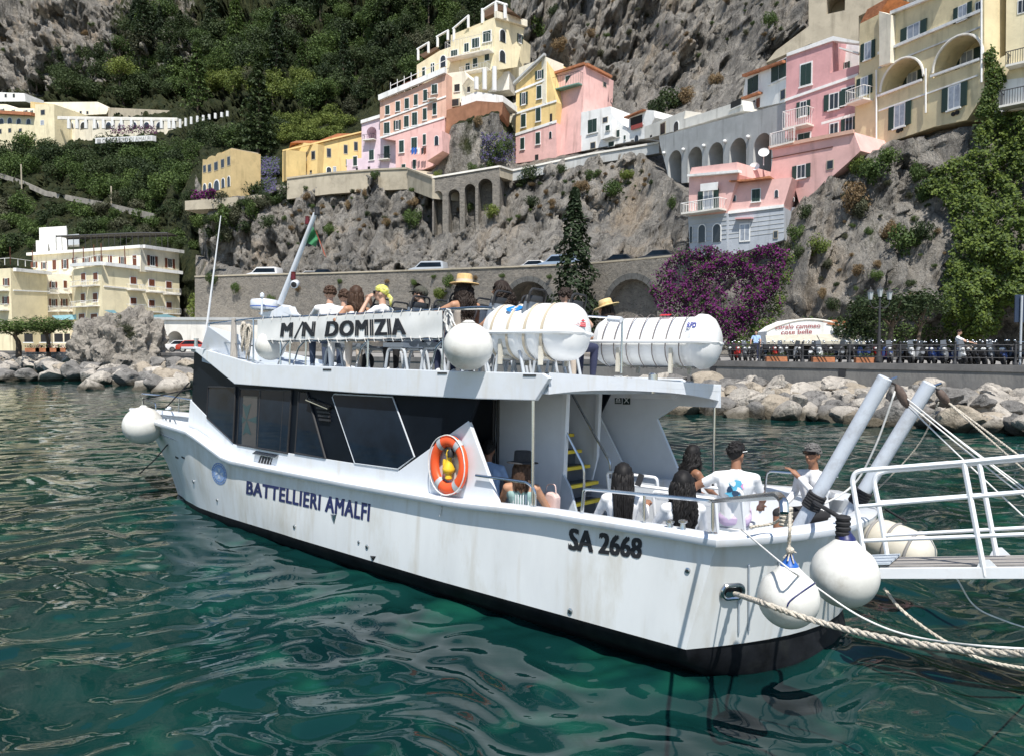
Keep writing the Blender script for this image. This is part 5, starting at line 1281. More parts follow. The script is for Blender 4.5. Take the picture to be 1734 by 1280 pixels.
# --- hotel on the promenade
H = Bld('hotel', 'cream four storey hotel with brown shutters and roof terrace by the shore', (175, 115), 'hotel').cv(V6)
zt = 14.6; zr = 18.0; zl = 14.3
H.block([(175.5, 112), (306, 124), (300, 136), (120, 132), (128.5, 119)], 1.5, zt, P_cream)
H.block([(60, 129), (242, 117), (306, 126), (310, 140), (70, 145)], zt - .5, zr, P_pale, 'top_storey')
H.block([(83, 122), (140, 126), (140, 140), (60, 140)], 1.5, zl, P_pale)
H.block([(-160, 124), (22, 114), (83, 121), (60, 145), (-160, 145)], 1.5, zl, P_cream)
H.face((175.5, 112), (306, 124))
for y, k, b in ((395, 'cb', 1), (540, 'cb', 1)):
    H.wins([(932, y + (0), 40, 48, k), (1060, y + 16, 38, 48, k), (1180, y + 30, 36, 46, k)], base=.03)
for x0, x1, yt, yb in ((884, 985, 420, 455), (1015, 1115, 435, 470), (1138, 1232, 450, 485), (884, 985, 560, 597), (1015, 1115, 575, 610), (1138, 1232, 588, 622)): H.balcony(x0, x1, yt, yb, 1.1, bars=8)
H.band(725, 440, 1262, 492, .25, P_offw); H.band(725, 290, 1265, 352, .5, P_white, .5)
H.face((128.5, 119), (175.5, 112)); H.wins([(585, 372, 28, 55, 'cb'), (670, 368, 28, 55, 'cb'), (582, 515, 26, 58, 'cb'), (668, 512, 28, 58, 'cb'), (574, 655, 38, 56, 'cb'), (660, 652, 42, 50, 'cb')])
for x0, x1, yt, yb in ((532, 615, 405, 437), (620, 700, 402, 434), (532, 610, 545, 578), (614, 698, 540, 574), (540, 600, 690, 718)): H.balcony(x0, x1, yt, yb, .9, bars=7)
H.band(512, 300, 728, 288, .5, P_white, .5)
H.face((242, 117), (306, 126)); H.wins([(1065, 258, 70, 72, 'shb'), (1187, 275, 66, 66, 'shb')]); H.band(995, 168, 1270, 205, .5, P_white, .5)
H.face((60, 129), (242, 117)); H.wins([(382, 285, 24, 66, 'cb'), (456, 280, 46, 64, 'shb'), (524, 265, 34, 56, 'shb'), (610, 262, 60, 50, 'shb'), (690, 250, 56, 48, 'shb'), (772, 250, 28, 56, 'cb'), (858, 258, 48, 60, 'shb'), (943, 255, 26, 72, 'cb'), (310, 290, 40, 50, 'shb'), (240, 285, 44, 40, 'shb')]); H.band(205, 222, 1000, 168, .45, P_white, .5)
H.face((83, 122), (140, 126)); H.wins([(455, 422, 22, 52, 'cb'), (372, 428, 52, 52, 'shb'), (290, 425, 56, 50, 'shb'), (524, 420, 22, 52, 'cb'), (300, 550, 44, 56, 'shb'), (372, 552, 56, 56, 'shb'), (448, 550, 46, 54, 'shb'), (520, 548, 20, 56, 'cb')])
for yt, yb in ((448, 480), (574, 606)):
    for x0 in (262, 332, 404, 476): H.balcony(x0, x0 + 66, yt, yb, 1.0, bars=6)
H.face((-160, 124), (22, 114)); H.wins([(45, 405, 42, 52, 'shb'), (42, 533, 44, 52, 'shb'), (-90, 405, 42, 52, 'shb')])
for yt, yb in ((435, 465), (563, 600)): H.balcony(-10, 66, yt, yb, 1.0, bars=6)
H.face((22, 114), (83, 121)); H.band(92, 330, 345, 355, .5, P_white, .5); H.band(92, 468, 345, 478, .2, P_white, .1)
H.face((10, 114), (130, 112))
mb = MB()
for i in range(9):
    p = H.Z(150 + i * 44, 880); mb.box(p + Vector((0, 0, 1.1)), (2.0, .6, 2.6))
H.face((30, 110), (130, 108)); H.wins([(200, 795, 60, 60, 'h'), (320, 795, 70, 60, 'h'), (410, 795, 60, 60, 'h'), (470, 795, 40, 60, 'h')])
aw_m = mat('pale_blue_awning', (.28, .52, .58), .8)
for q in (((995, 640), (1060, 662), (1255, 655), (1165, 630)), ((730, 602), (780, 624), (820, 622), (800, 602))):
    H.face((175.5, 108), (306, 120)); H.poly(q, aw_m, .05, 'awning')
H.face((83, 117), (140, 119)); H.poly(((362, 640), (400, 670), (535, 668), (535, 632)), aw_m, .05, 'awning')
H.face((60, 133), (242, 121))
tz = zr + .45
H.block([(72, 136), (118, 134), (120, 139), (74, 141)], zr, zr + 5.5, P_white, 'stair_tower'); H.block([(66, 134), (86, 134), (86, 138), (66, 138)], zr, zr + 3.0, P_white, 'stair_tower')
H.block([(120, 134), (139, 133), (139, 136), (120, 137)], zr + 2.2, zr + 4.0, greymet, 'roof_plant')
mb = MB(); A = Vector((W(100, 600, Y=126).x, W(100, 600, Y=126).y, zr)) - H.o; Bq = Vector((W(288, 600, Y=125).x, W(288, 600, Y=125).y, zr)) - H.o
mb.tube([A + Vector((0, 0, 2.6)), A.lerp(Bq, .75) + Vector((0, 0, 3.1)), Bq + Vector((0, 0, 3.0))], .12, 5); mb.tube([A + Vector((0, 3, 2.6)), Bq + Vector((0, 3, 3.0))], .12, 5)
for i in range(20): p = A.lerp(Bq, i / 19); mb.tube([p, p + Vector((0, 0, 2.8))], .05, 4)
mb.build('roof_pergola', irond, H.t)
mb = MB(); mb.prism([A + Vector((0, 0, 2.7)), Bq + Vector((0, 0, 3.1)), Bq + Vector((0, 4, 3.1)), A + Vector((0, 4, 2.7))], (0, 0, .06)); mb.build('roof_mat', mat('dark_shade_mat', (.06, .06, .055), .9), H.t, 0)
for q0, q1, z in (((175.5, 112), (240, 118), zt), ((128.5, 119), (175.5, 112), zt), ((-160, 124), (22, 114), zl), ((22, 114), (83, 121), zl)):
    a, b = [Vector((W(p[0], 600, Y=p[1]).x, W(p[0], 600, Y=p[1]).y, z + .5)) - H.o for p in (q0, q1)]; mb = MB()
    mb.tube([a + Vector((0, 0, 1)), b + Vector((0, 0, 1))], .05, 4); k = max(4, int((b - a).length / 1.2))
    for i in range(k + 1): p = a.lerp(b, i / k); mb.tube([p, p + Vector((0, 0, 1))], .05, 4)
    mb.build('terrace_railing', ironw, H.t)
    mb = MB()
    for i in range(0, k + 1, 3): p = a.lerp(b, i / k); mb.tube([p, p + Vector((0, 0, 2.6))], .07, 5)
    mb.build('terrace_lamp', shutb, H.t)
# --- white bus garage with an arch
G = Bld('bus_garage', 'low white flat-roofed garage with a round arch between hotel and ferry', (300, 102)).cv(Z0); G.face((256, 104), (425, 98))
G.poly([(256, 612), (440, 612), (440, 543), (256, 541)], P_offw, 13, cuts=[(G.arch(297, 561, 612, 28), 12)]); G.band(256, 542, 440, 543, .35, P_grey, .3)
# --- bus inside the arch
def vehicle(kind, label, M, col, group=None):
    L, Wd, Hh = {'car': (4.2, 1.75, 1.45), 'van': (4.9, 1.9, 1.95), 'bus': (9, 2.4, 3.0)}[kind]
    cm = mat('car_paint_' + col[0], col[1], .3, var=.05, coat=.5); t = thing('parked_' + kind if kind != 'bus' else 'bus', label, kind, M, group); h = L / 2
    if kind == 'car': pr = [(-h, .35), (-h + .05, .75), (-h + .15, .92), (-h + .5, .98), (-h + 1.0, 1.42), (h - 1.7, 1.45), (h - 1.0, .98), (h - .2, .85), (h, .6), (h, .3)]; gl = [(-h + .62, .98), (-h + 1.06, 1.36), (h - 1.72, 1.38), (h - 1.12, .98)]
    elif kind == 'van': pr = [(-h, .4), (-h, 1.0), (-h + .15, 1.85), (-h + .4, 1.95), (h - 1.9, 1.95), (h - 1.1, 1.25), (h - .2, 1.0), (h, .7), (h, .35)]; gl = [(-h + .3, 1.2), (-h + .38, 1.75), (h - 1.9, 1.78), (h - 1.25, 1.22)]
    else: pr = [(-h, .4), (-h, 2.9), (-h + .2, 3.0), (h - .2, 3.0), (h, 2.7), (h, .4)]; gl = [(-h + .4, 1.5), (-h + .4, 2.5), (h - .3, 2.5), (h - .3, 1.5)]
    mb = MB(); mb.prism([(x, -Wd / 2, z) for x, z in pr], (0, Wd, 0)); mb.build('body', cm, t, 30, .05)
    for s in (-1, 1): mb = MB(); mb.prism([(x, s * (Wd / 2 + .004), z) for x, z in gl], (0, s * .006, 0)); mb.build('side_window', glass, t, 0)
    for s in (-1, 1):
        mb = MB(); x = s * h; mb.prism([(x * (1.0) + s * .004, -Wd * .36, .62 if kind != 'bus' else 1.6), (x + s * .004, Wd * .36, .62 if kind != 'bus' else 1.6), (x + s * .004, Wd * .36, .72 if kind != 'bus' else 2.6), (x + s * .004, -Wd * .36, .72 if kind != 'bus' else 2.6)], (s * .01, 0, 0)); mb.build('bumper' if kind != 'bus' else 'windscreen', glass, t, 0)
    for sx in (-.62, .62):
        for sy in (-1, 1): mb = MB(); r = .32 if kind != 'bus' else .5; mb.lathe([(r, -.1), (r, .1)], T(sx * h, sy * (Wd / 2 - .06), r) @ Matrix.Rotation(R(90), 4, 'X'), 16); w_ = mb.build('wheel', rubber, t); mb = MB(); mb.lathe([(r * .6, -.11), (r * .6, .11)], T(sx * h, sy * (Wd / 2 - .06), r) @ Matrix.Rotation(R(90), 4, 'X'), 12); mb.build('rim', steel, w_)
    return t
Rz = lambda a: Matrix.Rotation(R(a), 4, 'Z')
p = W(301, 600, Y=102); p.z = PZ; vehicle('bus', 'blue and white bus parked inside the white arch', T(p.x + .6, p.y + 7.5, PZ) @ Matrix.Scale(.8, 4) @ Rz(86), ('blue', (.03, .10, .28)))
p = W(312, 600, Y=95); vehicle('car', 'white car with blue stripe parked before the white arch', T(p.x, p.y, PZ) @ Rz(20), ('white', (.7, .7, .7)))
p = W(330, 600, Y=92); vehicle('car', 'small red car parked before the white arch', T(p.x, p.y, PZ) @ Rz(20), ('red', (.42, .04, .02)))
# --- retaining wall of the coast road with arches
RW = Bld('retaining_wall', 'long rubble stone retaining wall with arches carrying the coast road', (895, 88, PZ), 'wall').cv(Z0)
rwl = [(330, 470, 106), (420, 467, 105), (560, 464, 99.5), (700, 459.5, 96), (830, 455, 89), (985, 449, 83), (1080, 441, 77.5), (1172, 432, 72)]
ROADL = []
for i in range(len(rwl) - 1):
    a, b = rwl[i], rwl[i + 1]; RW.face((a[0], a[2]), (b[0], b[2]))
    cuts = []
    if i == 4: cuts = [(RW.arch(895, 477, 600, 76), 3.5)]
    if i == 5: pass
    if i == 6: pass
    if i == 3: cuts = [(RW.arch(704, 479, 600, 34), 1.6)]
    if i == 5: cuts = [(RW.arch(1048, 470, 600, 48), .0)] if 0 else []
    RW.poly([(a[0], 602), (b[0], 602), (b[0], b[1]), (a[0], a[1])], wallstone, 5.0 if i in (4, 5) else 2.2, cuts=cuts)
    RW.band(a[0], a[1], b[0], b[1], .18, P_stone, .12, 'parapet_coping')
def voussoir(cx, top, bot, w, face, deep):
    RW.face(*face); P = RW.arch(cx, top, bot, w)[1:-1]; c = sum(P, Vector()) / len(P); c.z = min(p.z for p in P); mb = MB()
    for i in range(len(P) - 1):
        a, b = P[i], P[i + 1]; ea, eb = c + (a - c) * 1.2, c + (b - c) * 1.2; g = .03; mb.prism([a.lerp(b, g), b.lerp(a, g), eb.lerp(ea, g), ea.lerp(eb, g)], RW.n * .1)
    mb.build('arch_stone', mat('dark_arch_stone', (.10, .10, .095), .9, var=.25, scale=2), RW.t, 0)
    if deep: mb = MB(); Q = RW.arch(cx, top, bot, w); mb.prism([q - RW.n * deep for q in Q], -RW.n * .05); mb.build('arch_back', wallstone, RW.t, 0)
voussoir(895, 477, 600, 76, ((830, 89), (985, 83)), 3.3)
RW.face((1000, 80), (1172, 71.5)); 
RW.poly([(1000, 602), (1172, 602), (1172, 433), (1000, 449)], wallstone, 3, cuts=[(RW.arch(1070, 473, 602, 84), 1.0)]); voussoir(1070, 473, 602, 84, ((1000, 80), (1172, 71.5)), 0)
mb = MB(); pts0 = []; pts1 = []
for px, py, Y in rwl: z = Zat(py + 9, Y); p = W(px, 0, Y=Y); pts0.append(Vector((p.x, p.y + .5, z))); p = W(px, 0, Y=Y + 8.5); pts1.append(Vector((p.x, p.y, z + .05)))
for i in range(len(pts0) - 1): mb.quad(pts0[i], pts0[i + 1], pts1[i + 1], pts1[i])
struct(mb.build('coast_road', asphalt, None, 0))
def road_at(px, back):
    xs_ = [r[0] for r in rwl]; Y = float(np.interp(px, xs_, [r[2] for r in rwl])) + back; z = Zat(float(np.interp(px, xs_, [r[1] for r in rwl])) + 9, Y - back); p = W(px, 0, Y=Y); return Vector((p.x, p.y, z))
for px, kind, lab, col, a in ((440, 'van', 'white van on the coast road beyond the mast', ('white', (.7, .7, .7)), 10), (542, 'car', 'black car on the coast road above the curly-haired passenger', ('black', (.02, .02, .022)), 8), (722, 'van', 'silver van on the coast road above the green shirt passenger', ('silver', (.42, .45, .48)), 15), (905, 'car', 'white car on the coast road near the tall cypress', ('white', (.7, .7, .7)), 22), (948, 'van', 'blue-grey van half hidden by the tall cypress', ('bluegrey', (.25, .32, .42)), 25), (1052, 'car', 'black car under the overhanging cliff on the coast road', ('black', (.02, .02, .022)), 30), (1120, 'car', 'dark car beside the pink house on the coast road', ('black', (.02, .02, .022)), 32), (520, 'car', 'white car just behind the mast on the coast road', ('white', (.7, .7, .7)), 8)):
    vehicle('car' if kind == 'car' else 'van', lab, T(road_at(px, 2.2 if px != 520 else 4.2)) @ Rz(180 + a * -1), col)
# --- terrace wall below the middle houses, with niches
TW = Bld('terrace_wall', 'pale stone terrace wall with four tall niches under the middle houses', (780, 112, 25), 'wall').cv(Z0)
tw = [(486, 304, 119), (560, 295, 118.5), (640, 289, 117), (690, 287, 115.5), (732, 303, 107), (846, 284, 105.5), (868, 291, 108.5), (1000, 263, 105), (1116, 244, 100)]
for i in range(len(tw) - 1):
    a, b = tw[i], tw[i + 1]; TW.face((a[0], a[2]), (b[0], b[2])); hgt = 95 if i == 4 else (34 if i < 4 else 16)
    cuts = [(TW.arch(cx, t_, 402, w), 2.2) for cx, t_, w in ((742, 324, 15), (769, 321, 19), (796, 312, 18), (822, 303, 24))] if i == 4 else None
    TW.poly([(a[0], a[1] + hgt), (b[0], b[1] + (hgt if i != 4 else 112)), (b[0], b[1]), (a[0], a[1])], wallstone if i == 4 else P_stone if i < 6 else P_grey, 9.0 if i in (3, 4, 5) else 1.2, cuts=cuts); TW.band(a[0], a[1], b[0], b[1], .25, P_offw if i > 3 else P_stone, .15, 'coping')
# --- grey viaduct
VI = Bld('viaduct', 'plain grey arcade wall with round arches left of the pink houses', (1200, 94, 25), 'arcade').cv(V3); VI.face((1112, 95), (1336, 74))
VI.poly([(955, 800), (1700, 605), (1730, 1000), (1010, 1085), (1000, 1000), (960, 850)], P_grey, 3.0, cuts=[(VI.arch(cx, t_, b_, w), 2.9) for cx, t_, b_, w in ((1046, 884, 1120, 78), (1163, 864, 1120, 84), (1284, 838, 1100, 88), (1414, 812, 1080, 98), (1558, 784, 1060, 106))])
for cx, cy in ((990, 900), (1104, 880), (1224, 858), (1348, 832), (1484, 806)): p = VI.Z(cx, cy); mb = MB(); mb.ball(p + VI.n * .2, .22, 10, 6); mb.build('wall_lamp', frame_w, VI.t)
mb = MB(); mb.prism([VI.Z(x, y) - VI.n * 2.85 for x, y in ((1000, 780), (1700, 700), (1700, 1100), (1000, 1180))], -VI.n * .2); mb.build('arcade_back', mat('dark_rock_back', (.16, .15, .14), .9, var=.3, scale=.4), VI.t, 0)  # mottled dark grey rock panel closing the back of the arches
# --- far convent hotel
CO = Bld('convent_hotel', 'far cream convent hotel with arched top windows on the wooded slope', (50, 236, 70), 'hotel').cv(V1)
CO.face((-90, 232), (60, 219)); CO.poly([(-300, 780), (175, 730), (172, 555), (-300, 530)], P_cream, 12); CO.wins([(8, 595, 20, 26, 'a'), (48, 592, 20, 28, 'a'), (92, 595, 20, 26, 'a'), (140, 597, 20, 26, 'a'), (2, 645, 12, 22, 'd'), (48, 640, 14, 20, 'd'), (100, 640, 14, 18, 'd')]); CO.band(-300, 545, 172, 572, .9, tile, 1.2, 'roof_edge')
CO.poly([(-300, 560), (168, 560), (168, 532), (60, 530), (30, 512), (-300, 505)], P_pale, 10, off=-5); CO.wins([(12, 545, 18, 20, 'sh'), (65, 548, 14, 16, 'sh'), (125, 550, 18, 16, 'sh'), (155, 550, 12, 16, 'sh')], base=-4.9)
CO.face((60, 217), (92, 215)); CO.poly([(172, 730), (268, 715), (265, 512), (172, 512)], P_cream, 12); CO.wins([(210, 552, 20, 24, 'd'), (207, 602, 16, 22, 'cu')])
CO.face((92, 215), (100, 226)); CO.poly([(268, 630), (290, 620), (285, 545), (265, 512)], P_och, 6)
CO.face((78, 233), (190, 230)); CO.poly([(215, 575), (520, 560), (530, 540), (478, 500), (215, 502)], P_pale, 10); CO.wins([(300, 553, 10, 14, 'd'), (330, 553, 10, 14, 'd'), (362, 553, 10, 14, 'd'), (395, 553, 10, 14, 'd'), (428, 553, 10, 14, 'd')])
CO.face((180, 232), (300, 216)); CO.poly([(530, 585), (860, 585), (825, 542), (528, 528)], P_stone, 6)
PG = Bld('pergola', 'long white-pillared pergola with vines beside the far convent', (220, 226, 62), 'pergola').cv(V1); PG.face((98, 216), (310, 194))
PG.poly([(285, 700), (860, 660), (860, 585), (285, 580)], P_pale, 4, off=-5); PG.wins([(x, 615, 26, 30, 'a') for x in range(345, 780, 62)], base=-4.9)
for x in (338, 378, 422, 465, 508, 553, 597, 645, 695, 745, 792, 830, 852): mb = MB(); a = PG.Z(x, 632); b = PG.Z(x, 586); mb.tube([a, b], .5, 8); mb.build('pillar', frame_w, PG.t)
PG.face((310, 194), (390, 172))
for x, y0, y1 in ((882, 622, 585), (909, 614, 580), (936, 604, 574), (966, 595, 570), (995, 588, 566), (1024, 581, 562), (1054, 577, 556), (1085, 570, 552), (1113, 566, 546)): mb = MB(); mb.tube([PG.Z(x, y0 + 6), PG.Z(x, y1)], .32, 8); mb.build('pillar', frame_w, PG.t)
PG.face((98, 216), (310, 194)); mb = MB()
for y_ in (584, 590): mb.tube([PG.Z(285, y_ - 8), PG.Z(870, y_)], .35, 4)
mb.build('pergola_beam', P_offw, PG.t)
SG = Bld('sign_wall', 'white terrace wall with a faded hotel name in large letters', (210, 194, 55), 'sign').cv(V1); SG.face((160, 200), (258, 186)); SG.poly([(466, 704), (745, 690), (745, 664), (466, 677)], P_white, 1)
v, f = text2d('CONVENTO DI AMALFI', .0); mb = MB(); q_ = [(500, 700), (735, 688), (735, 668), (500, 681)]; mb.add([SG.at(*SG.px(*bil(q_, a, b)), .06) for a, b in v], f); mb.build('lettering', mat('faded_grey_lettering', (.38, .37, .35), .8), SG.t, 0)
mb = MB(); mb.prism([SG.Z(x, y) + SG.n * .05 for x, y in ((476, 700), (494, 699), (494, 682), (476, 683))], SG.n * .03); mb.build('sign_emblem', mat('faded_grey_lettering', (.38, .37, .35), .8), SG.t, 0)
WH = Bld('hillside_house', 'small white house at the foot of the high cliff', (15, 262, 80)).cv(V1); WH.face((-40, 264), (45, 260)); WH.poly([(-200, 500), (125, 498), (120, 458), (-200, 446)], P_white, 8); WH.wins([(28, 470, 10, 16, 'd'), (68, 470, 10, 18, 'd')])
# --- ochre ruin
OC = Bld('ochre_house', 'weathered ochre house with scalloped parapet standing alone on the slope', (390, 117, 25)).cv(V1)
OC.face((342, 126), (388, 120)); OC.poly([(985, 985), (1130, 965), (1130, 728), (1118, 735), (1104, 740), (1096, 752), (1076, 748), (1064, 752), (1054, 766), (1036, 763), (1022, 770), (1012, 782), (992, 782)], P_och, 5); OC.wins([(1058, 815, 18, 40, 'd'), (1090, 802, 16, 40, 'd'), (1120, 790, 14, 42, 'd'), (1026, 825, 16, 36, 'd'), (1002, 828, 14, 34, 'd'), (1060, 910, 24, 50, 'a'), (1028, 918, 14, 40, 'a'), (1002, 922, 14, 40, 'a'), (1092, 898, 14, 46, 'a'), (1120, 890, 12, 50, 'a')])
OC.face((388, 120), (437, 123.2)); OC.poly([(1130, 968), (1262, 955), (1262, 752), (1130, 728)], P_och, 5); OC.wins([(1218, 803, 18, 40, 'd'), (1193, 860, 18, 18, 'd'), (1217, 864, 16, 16, 'd'), (1242, 870, 14, 14, 'd'), (1215, 900, 14, 24, 'a')]); OC.band(1130, 740, 1262, 764, .4, P_stone, .2)
OC.face((315, 119.5), (440, 117.5)); OC.poly([(905, 1030), (1290, 1010), (1290, 955), (905, 985)], P_stone, 3.5, 'terrace_wall')
# --- long yellow house
YH = Bld('yellow_house', 'long low yellow house with grey shutters on the terrace', (540, 124, 24)).cv(V2)
YH.face((478, 130), (484, 124)); YH.poly([(110, 890), (128, 885), (128, 735), (110, 745)], P_yel, 3)
YH.face((484, 124), (530, 121.5)); YH.poly([(110, 893), (280, 868), (285, 706), (215, 700), (110, 742)], P_yel, 7); YH.wins([(180, 780, 14, 44, 'd'), (220, 768, 18, 40, 'd'), (262, 762, 18, 40, 'd'), (134, 790, 12, 60, 'd'), (172, 868, 12, 18, 'a'), (219, 857, 18, 26, 'a'), (250, 842, 10, 14, 'h')])
YH.face((530, 121.5), (612, 124)); YH.poly([(280, 868), (520, 852), (520, 650), (285, 706)], P_yel, 7); YH.wins([(338, 750, 20, 42, 'd'), (420, 733, 18, 42, 'd'), (470, 718, 18, 42, 'd'), (338, 840, 22, 40, 'a'), (366, 833, 14, 30, 'cu')]); YH.band(110, 745, 285, 704, .22, P_yel, .35); YH.band(285, 704, 500, 652, .22, P_yel, .35)
YH.poly([(150, 700), (285, 700), (500, 650), (440, 655), (380, 655), (290, 690), (180, 690)], tile, 5, 'roof', off=-1)
# --- lilac and salmon row
LI = Bld('lilac_house', 'narrow lilac house with a loggia beside the yellow house', (630, 122, 24)).cv(V2); LI.face((598, 123), (700, 119))
LI.poly([(395, 852), (665, 838), (665, 665), (590, 640), (588, 575), (498, 602), (498, 775), (395, 785)], P_lil, 6, cuts=[(LI.arch(547, 622, 690, 48), 2)]); LI.wins([(547, 760, 22, 46, 'c'), (622, 750, 26, 66, 'c'), (467, 790, 18, 44, 'c'), (418, 796, 14, 28, 'c'), (475, 834, 10, 20, 'h'), (534, 828, 12, 22, 'h')]); LI.balcony(515, 570, 668, 690, .8, irond, bars=5); LI.balcony(590, 640, 765, 785, .8, irond, bars=5); LI.band(498, 608, 590, 580, .5, P_white, .25)
SA = Bld('salmon_house', 'tall salmon house with white cornice and dark shutters above the cliff', (690, 119, 24)).cv(V2); SA.face((644, 119.5), (756, 115))
SA.poly([(588, 675), (800, 655), (912, 575), (912, 360), (740, 440), (588, 492)], P_salm, 9); SA.wins([(625, 540, 20, 42, 'c'), (676, 522, 20, 46, 'c'), (720, 508, 20, 48, 'c'), (764, 490, 18, 50, 'c'), (810, 468, 18, 52, 'c'), (622, 628, 26, 52, 'c'), (673, 614, 34, 46, 'sh'), (718, 596, 22, 52, 'c'), (758, 583, 24, 60, 'c'), (808, 560, 18, 54, 'c'), (856, 535, 18, 54, 'c'), (855, 438, 26, 44, 'c')], base=.02)
SA.poly([(665, 838), (800, 832), (880, 800), (905, 660), (905, 572), (590, 678), (665, 690)], P_rose, 6, off=.05); SA.wins([(694, 718, 22, 56, 'c'), (756, 702, 26, 52, 'c'), (806, 685, 14, 50, 'c'), (704, 818, 18, 24, 'c'), (757, 806, 14, 44, 'c')], base=.08); SA.band(588, 497, 912, 362, .8, P_white, .5); SA.band(590, 598, 912, 478, .25, P_white, .1); SA.band(590, 682, 905, 582, .3, P_white, .15); SA.balcony(830, 870, 462, 490, .7, irond, bars=5)
SA.face((724, 112), (750, 111)); SA.poly([(818, 790), (895, 740), (890, 640), (855, 628), (820, 648)], P_rose, 3, 'oriel', off=0); SA.win(865, 690, 18, 46, 'a')
mb = MB(); SA.face((644, 120), (756, 115.5)); a, b = SA.Z(640, 470), SA.Z(915, 345)
for i in range(9): p = a.lerp(b, i / 8); mb.tube([p - Vector((0, 0, 2)), p + Vector((0, 0, 2.0))], .06, 4)
mb.tube([a + Vector((0, 0, 1.5)), b + Vector((0, 0, 1.5))], .06, 4); mb.build('terrace_railing', ironw, SA.t); SA.poly([(690, 425), (850, 385), (800, 372), (700, 410)], shutb, .2, 'terrace_awning', off=-2)
laun = thing('laundry', 'blue and white washing hung out on the salmon house', 'laundry', T(SA.o)); SA.face((644, 119.5), (756, 115)); 
for x0, m in ((742, bluep), (756, bluep), (772, frame_w), (790, irond), (802, shutb)):
    mb = MB(); mb.prism([SA.at(*SA.px(x, y), .9) for x, y in ((x0, 728), (x0 + 12, 722), (x0 + 11, 752), (x0 + 1, 760))], SA.n * .04); mb.build('garment', m, laun, 0)
# --- cream villa on top
VL = Bld('cream_villa', 'tall cream villa stepping up the slope with balconies and roof terraces', (800, 122, 45), 'villa').cv(V2)
VL.face((706, 126), (838, 119)); VL.poly([(768, 400), (1000, 470), (1000, 520), (1140, 330), (1150, 90), (950, 195), (950, 225), (880, 250), (768, 320)], P_cream, 12); VL.wins([(804, 355, 16, 44, 'c'), (846, 338, 16, 50, 'c'), (897, 302, 24, 56, 'a'), (952, 268, 30, 40, 'c'), (1012, 235, 20, 40, 'c'), (1056, 212, 34, 44, 'c'), (1112, 180, 36, 50, 'c'), (1018, 328, 18, 30, 'c'), (1054, 308, 20, 40, 'c'), (1112, 275, 20, 44, 'c')]); 
VL.balcony(935, 1145, 225, 300, 1.6, bars=16); VL.balcony(1000, 1130, 345, 368, 1.4, bars=10)
VL.face((838, 119), (889, 124)); VL.poly([(1148, 345), (1260, 330), (1295, 140), (1150, 85)], P_cream, 10); VL.wins([(1188, 178, 26, 60, 'a'), (1187, 278, 26, 58, 'a'), (1272, 192, 26, 44, 'sh')]); VL.band(1148, 92, 1298, 136, 1.0, P_pale, .5)
VL.face((760, 117), (854, 113.5)); VL.poly([(985, 520), (1190, 500), (1190, 470), (1060, 450), (985, 480)], P_white, 6, 'bastion'); VL.poly([(918, 525), (990, 500), (990, 420), (1020, 380), (1000, 350), (918, 360)], P_pale, 4, 'annex'); VL.wins([(965, 432, 26, 36, 'h'), (1022, 440, 14, 28, 'h'), (950, 505, 50, 34, 'd')])
for x, y0, y1 in ((1100, 340, 440), (1148, 328, 445), (1060, 380, 440)): mb = MB(); mb.tube([VL.Z(x, y1), VL.Z(x, y0)], .35, 8); mb.build('pillar', frame_w, VL.t)
VL.face((770, 122), (865, 119)); VL.poly([(1010, 470), (1220, 440), (1220, 350), (1010, 380)], P_offw, 3, 'porch_back', off=-2.5)
VL.face((706, 127), (838, 120)); mb = MB()
for x0, x1, y0, y1, h in ((775, 825, 285, 240, 40), (870, 920, 220, 178, 36), (950, 1020, 195, 110, 50)):
    for x, y in ((x0, y0), (x1, lerp(y0, y1, .8))): mb.tube([VL.Z(x, y + 12), VL.Z(x, y - h)], .22, 6)
    mb.tube([VL.Z(x0 - 6, y0 - h), VL.Z(x1 + 4, lerp(y0, y1, .8) - h)], .18, 5)
for x, y in ((1090, 100), (1155, 65), (1200, 75)): mb.tube([VL.Z(x, y + 18), VL.Z(x, y - 55)], .28, 6)
mb.tube([VL.Z(1088, 55), VL.Z(1158, 10), VL.Z(1212, 28)], .2, 5); mb.build('roof_pergola', frame_w, VL.t)
VL.poly([(1092, 60), (1155, 20), (1210, 35), (1245, 62), (1180, 52), (1100, 88)], mat('reed_shade', (.14, .085, .055), .9), 3, 'reed_roof', off=-1); VL.poly([(780, 270), (860, 232), (872, 240), (800, 285)], mat('reed_shade', (.14, .085, .055), .9), 2, 'reed_roof', off=-1)
BK_ = Bld('brick_bastion', 'red brick and rock bastion under the cream villa', (800, 113, 35), 'wall').cv(V2); BK_.face((754, 114), (855, 112.5)); BK_.poly([(905, 690), (915, 540), (990, 518), (1060, 495), (1190, 505), (1185, 560), (1120, 620), (1000, 640)], P_brick, 6)
# --- yellow and pink apartments
AP = Bld('yellow_apartments', 'yellow gabled apartment house with pink ground floors and green shutters', (915, 118, 30)).cv(V3)
AP.face((872, 119), (925, 115.5)); AP.poly([(115, 800), (345, 720), (355, 600), (292, 335), (118, 500)], P_yel, 8); AP.poly([(115, 960), (355, 925), (352, 720), (115, 800)], P_rose, 8, 'ground_floors', off=.03)
AP.wins([(255, 440, 48, 50, 'sh'), (163, 580, 46, 72, 'sh'), (253, 542, 26, 72, 'c'), (161, 708, 26, 72, 'c'), (248, 673, 26, 74, 'c'), (155, 843, 22, 64, 'c'), (246, 812, 24, 66, 'c'), (319, 793, 14, 40, 'a'), (322, 695, 14, 54, 'h'), (238, 925, 20, 34, 'h')], base=.04)
AP.band(115, 548, 292, 475, .3, P_white, .12); AP.band(115, 675, 355, 600, .3, P_white, .12); AP.band(115, 800, 355, 722, .4, P_white, .12)
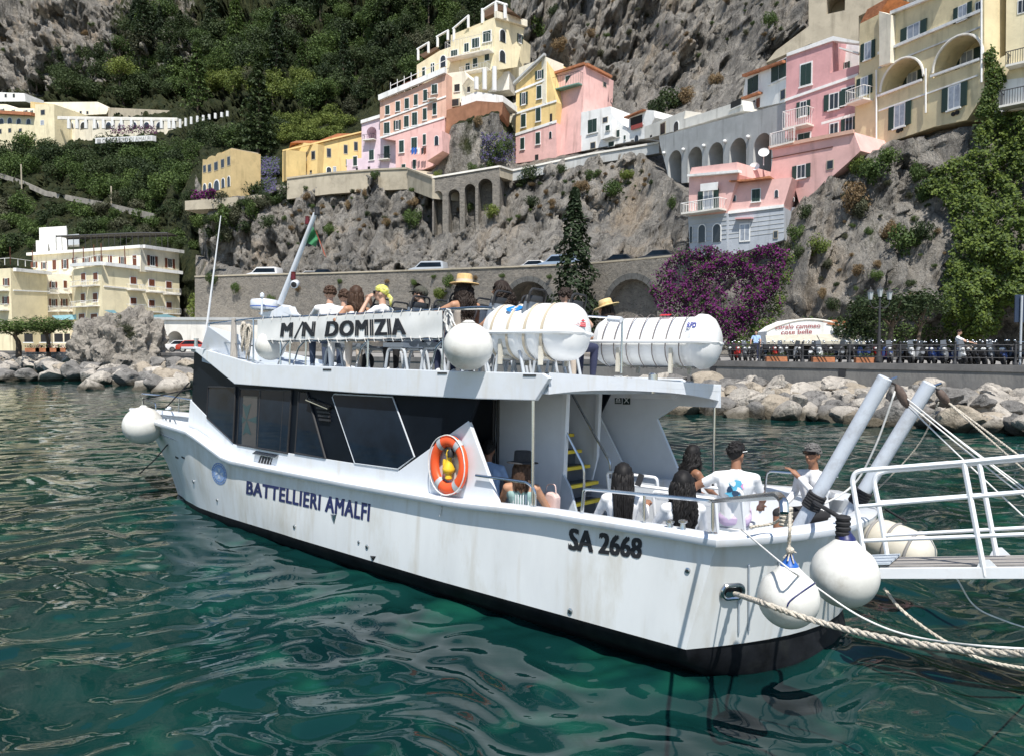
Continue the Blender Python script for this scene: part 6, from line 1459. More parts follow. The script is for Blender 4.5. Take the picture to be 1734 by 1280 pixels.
AP.face((925, 115.5), (955, 118)); AP.poly([(292, 605), (355, 595), (395, 560), (395, 378), (292, 335)], P_pale, 6); 
mb = MB(); AP.face((872, 119), (925, 115.5)); a, b = AP.Z(112, 502), AP.Z(294, 332); mb.prism([a, b, b + Vector((0, 0, .35)), a + Vector((0, 0, .35))], AP.n * .6); mb.build('verge', P_grey, AP.t, 0)
SK = Bld('narrow_house', 'narrow cream house squeezed beside the yellow apartments', (866, 121, 30)).cv(V3); SK.face((857, 122), (876, 121)); SK.poly([(62, 800), (125, 790), (118, 600), (62, 625)], P_pale, 5); SK.wins([(86, 655, 18, 40, 'd'), (78, 745, 26, 40, 'd'), (78, 815, 20, 30, 'd')])
PA = Bld('pink_tower_house', 'salmon pink tower house with green balcony beside the yellow apartments', (970, 116, 30)).cv(V3)
PA.face((938, 117), (990, 113.5)); PA.poly([(352, 925), (495, 900), (520, 390), (358, 440)], P_rose, 8); PA.wins([(438, 482, 56, 76, 'c'), (428, 605, 34, 78, 'c'), (423, 773, 34, 80, 'c'), (320, 905, 22, 44, 'a'), (416, 895, 40, 30, 'd')], base=.03); PA.balcony(335, 515, 480, 545, 1.4, irond, mat('green_balcony_soffit', (.16, .30, .25), .8), bars=12); PA.band(352, 700, 500, 665, .4, P_white, .12); PA.band(352, 440, 525, 385, .35, tile, .5, 'roof_edge')
PA.face((990, 113.5), (1032, 118)); PA.poly([(495, 890), (650, 640), (662, 465), (520, 388)], P_rose, 6); PA.win(636, 498, 18, 26, 'd'); PA.band(520, 388, 665, 462, .35, tile, .5, 'roof_edge')
# --- white cluster
WC = Bld('white_house', 'bright white house with stepped stairs next to the pink tower house', (1010, 113, 30)).cv(V3); WC.face((980, 113), (1065, 107))
WC.poly([(490, 890), (640, 860), (790, 830), (770, 760), (680, 670), (670, 625), (500, 660)], P_white, 6); WC.wins([(565, 740, 50, 76, 'c'), (568, 855, 28, 36, 'd'), (640, 705, 28, 30, 'd'), (655, 750, 26, 32, 'c'), (716, 785, 16, 40, 'c'), (755, 808, 10, 24, 'c'), (676, 847, 30, 26, 'c')]); WC.poly([(615, 820), (680, 800), (680, 720), (615, 735)], P_white, 1.0, 'bay', off=1.0); WC.win(655, 752, 22, 30, 'c', base=1.02)
WR = Bld('white_cottage', 'white cottage with red-railed veranda below the big cliff', (1080, 106, 30)).cv(V3); WR.face((1065, 107), (1110, 103))
WR.poly([(770, 825), (870, 815), (930, 690), (925, 650), (860, 645), (780, 690)], P_white, 5); WR.win(822, 712, 70, 56, 'h'); WR.win(824, 812, 22, 34, 'a'); WR.poly([(790, 765), (855, 745), (855, 720), (790, 740)], mat('red_railing', (.30, .06, .05), .7), .1, 'veranda_rail', off=.3); WR.poly([(748, 694), (860, 648), (862, 640), (750, 686)], tile, 2, 'roof', off=.6)
WL = Bld('low_white_house', 'long low white house with terraces along the top of the arcade', (1180, 97, 30)).cv(V3); WL.face((1090, 101), (1290, 80))
WL.poly([(870, 815), (960, 795), (1450, 650), (1440, 590), (1100, 700), (1110, 650), (960, 710), (870, 745)], P_offw, 4); WL.wins([(978, 757, 28, 66, 'd'), (1056, 742, 26, 54, 'a'), (908, 802, 12, 16, 'h'), (1405, 610, 60, 40, 'h')])
UP = Bld('upper_white_house', 'white house with green shutters and tiled eaves above the grey arcade', (1290, 84, 32)).cv(V4); UP.face((1255, 86), (1335, 79))
UP.poly([(360, 545), (570, 500), (570, 300), (500, 330), (372, 375), (360, 460)], P_white, 6); UP.wins([(409, 417, 50, 76, 'c'), (535, 348, 72, 84, 'c'), (555, 465, 22, 44, 'd'), (408, 517, 66, 44, 'shb')]); UP.band(372, 380, 570, 310, .25, tile, .5, 'roof_edge'); UP.band(370, 490, 455, 462, .2, tile, .6, 'roof_edge')
# --- pink house by the cliff
PK = Bld('pink_house', 'tall pink house with white balconies and green shutters on the cliff', (1390, 73, 20)).cv(V4); PK.face((1330, 74), (1456, 68.5))
PK.poly([(565, 680), (930, 660), (925, 320), (785, 360), (800, 180), (572, 275)], P_pink, 7); PK.wins([(668, 366, 50, 100, 'c'), (655, 535, 66, 74, 'sh'), (805, 498, 98, 80, 'sh'), (860, 475, 36, 76, 'c'), (893, 455, 34, 62, 'w'), (658, 678, 56, 46, 'c'), (878, 612, 76, 72, 'sh'), (805, 636, 40, 60, 'w')], base=.02)
PK.poly([(800, 360), (925, 320), (925, 215), (800, 180)], P_white, 2.5, 'loggia_back', off=-2.5); PK.win(865, 322, 34, 32, 'sh', base=-2.4); PK.poly([(572, 278), (800, 200), (930, 215), (930, 205), (800, 178), (572, 262)], P_white, 1.0, 'parapet', off=.15)
PK.balcony(585, 705, 562, 640, 1.2, bars=14); PK.band(565, 500, 925, 375, .25, P_white, .1); PK.poly([(828, 238), (925, 268), (925, 258), (830, 232)], canvas, 1.0, 'awning', off=.3); PK.poly([(742, 612), (905, 568), (905, 555), (742, 600)], canvas, .1, 'awning', off=1.0)
PL = Bld('lower_pink_house', 'lower pink house with grey rusticated base and pointed windows over the bougainvillea', (1260, 67, 9)).cv(V4)
PL.face((1210, 68.5), (1332, 65)); PL.poly([(275, 1050), (555, 1015), (600, 870), (490, 880), (330, 900), (275, 880)], P_rose, 8)
PL.wins([(315, 972, 18, 32, 'a'), (423, 958, 38, 58, 'c'), (523, 950, 16, 36, 'a')]); PL.poly([(265, 1262), (560, 1175), (562, 1018), (265, 1050)], P_blue, 8, 'base', off=.06)
PL.wins([(368, 1140, 46, 80, 'cu'), (519, 1150, 20, 34, 'd')], base=.1)
for k in range(6): PL.band(278, 1062 + k * 22, 560, 1028 + k * 22, .05, P_grey, .09, 'groove')
PL.band(275, 1052, 560, 1018, .25, P_white, .18); PL.poly([(290, 890), (368, 888), (490, 872), (490, 862), (380, 878), (290, 885)], tile, 1.5, 'roof_edge', off=.7); PL.band(328, 1078, 412, 1074, .12, P_pink, .5, 'hood')
PL.face((1166, 70.5), (1232, 67.5)); PL.poly([(93, 1062), (280, 1045), (335, 855), (330, 795), (108, 822), (95, 862)], P_rose, 6); PL.wins([(190, 985, 100, 104, 'wsh')], base=.02); PL.poly([(100, 1262), (280, 1240), (282, 1045), (90, 1062)], P_blue, 6, 'base', off=.05); PL.wins([(158, 1145, 32, 84, 'a'), (231, 1142, 36, 86, 'a'), (105, 1150, 12, 80, 'a')], base=.08)
PL.balcony(138, 278, 998, 1045, 1.2, bars=16); PL.balcony(93, 140, 1005, 1050, 1.2, bars=5); PL.poly([(150, 938), (232, 930), (235, 892), (150, 902)], P_white, .1, 'awning', off=.5); PL.poly([(85, 866), (335, 845), (335, 832), (85, 855)], P_white, .6, 'cornice', off=.5)
for k in range(6): PL.band(95, 1080 + k * 22, 280, 1060 + k * 22, .05, P_grey, .09, 'groove')
PL.face((1296, 69), (1460, 61.5)); PL.poly([(490, 880), (600, 870), (640, 1020), (700, 950), (870, 800), (935, 740), (900, 648), (500, 725), (505, 770)], P_rose, 5); PL.wins([(645, 842, 88, 66, 'sh'), (786, 808, 30, 40, 'd'), (601, 978, 16, 24, 'a')], base=.02); PL.band(490, 735, 905, 655, .3, P_salm, .2); PL.band(497, 780, 800, 722, .06, shutb, .06, 'pipe')
mb = MB(); PL.poly([(560, 1170), (640, 1130), (628, 1015), (562, 1018)], P_blue, 3, 'base', off=-.2)
for cx, cy, r in ((495, 762, .46), (450, 830, .42)):
    p = PL.Z(cx, cy) + PL.n * 1.0; ax = Vector((-.3, -.9, .45)).normalized(); M = T(p) @ ax.to_track_quat('Z', 'Y').to_matrix().to_4x4(); mb = MB(); mb.lathe([(.02, 0), (r * .5, .04), (r * .85, .12), (r, .2), (r * .97, .21), (r * .5, .06), (.02, .02)], M, 20)
    mb.tube([p - Vector((0, 0, 1.0)), p], .04, 5); o = mb.build('satellite_dish', frame_w, None); o.location = PL.o; tag(o, 'white satellite dish ' + ('higher up against the arcade corner' if cx > 480 else 'lower down on the pink parapet'), 'dish')
PL.balcony(500, 615, 660, 720, .3, bars=14); 
# --- straw-coloured loggia house
LG = Bld('loggia_house', 'weathered straw-coloured house with two big arched loggias on the cliff', (1570, 62, 18)).cv(V45); LG.face((1484, 65.5), (1664, 56.5))
arcs = [LG.arch(330, 425, 642, 310), LG.arch(735, 262, 505, 360)]
LG.poly([(150, 1060), (560, 920), (800, 870), (925, 680), (925, -150), (550, -20), (260, 105), (160, 100), (160, 390)], P_loggia, 7, cuts=[(a, 2.4) for a in arcs])
for a in arcs:
    c = sum(a, Vector()) / len(a); mb = MB(); pts = a[1:-1]; mb.tube([p + LG.n * .03 for p in pts], .10, 6); mb.build('arch_band', P_offw, LG.t)
LG.wins([(315, 840, 160, 165, 'wsh'), (710, 705, 180, 170, 'wsh'), (415, 230, 185, 105, 'wsh'), (770, 95, 130, 110, 'wsh'), (885, 50, 40, 60, 'w')], base=.03); LG.wins([(405, 578, 150, 100, 'wsh'), (800, 430, 190, 110, 'wsh')], base=-2.35)
for x, y in ((305, 950), (328, 940), (705, 828), (733, 816)): p = LG.Z(x, y); mb = MB(); mb.lathe([(.16, -.1), (.16, .12)], T(p) @ LG.n.to_track_quat('Z', 'Y').to_matrix().to_4x4(), 14); mb.build('vent_pipe', hole, LG.t)
LG.band(165, 400, 910, 90, .22, P_white, .2); LG.band(165, 500, 900, 205, .12, P_grey, .1); LG.band(165, 705, 480, 590, .18, P_white, .2); LG.band(545, 565, 900, 440, .18, P_white, .2); LG.band(165, 810, 880, 555, .12, P_white, .1); LG.band(262, 110, 640, -40, .25, P_white, .3)
mb = MB(); LG.poly([(165, 480), (245, 455), (250, 110), (165, 85)], P_pale, .8, 'pilaster', off=.5)
for x, y0, y1 in ((155, 1050, 510), (915, 600, -100), (512, 820, 500)): mb = MB(); mb.tube([LG.Z(x, y0) + LG.n * .15, LG.Z(x, y1) + LG.n * .15], .07, 6); mb.build('drain_pipe', P_white, LG.t)
LG.face((1452, 67.5), (1490, 65.4)); LG.poly([(-10, 1090), (155, 1050), (165, 105), (25, 175), (20, 540), (-10, 560)], P_loggia, 5); LG.wins([(85, 370, 102, 126, 'wsh'), (60, 625, 110, 130, 'wsh')], base=.02); LG.balcony(-5, 120, 675, 760, 1.2, bars=10); LG.poly([(30, 170), (165, 100), (240, -20), (80, 70)], tile, 2.5, 'roof', off=-.6)
# --- yellow house at the edge
EH = Bld('cream_yellow_house', 'cream yellow house with iron balconies at the cliff edge beyond the loggias', (1700, 58, 20)).cv(V45); EH.face((1664, 60), (1704, 57)); EH.poly([(925, 700), (1075, 450), (1085, 10), (925, 75)], P_loggia, 6); EH.wins([(1008, 365, 80, 90, 'c')])
EH.face((1690, 57), (1840, 53)); EH.poly([(1000, 820), (1850, 740), (1850, -300), (1085, -200), (1080, 400), (1005, 440)], P_cream, 7); EH.poly([(1000, 820), (1850, 700), (1850, 480), (1005, 590)], P_white, 7.2, 'lower_storey', off=.1); EH.balcony(1068, 1500, 690, 790, 1.2, irond, bars=22); EH.balcony(1110, 1500, 405, 495, 1.0, irond, bars=22); EH.wins([(1200, 50, 60, 90, 'w')])
# --- stone tower and ramp on the upper cliff
TWR = Bld('stone_tower', 'old pale stone gallery wall high on the cliff above the pink house', (1420, 92, 40), 'wall').cv(V4); TWR.face((1290, 92), (1520, 84)); TWR.poly([(470, 310), (690, 215), (920, 210), (925, 80), (1150, -30), (1150, -140), (680, -140), (680, 130), (520, 250)], P_stone, 4, cuts=[(TWR.arch(812, -40, 62, 90), 3)])
# ------------------------------------------------------------------ vegetation: crowns of leaf-sized faces
def leafmat(name, lo, hi, tr=.25, extra=None):
    if name in MATS: return MATS[name]
    m = bpy.data.materials.new(name); m.use_nodes = True; n, l = m.node_tree.nodes, m.node_tree.links; b = n['Principled BSDF']; b.inputs['Roughness'].default_value = .6; b.inputs['Specular IOR Level'].default_value = .25
    g = n.new('ShaderNodeNewGeometry'); oi = n.new('ShaderNodeObjectInfo'); r = n.new('ShaderNodeValToRGB'); e = r.color_ramp.elements; e[0].color = (*lo, 1); e[1].color = (*hi, 1)
    if extra: q = e.new(.93); q.color = (*hi, 1); e[2].color = (*extra, 1)
    a = n.new('ShaderNodeMath'); a.operation = 'MULTIPLY_ADD'; a.inputs[1].default_value = .6; mm = n.new('ShaderNodeMath'); mm.operation = 'MULTIPLY'; mm.inputs[1].default_value = .4 
    l.new(oi.outputs['Random'], mm.inputs[0]); l.new(g.outputs['Random Per Island'], a.inputs[0]); l.new(mm.outputs[0], a.inputs[2]); l.new(a.outputs[0], r.inputs[0]); l.new(r.outputs[0], b.inputs['Base Color'])
    t = n.new('ShaderNodeBsdfTranslucent'); l.new(r.outputs[0], t.inputs[0]); mx = n.new('ShaderNodeMixShader'); mx.inputs[0].default_value = tr; l.new(b.outputs[0], mx.inputs[1]); l.new(t.outputs[0], mx.inputs[2]); l.new(mx.outputs[0], n['Material Output'].inputs[0])
    MATS[name] = m; return m
L_dark = leafmat('dark_evergreen_leaves', (0.014, 0.028, 0.011), (0.069, 0.099, 0.033)); L_mid = leafmat('mid_green_leaves', (0.030, 0.058, 0.017), (0.117, 0.172, 0.044)); L_lite = leafmat('light_green_leaves', (0.069, 0.103, 0.021), (0.207, 0.248, 0.055))
L_oliv = leafmat('olive_grey_leaves', (.035, .042, .022), (.12, .125, .07)); L_cyp = leafmat('cypress_leaves', (0.011, 0.022, 0.011), (0.044, 0.069, 0.028)); L_ivy = leafmat('creeper_leaves', (.028, .058, .010), (.145, .195, .032), extra=(.22, .07, .03))
L_boug = leafmat('bougainvillea_bracts', (.07, .006, .06), (.24, .025, .20)); L_wist = leafmat('wisteria_flowers', (.06, .05, .12), (.16, .14, .28)); L_dry = leafmat('dry_grass', (.14, .09, .045), (.30, .22, .12))
bark = mat('bark', (.10, .075, .055), .9, var=.3, scale=3)
def leaves(rr, pts, size, ms=(0,), wts=None, up=.3):
    """pts: list of (centre, outward)"""
    v = []; f = []; m = []
    for c, o in pts:
        s = size * rr.uniform(.6, 1.3); n = (o + Vector((rr.gauss(0, .6), rr.gauss(0, .6), rr.gauss(0, .6) + up))).normalized(); t = n.orthogonal().normalized(); b = n.cross(t); a = rr.uniform(0, 6.28); t, b = t * math.cos(a) + b * math.sin(a), b * math.cos(a) - t * math.sin(a)
        k = len(v); v += [c - t * s * .5, c - b * s * .32 + n * s * .08, c + t * s * .5, c + b * s * .32 + n * s * .08]; f.append((k, k + 1, k + 2, k + 3)); m.append(rr.choices(ms, wts)[0])
    return v, f, m
def crown_pts(rr, n, R_, nclump, flat=1.0, clr=.45, shape=None):
    cl = []
    for i in range(nclump):
        while True:
            p = Vector((rr.uniform(-1, 1), rr.uniform(-1, 1), rr.uniform(-1, 1)))
            if .3 < p.length < 1: break
        if shape: p = shape(p, rr)
        cl.append((Vector((p.x * R_ * .75, p.y * R_ * .75, p.z * R_ * .75 * flat)), R_ * clr * rr.uniform(.6, 1.15)))
    out = []
    for i in range(n):
        c, r = rr.choice(cl); d = Vector((rr.gauss(0, 1), rr.gauss(0, 1), rr.gauss(0, 1) * .85)).normalized(); out.append((c + d * r * rr.uniform(.7, 1.03), d))
    return out
def leafmesh(name, vfm, mats):
    v, f, m = vfm; me = bpy.data.meshes.new(name); me.from_pydata([tuple(p) for p in v], [], f)
    for q in mats: me.materials.append(q)
    me.polygons.foreach_set('material_index', m); me.update(); return me
def tree_kit(seed, kind):
    rr = random.Random(seed)
    if kind == 'round': me = lambda m: leafmesh('crown', leaves(rr, [(p + Vector((0, 0, 1.15)), d) for p, d in crown_pts(rr, 2600, 1.0, 26, .95)], .13), [m])
    elif kind == 'bush': me = lambda m: leafmesh('foliage', leaves(rr, [(p + Vector((0, 0, .45)), d) for p, d in crown_pts(rr, 1300, 1.0, 14, .6)], .15), [m])
    elif kind == 'cypress':
        def g(m):
            pts = []
            for i in range(3200):
                z = rr.random() ** 1.15; a = rr.uniform(0, 6.28); r = .155 * (1 - z) ** .62 * min(1, z * 9 + .35) * (1 + .22 * math.sin(a * 3 + z * 21) + .2 * math.sin(a * 2 - z * 34)) * rr.uniform(.75, 1.05); pts.append((Vector((r * math.cos(a), r * math.sin(a), .04 + z * .96)), Vector((math.cos(a), math.sin(a), .9))))
            return leafmesh('crown', leaves(rr, pts, .034), [m])
        me = g
    elif kind == 'umbrella':
        def g(m):
            pts = [(Vector((p.x, p.y, p.z + 1.55)), d) for p, d in crown_pts(rr, 2600, 1.0, 26, .34, .34)]
            return leafmesh('crown', leaves(rr, pts, .085), [m])
        me = g
    elif kind == 'cedar':
        def g(m):
            pts = []
            for i in range(2600):
                tier = rr.randrange(11); z = .12 + tier / 11 * .86 + rr.gauss(0, .016); a = rr.uniform(0, 6.28); r = .30 * (1 - z) ** .8 * (rr.random() ** .5) * (1 + .25 * math.sin(3 * a + tier * 2)); pts.append((Vector((r * math.cos(a), r * math.sin(a), z - r * .25)), Vector((.3 * math.cos(a), .3 * math.sin(a), 1))))
            return leafmesh('crown', leaves(rr, pts, .045), [m])
        me = g
    return me
def trunk_mesh(h, r, lean=0, limbs=3, seed=1):
    rr = random.Random(seed); mb = MB(); pts = [Vector((lean * (i / 5) ** 1.5 + rr.gauss(0, .02) * h, rr.gauss(0, .02) * h, h * i / 5)) for i in range(6)]; pts[0] = Vector((0, 0, -.25 * h)); mb.tube(pts, [r * (1.25 - .7 * i / 5) for i in range(6)], 8)
    for k in range(limbs): a = rr.uniform(0, 6.28); s = pts[3 + k % 2]; e = s + Vector((math.cos(a) * h * .4, math.sin(a) * h * .4, h * .45)); mb.tube([s, s.lerp(e, .5) + Vector((0, 0, .05 * h)), e], [r * .6, r * .4, r * .2], 6)
    return mb.mesh('trunk', bark, 60)
KIT = {}
def kit(kind, m, n=3):
    k = (kind, m.name)
    if k not in KIT:
        KIT[k] = [(tree_kit(100 + i * 7 + len(KIT), kind)(m), {'round': lambda: trunk_mesh(1.0, .07, .05, 4, i), 'cypress': lambda: trunk_mesh(.3, .02, 0, 0, i), 'umbrella': lambda: trunk_mesh(1.55, .055, .12, 5, i), 'cedar': lambda: trunk_mesh(.9, .02, 0, 0, i), 'bush': lambda: trunk_mesh(.3, .04, 0, 2, i)}[kind]()) for i in range(n)]
    return KIT[k]
rt_ = random.Random(5)
def plant(name, kind, m, loc, s, label, cat, group=None, sz=None, trunk=True, tilt=0):
    cm, tm = rt_.choice(kit(kind, m)); M = T(loc) @ Matrix.Rotation(rt_.uniform(0, 6.28), 4, 'Z') @ Matrix.Diagonal((s * rt_.uniform(.9, 1.12), s * rt_.uniform(.9, 1.12), (sz or s) * rt_.uniform(.9, 1.1), 1))
    if not trunk:
        o = link(name, cm); o.matrix_world = M; return tag(o, label, cat, group)
    t = thing(name, label, cat, M, group); link('crown' if kind != 'bush' else 'foliage', cm, t); link('trunk' if kind != 'bush' else 'stem', tm, t); return t
def inpoly(x, y, P):
    c = False; j = len(P) - 1
    for i in range(len(P)):
        if (P[i][1] > y) != (P[j][1] > y) and x < (P[j][0] - P[i][0]) * (y - P[i][1]) / (P[j][1] - P[i][1]) + P[i][0]: c = not c
        j = i
    return c
def sample(P, n, dmin, rr=rt_):
    xs_, ys_ = [p[0] for p in P], [p[1] for p in P]; out = []; tries = 0
    while len(out) < n and tries < n * 60:
        tries += 1; x, y = rr.uniform(min(xs_), max(xs_)), rr.uniform(min(ys_), max(ys_))
        if inpoly(x, y, P) and all((x - a) ** 2 + ((y - b) * 1.3) ** 2 > dmin ** 2 for a, b in out): out.append((x, y))
    return sorted(out, key=lambda q: q[1])
# the wood
W1 = [(200, 175), (195, 95), (215, 40), (260, 15), (330, 60), (420, 70), (470, 20), (500, -30), (880, -60), (850, 30), (700, 130), (640, 170), (580, 205), (480, 170), (330, 180)]
for x, y in sample(W1, 165, 19):
    p, n = ground(x, y)
    if p is None: continue
    m = rt_.choices((L_dark, L_mid, L_oliv), (.58, .36, .06))[0] if not (330 < x < 520 and y > 130) else L_lite
    s = rt_.uniform(.8, 1.75) * p.y / 80; plant('evergreen_tree', 'round', m, p - Vector((0, 0, .5 * s)), s, {'dark_evergreen_leaves': 'dark evergreen tree in the dense wood below the cliffs', 'mid_green_leaves': 'mid green bushy tree in the dense wood below the cliffs', 'olive_grey_leaves': 'greyish olive tree in the dense wood below the cliffs', 'light_green_leaves': 'pale green leafy tree in the terraced garden below the wood'}[m.name], 'tree', 'wood ' + m.name)
for x, y in sample(W1, 24, 40):
    p, n = ground(x, y); s = rt_.uniform(8, 14) * p.y / 230
    plant('conifer_tree', 'cedar', rt_.choice((L_dark, L_mid, L_cyp)), p, s, 'pointed conifer rising among the round trees of the wood', 'tree', 'conifers of the wood', sz=s * 1.5)
W2 = [(-20, 330), (-20, 262), (130, 258), (262, 262), (300, 250), (400, 232), (480, 225), (476, 250), (445, 262), (340, 250), (330, 320), (230, 345), (150, 320), (60, 290)]
for x, y in sample(W2, 48, 24):
    p, n = ground(x, y); m = rt_.choices((L_dark, L_mid), (.62, .38))[0]; s = rt_.uniform(1.3, 2.0) * p.y / 85
    plant('evergreen_tree', 'round', m, p - Vector((0, 0, .8 * s)), s, ('dark' if m is L_dark else 'mid green') + ' spreading tree on the slope under the far convent', 'tree', 'convent slope ' + m.name)
W3 = [(40, 150), (60, 120), (110, 90), (190, 80), (205, 180), (120, 165)]
for x, y in sample(W3, 16, 20):
    p, n = ground(x, y); s = rt_.uniform(1.6, 2.6) * p.y / 140; plant('evergreen_tree', 'round', L_dark, p - Vector((0, 0, .8 * s)), s, 'dark bushy tree at the foot of the high cliff above the convent', 'tree', 'cliff foot trees')
W4 = [(-20, 400), (0, 350), (150, 345), (330, 335), (340, 350), (470, 320), (480, 330), (400, 400), (330, 440), (240, 410), (60, 430), (-20, 455)]
for x, y in sample(W4, 62, 17):
    p, n = ground(x, y); m = rt_.choices((L_mid, L_dark, L_oliv), (.45, .3, .25))[0]; s = rt_.uniform(.8, 1.9) * p.y / 95
    plant('shrub', 'bush', m, p - Vector((0, 0, .2)), s, {'dark_evergreen_leaves': 'dark round shrub', 'mid_green_leaves': 'mid green shrub', 'olive_grey_leaves': 'grey green shrub'}[m.name] + ' on the rocky slope behind the shore hotel', 'shrub', 'lower slope shrubs ' + m.name, trunk=False)
W5 = [(470, 210), (560, 195), (600, 215), (575, 235), (480, 245)]
for x, y in sample(W5 + [], 26, 12):
    p, n = ground(x, y); s = rt_.uniform(1.2, 2.0); plant('shrub', 'bush', L_lite, p, s * 1.2, 'light green garden shrub on the terraces behind the yellow house', 'shrub', 'terrace garden shrubs', trunk=False)
# single trees one can tell apart
def at_ground(px, py): p, n = ground(px, py); return p
for px, py, top, lab in ((232, 100, -10, 'tall dark cypress standing highest in the wood'), (272, 105, 15, 'tall dark cypress second in the wood beside a taller one'), (252, 95, 40, 'shorter dark cypress between two tall cypresses in the wood')):
    p = at_ground(px, py); h = (py - top) * p.y / F; plant('cypress_tree', 'cypress', L_cyp, p, h * .95, lab, 'tree', sz=h)
p = at_ground(335, 190); plant('cedar_tree', 'cedar', L_mid, p, 14, 'tall layered conifer at the end of the pergola', 'tree', sz=21)
p = at_ground(438, 268); plant('cedar_tree', 'cedar', L_dark, p, 15, 'broad dark conifer beside the ochre house', 'tree', sz=19)
p = at_ground(205, 168); plant('umbrella_pine', 'umbrella', L_lite, p, 6.5, 'umbrella pine with a bare trunk above the convent', 'tree', sz=7)
p = at_ground(432, 168); plant('umbrella_pine', 'umbrella', L_oliv, p, 3.8, 'small dragon-like umbrella tree in the terraced garden', 'tree', sz=4)
for px, Y, s, lab in ((14, 101, 5.0, 'umbrella pine on the hotel forecourt cut by the picture edge'), (66, 98, 4.6, 'umbrella pine with a forked trunk before the hotel awnings')):
    p = W(px, 0, Y=Y); plant('umbrella_pine', 'umbrella', L_mid, (p.x, p.y, PZ), s, lab, 'tree', sz=2.35)
p = W(342, 0, Y=109); plant('round_tree', 'round', L_lite, (p.x, p.y, PZ + 2.2), 2.5, 'yellow green tree against the road wall beside the garage', 'tree', sz=3.5)
p = W(975, 0, Y=78); plant('cypress_tree', 'cypress', L_cyp, (p.x, p.y, PZ + 1.0), 15.5, 'tall dark cypress in front of the road wall between two arches', 'tree', sz=15.2)
p = W(1520, 0, Y=49); me = [plant('carob_tree', 'umbrella', L_dark, (p.x + dx, p.y + dy, PZ - z), s, lab, 'tree', sz=sz_) for dx, dy, z, s, sz_, lab in ((0, 0, 0, 3.1, 2.1, 'dense dark spreading tree behind the triple street lamp'), (2.1, .6, 0, 2.4, 2.0, 'dense dark spreading tree beside the ivy wall'))]
p = W(1455, 0, Y=50.5); plant('carob_tree', 'round', L_dark, (p.x, p.y, PZ), 1.6, 'dark low tree overhanging the kiosk roof', 'tree', sz=1.5)
# shrubs clinging to the rocks: (px, py, radius px, kind)
for i, (px, py, r, k) in enumerate(((1135, 182, 36, 0), (1162, 172, 22, 3), (1112, 190, 20, 0), (700, 375, 20, 1), (900, 300, 20, 0), (886, 308, 14, 0), (490, 335, 22, 0), (832, 362, 18, 4), (902, 348, 16, 0), (795, 355, 12, 1), (1035, 325, 22, 1), (1060, 300, 16, 4), (1000, 300, 14, 1), (950, 290, 12, 0), (935, 345, 10, 3), (985, 320, 16, 3), (1140, 350, 14, 1), (915, 55, 22, 1), (950, 85, 18, 3), (935, 25, 14, 0), (1000, 60, 12, 3), (1300, 45, 16, 1), (1210, 140, 18, 3), (1265, 150, 14, 1), (700, 345, 12, 3), (655, 380, 12, 3), (590, 350, 10, 3), (560, 395, 14, 1), (800, 295, 12, 1), (830, 290, 16, 1), (815, 298, 10, 0), (745, 306, 10, 4), (455, 380, 18, 0), (430, 360, 20, 1), (445, 340, 16, 0), (400, 370, 22, 2), (390, 400, 20, 2), (520, 335, 12, 3), (620, 330, 9, 3), (860, 255, 14, 0), (845, 262, 18, 1), (780, 200, 10, 1), (810, 210, 12, 3), (870, 240, 12, 2),
  (1470, 300, 34, 1), (1450, 285, 26, 4), (1500, 275, 22, 1), (1360, 365, 16, 0), (1345, 400, 20, 1), (1380, 425, 26, 4), (1350, 430, 18, 0), (1440, 345, 28, 3), (1455, 360, 20, 2), (1520, 420, 34, 1), (1500, 395, 20, 3), (1560, 400, 22, 0), (1330, 425, 14, 2), (1450, 460, 16, 3), (1400, 450, 14, 2), (1570, 330, 26, 1), (1545, 300, 20, 1), (1480, 470, 14, 1), (1408, 520, 16, 0), (1390, 500, 12, 3), (1310, 250, 10, 1), (700, 480, 8, 1), (760, 480, 14, 1), (745, 500, 16, 4), (505, 490, 8, 3), (575, 478, 6, 1), (655, 478, 6, 3), (735, 470, 6, 1), (930, 470, 6, 1), (850, 468, 7, 1), (805, 472, 6, 3), (590, 520, 8, 1), (460, 510, 12, 1), (400, 490, 10, 1), (360, 475, 12, 1), (545, 312, 10, 3), (640, 305, 9, 1), (1180, 480, 10, 1))):
    p = at_ground(px, py)
    if p is None: continue
    if 440 < py < 530 and px < 1000: p = W(px, py, Y=float(np.interp(px, [r_[0] for r_ in rwl], [r_[2] for r_ in rwl])) - .1)
    if px < 870 and 290 < py < 310: p = p + Vector((0, -2, 0))
    m = (L_dark, L_mid, L_oliv, L_dry, L_lite)[k]; s = r * p.y / F
    where = 'hanging on the road wall' if 440 < py < 530 and px < 1000 else ('on the rock face by the pink and straw houses' if px > 1300 else ('on the high cliff' if py < 200 else 'on the cliff above the coast road'))
    plant('shrub', 'bush', m, p - Vector((0, 0, .3 * s)) - Vector((0, .5 * s, 0)), s * .85, ('dark leafy', 'green', 'grey green', 'dry brown', 'yellow green')[k] + ' shrub ' + where, 'shrub', ('dark', 'green', 'grey', 'dry', 'yellow')[k] + ' shrubs ' + where, trunk=False, sz=s * rt_.uniform(.9, 1.3))
def scatter_shrubs(P, n, dmin, r0, r1, where, ks=(1, 3, 2)):
    for x, y in sample(P, n, dmin):
        p = at_ground(x, y)
        if p is None: continue
        k = rt_.choice(ks); m = (L_dark, L_mid, L_oliv, L_dry, L_lite)[k]; s = rt_.uniform(r0, r1) * p.y / F
        plant('shrub', 'bush', m, p - Vector((0, .2, .2 * s)), s, ('dark leafy', 'green', 'grey green', 'dry brown', 'yellow green')[k] + ' shrub tuft ' + where, 'shrub', ('dark', 'green', 'grey', 'dry', 'yellow')[k] + ' tufts ' + where, trunk=False)
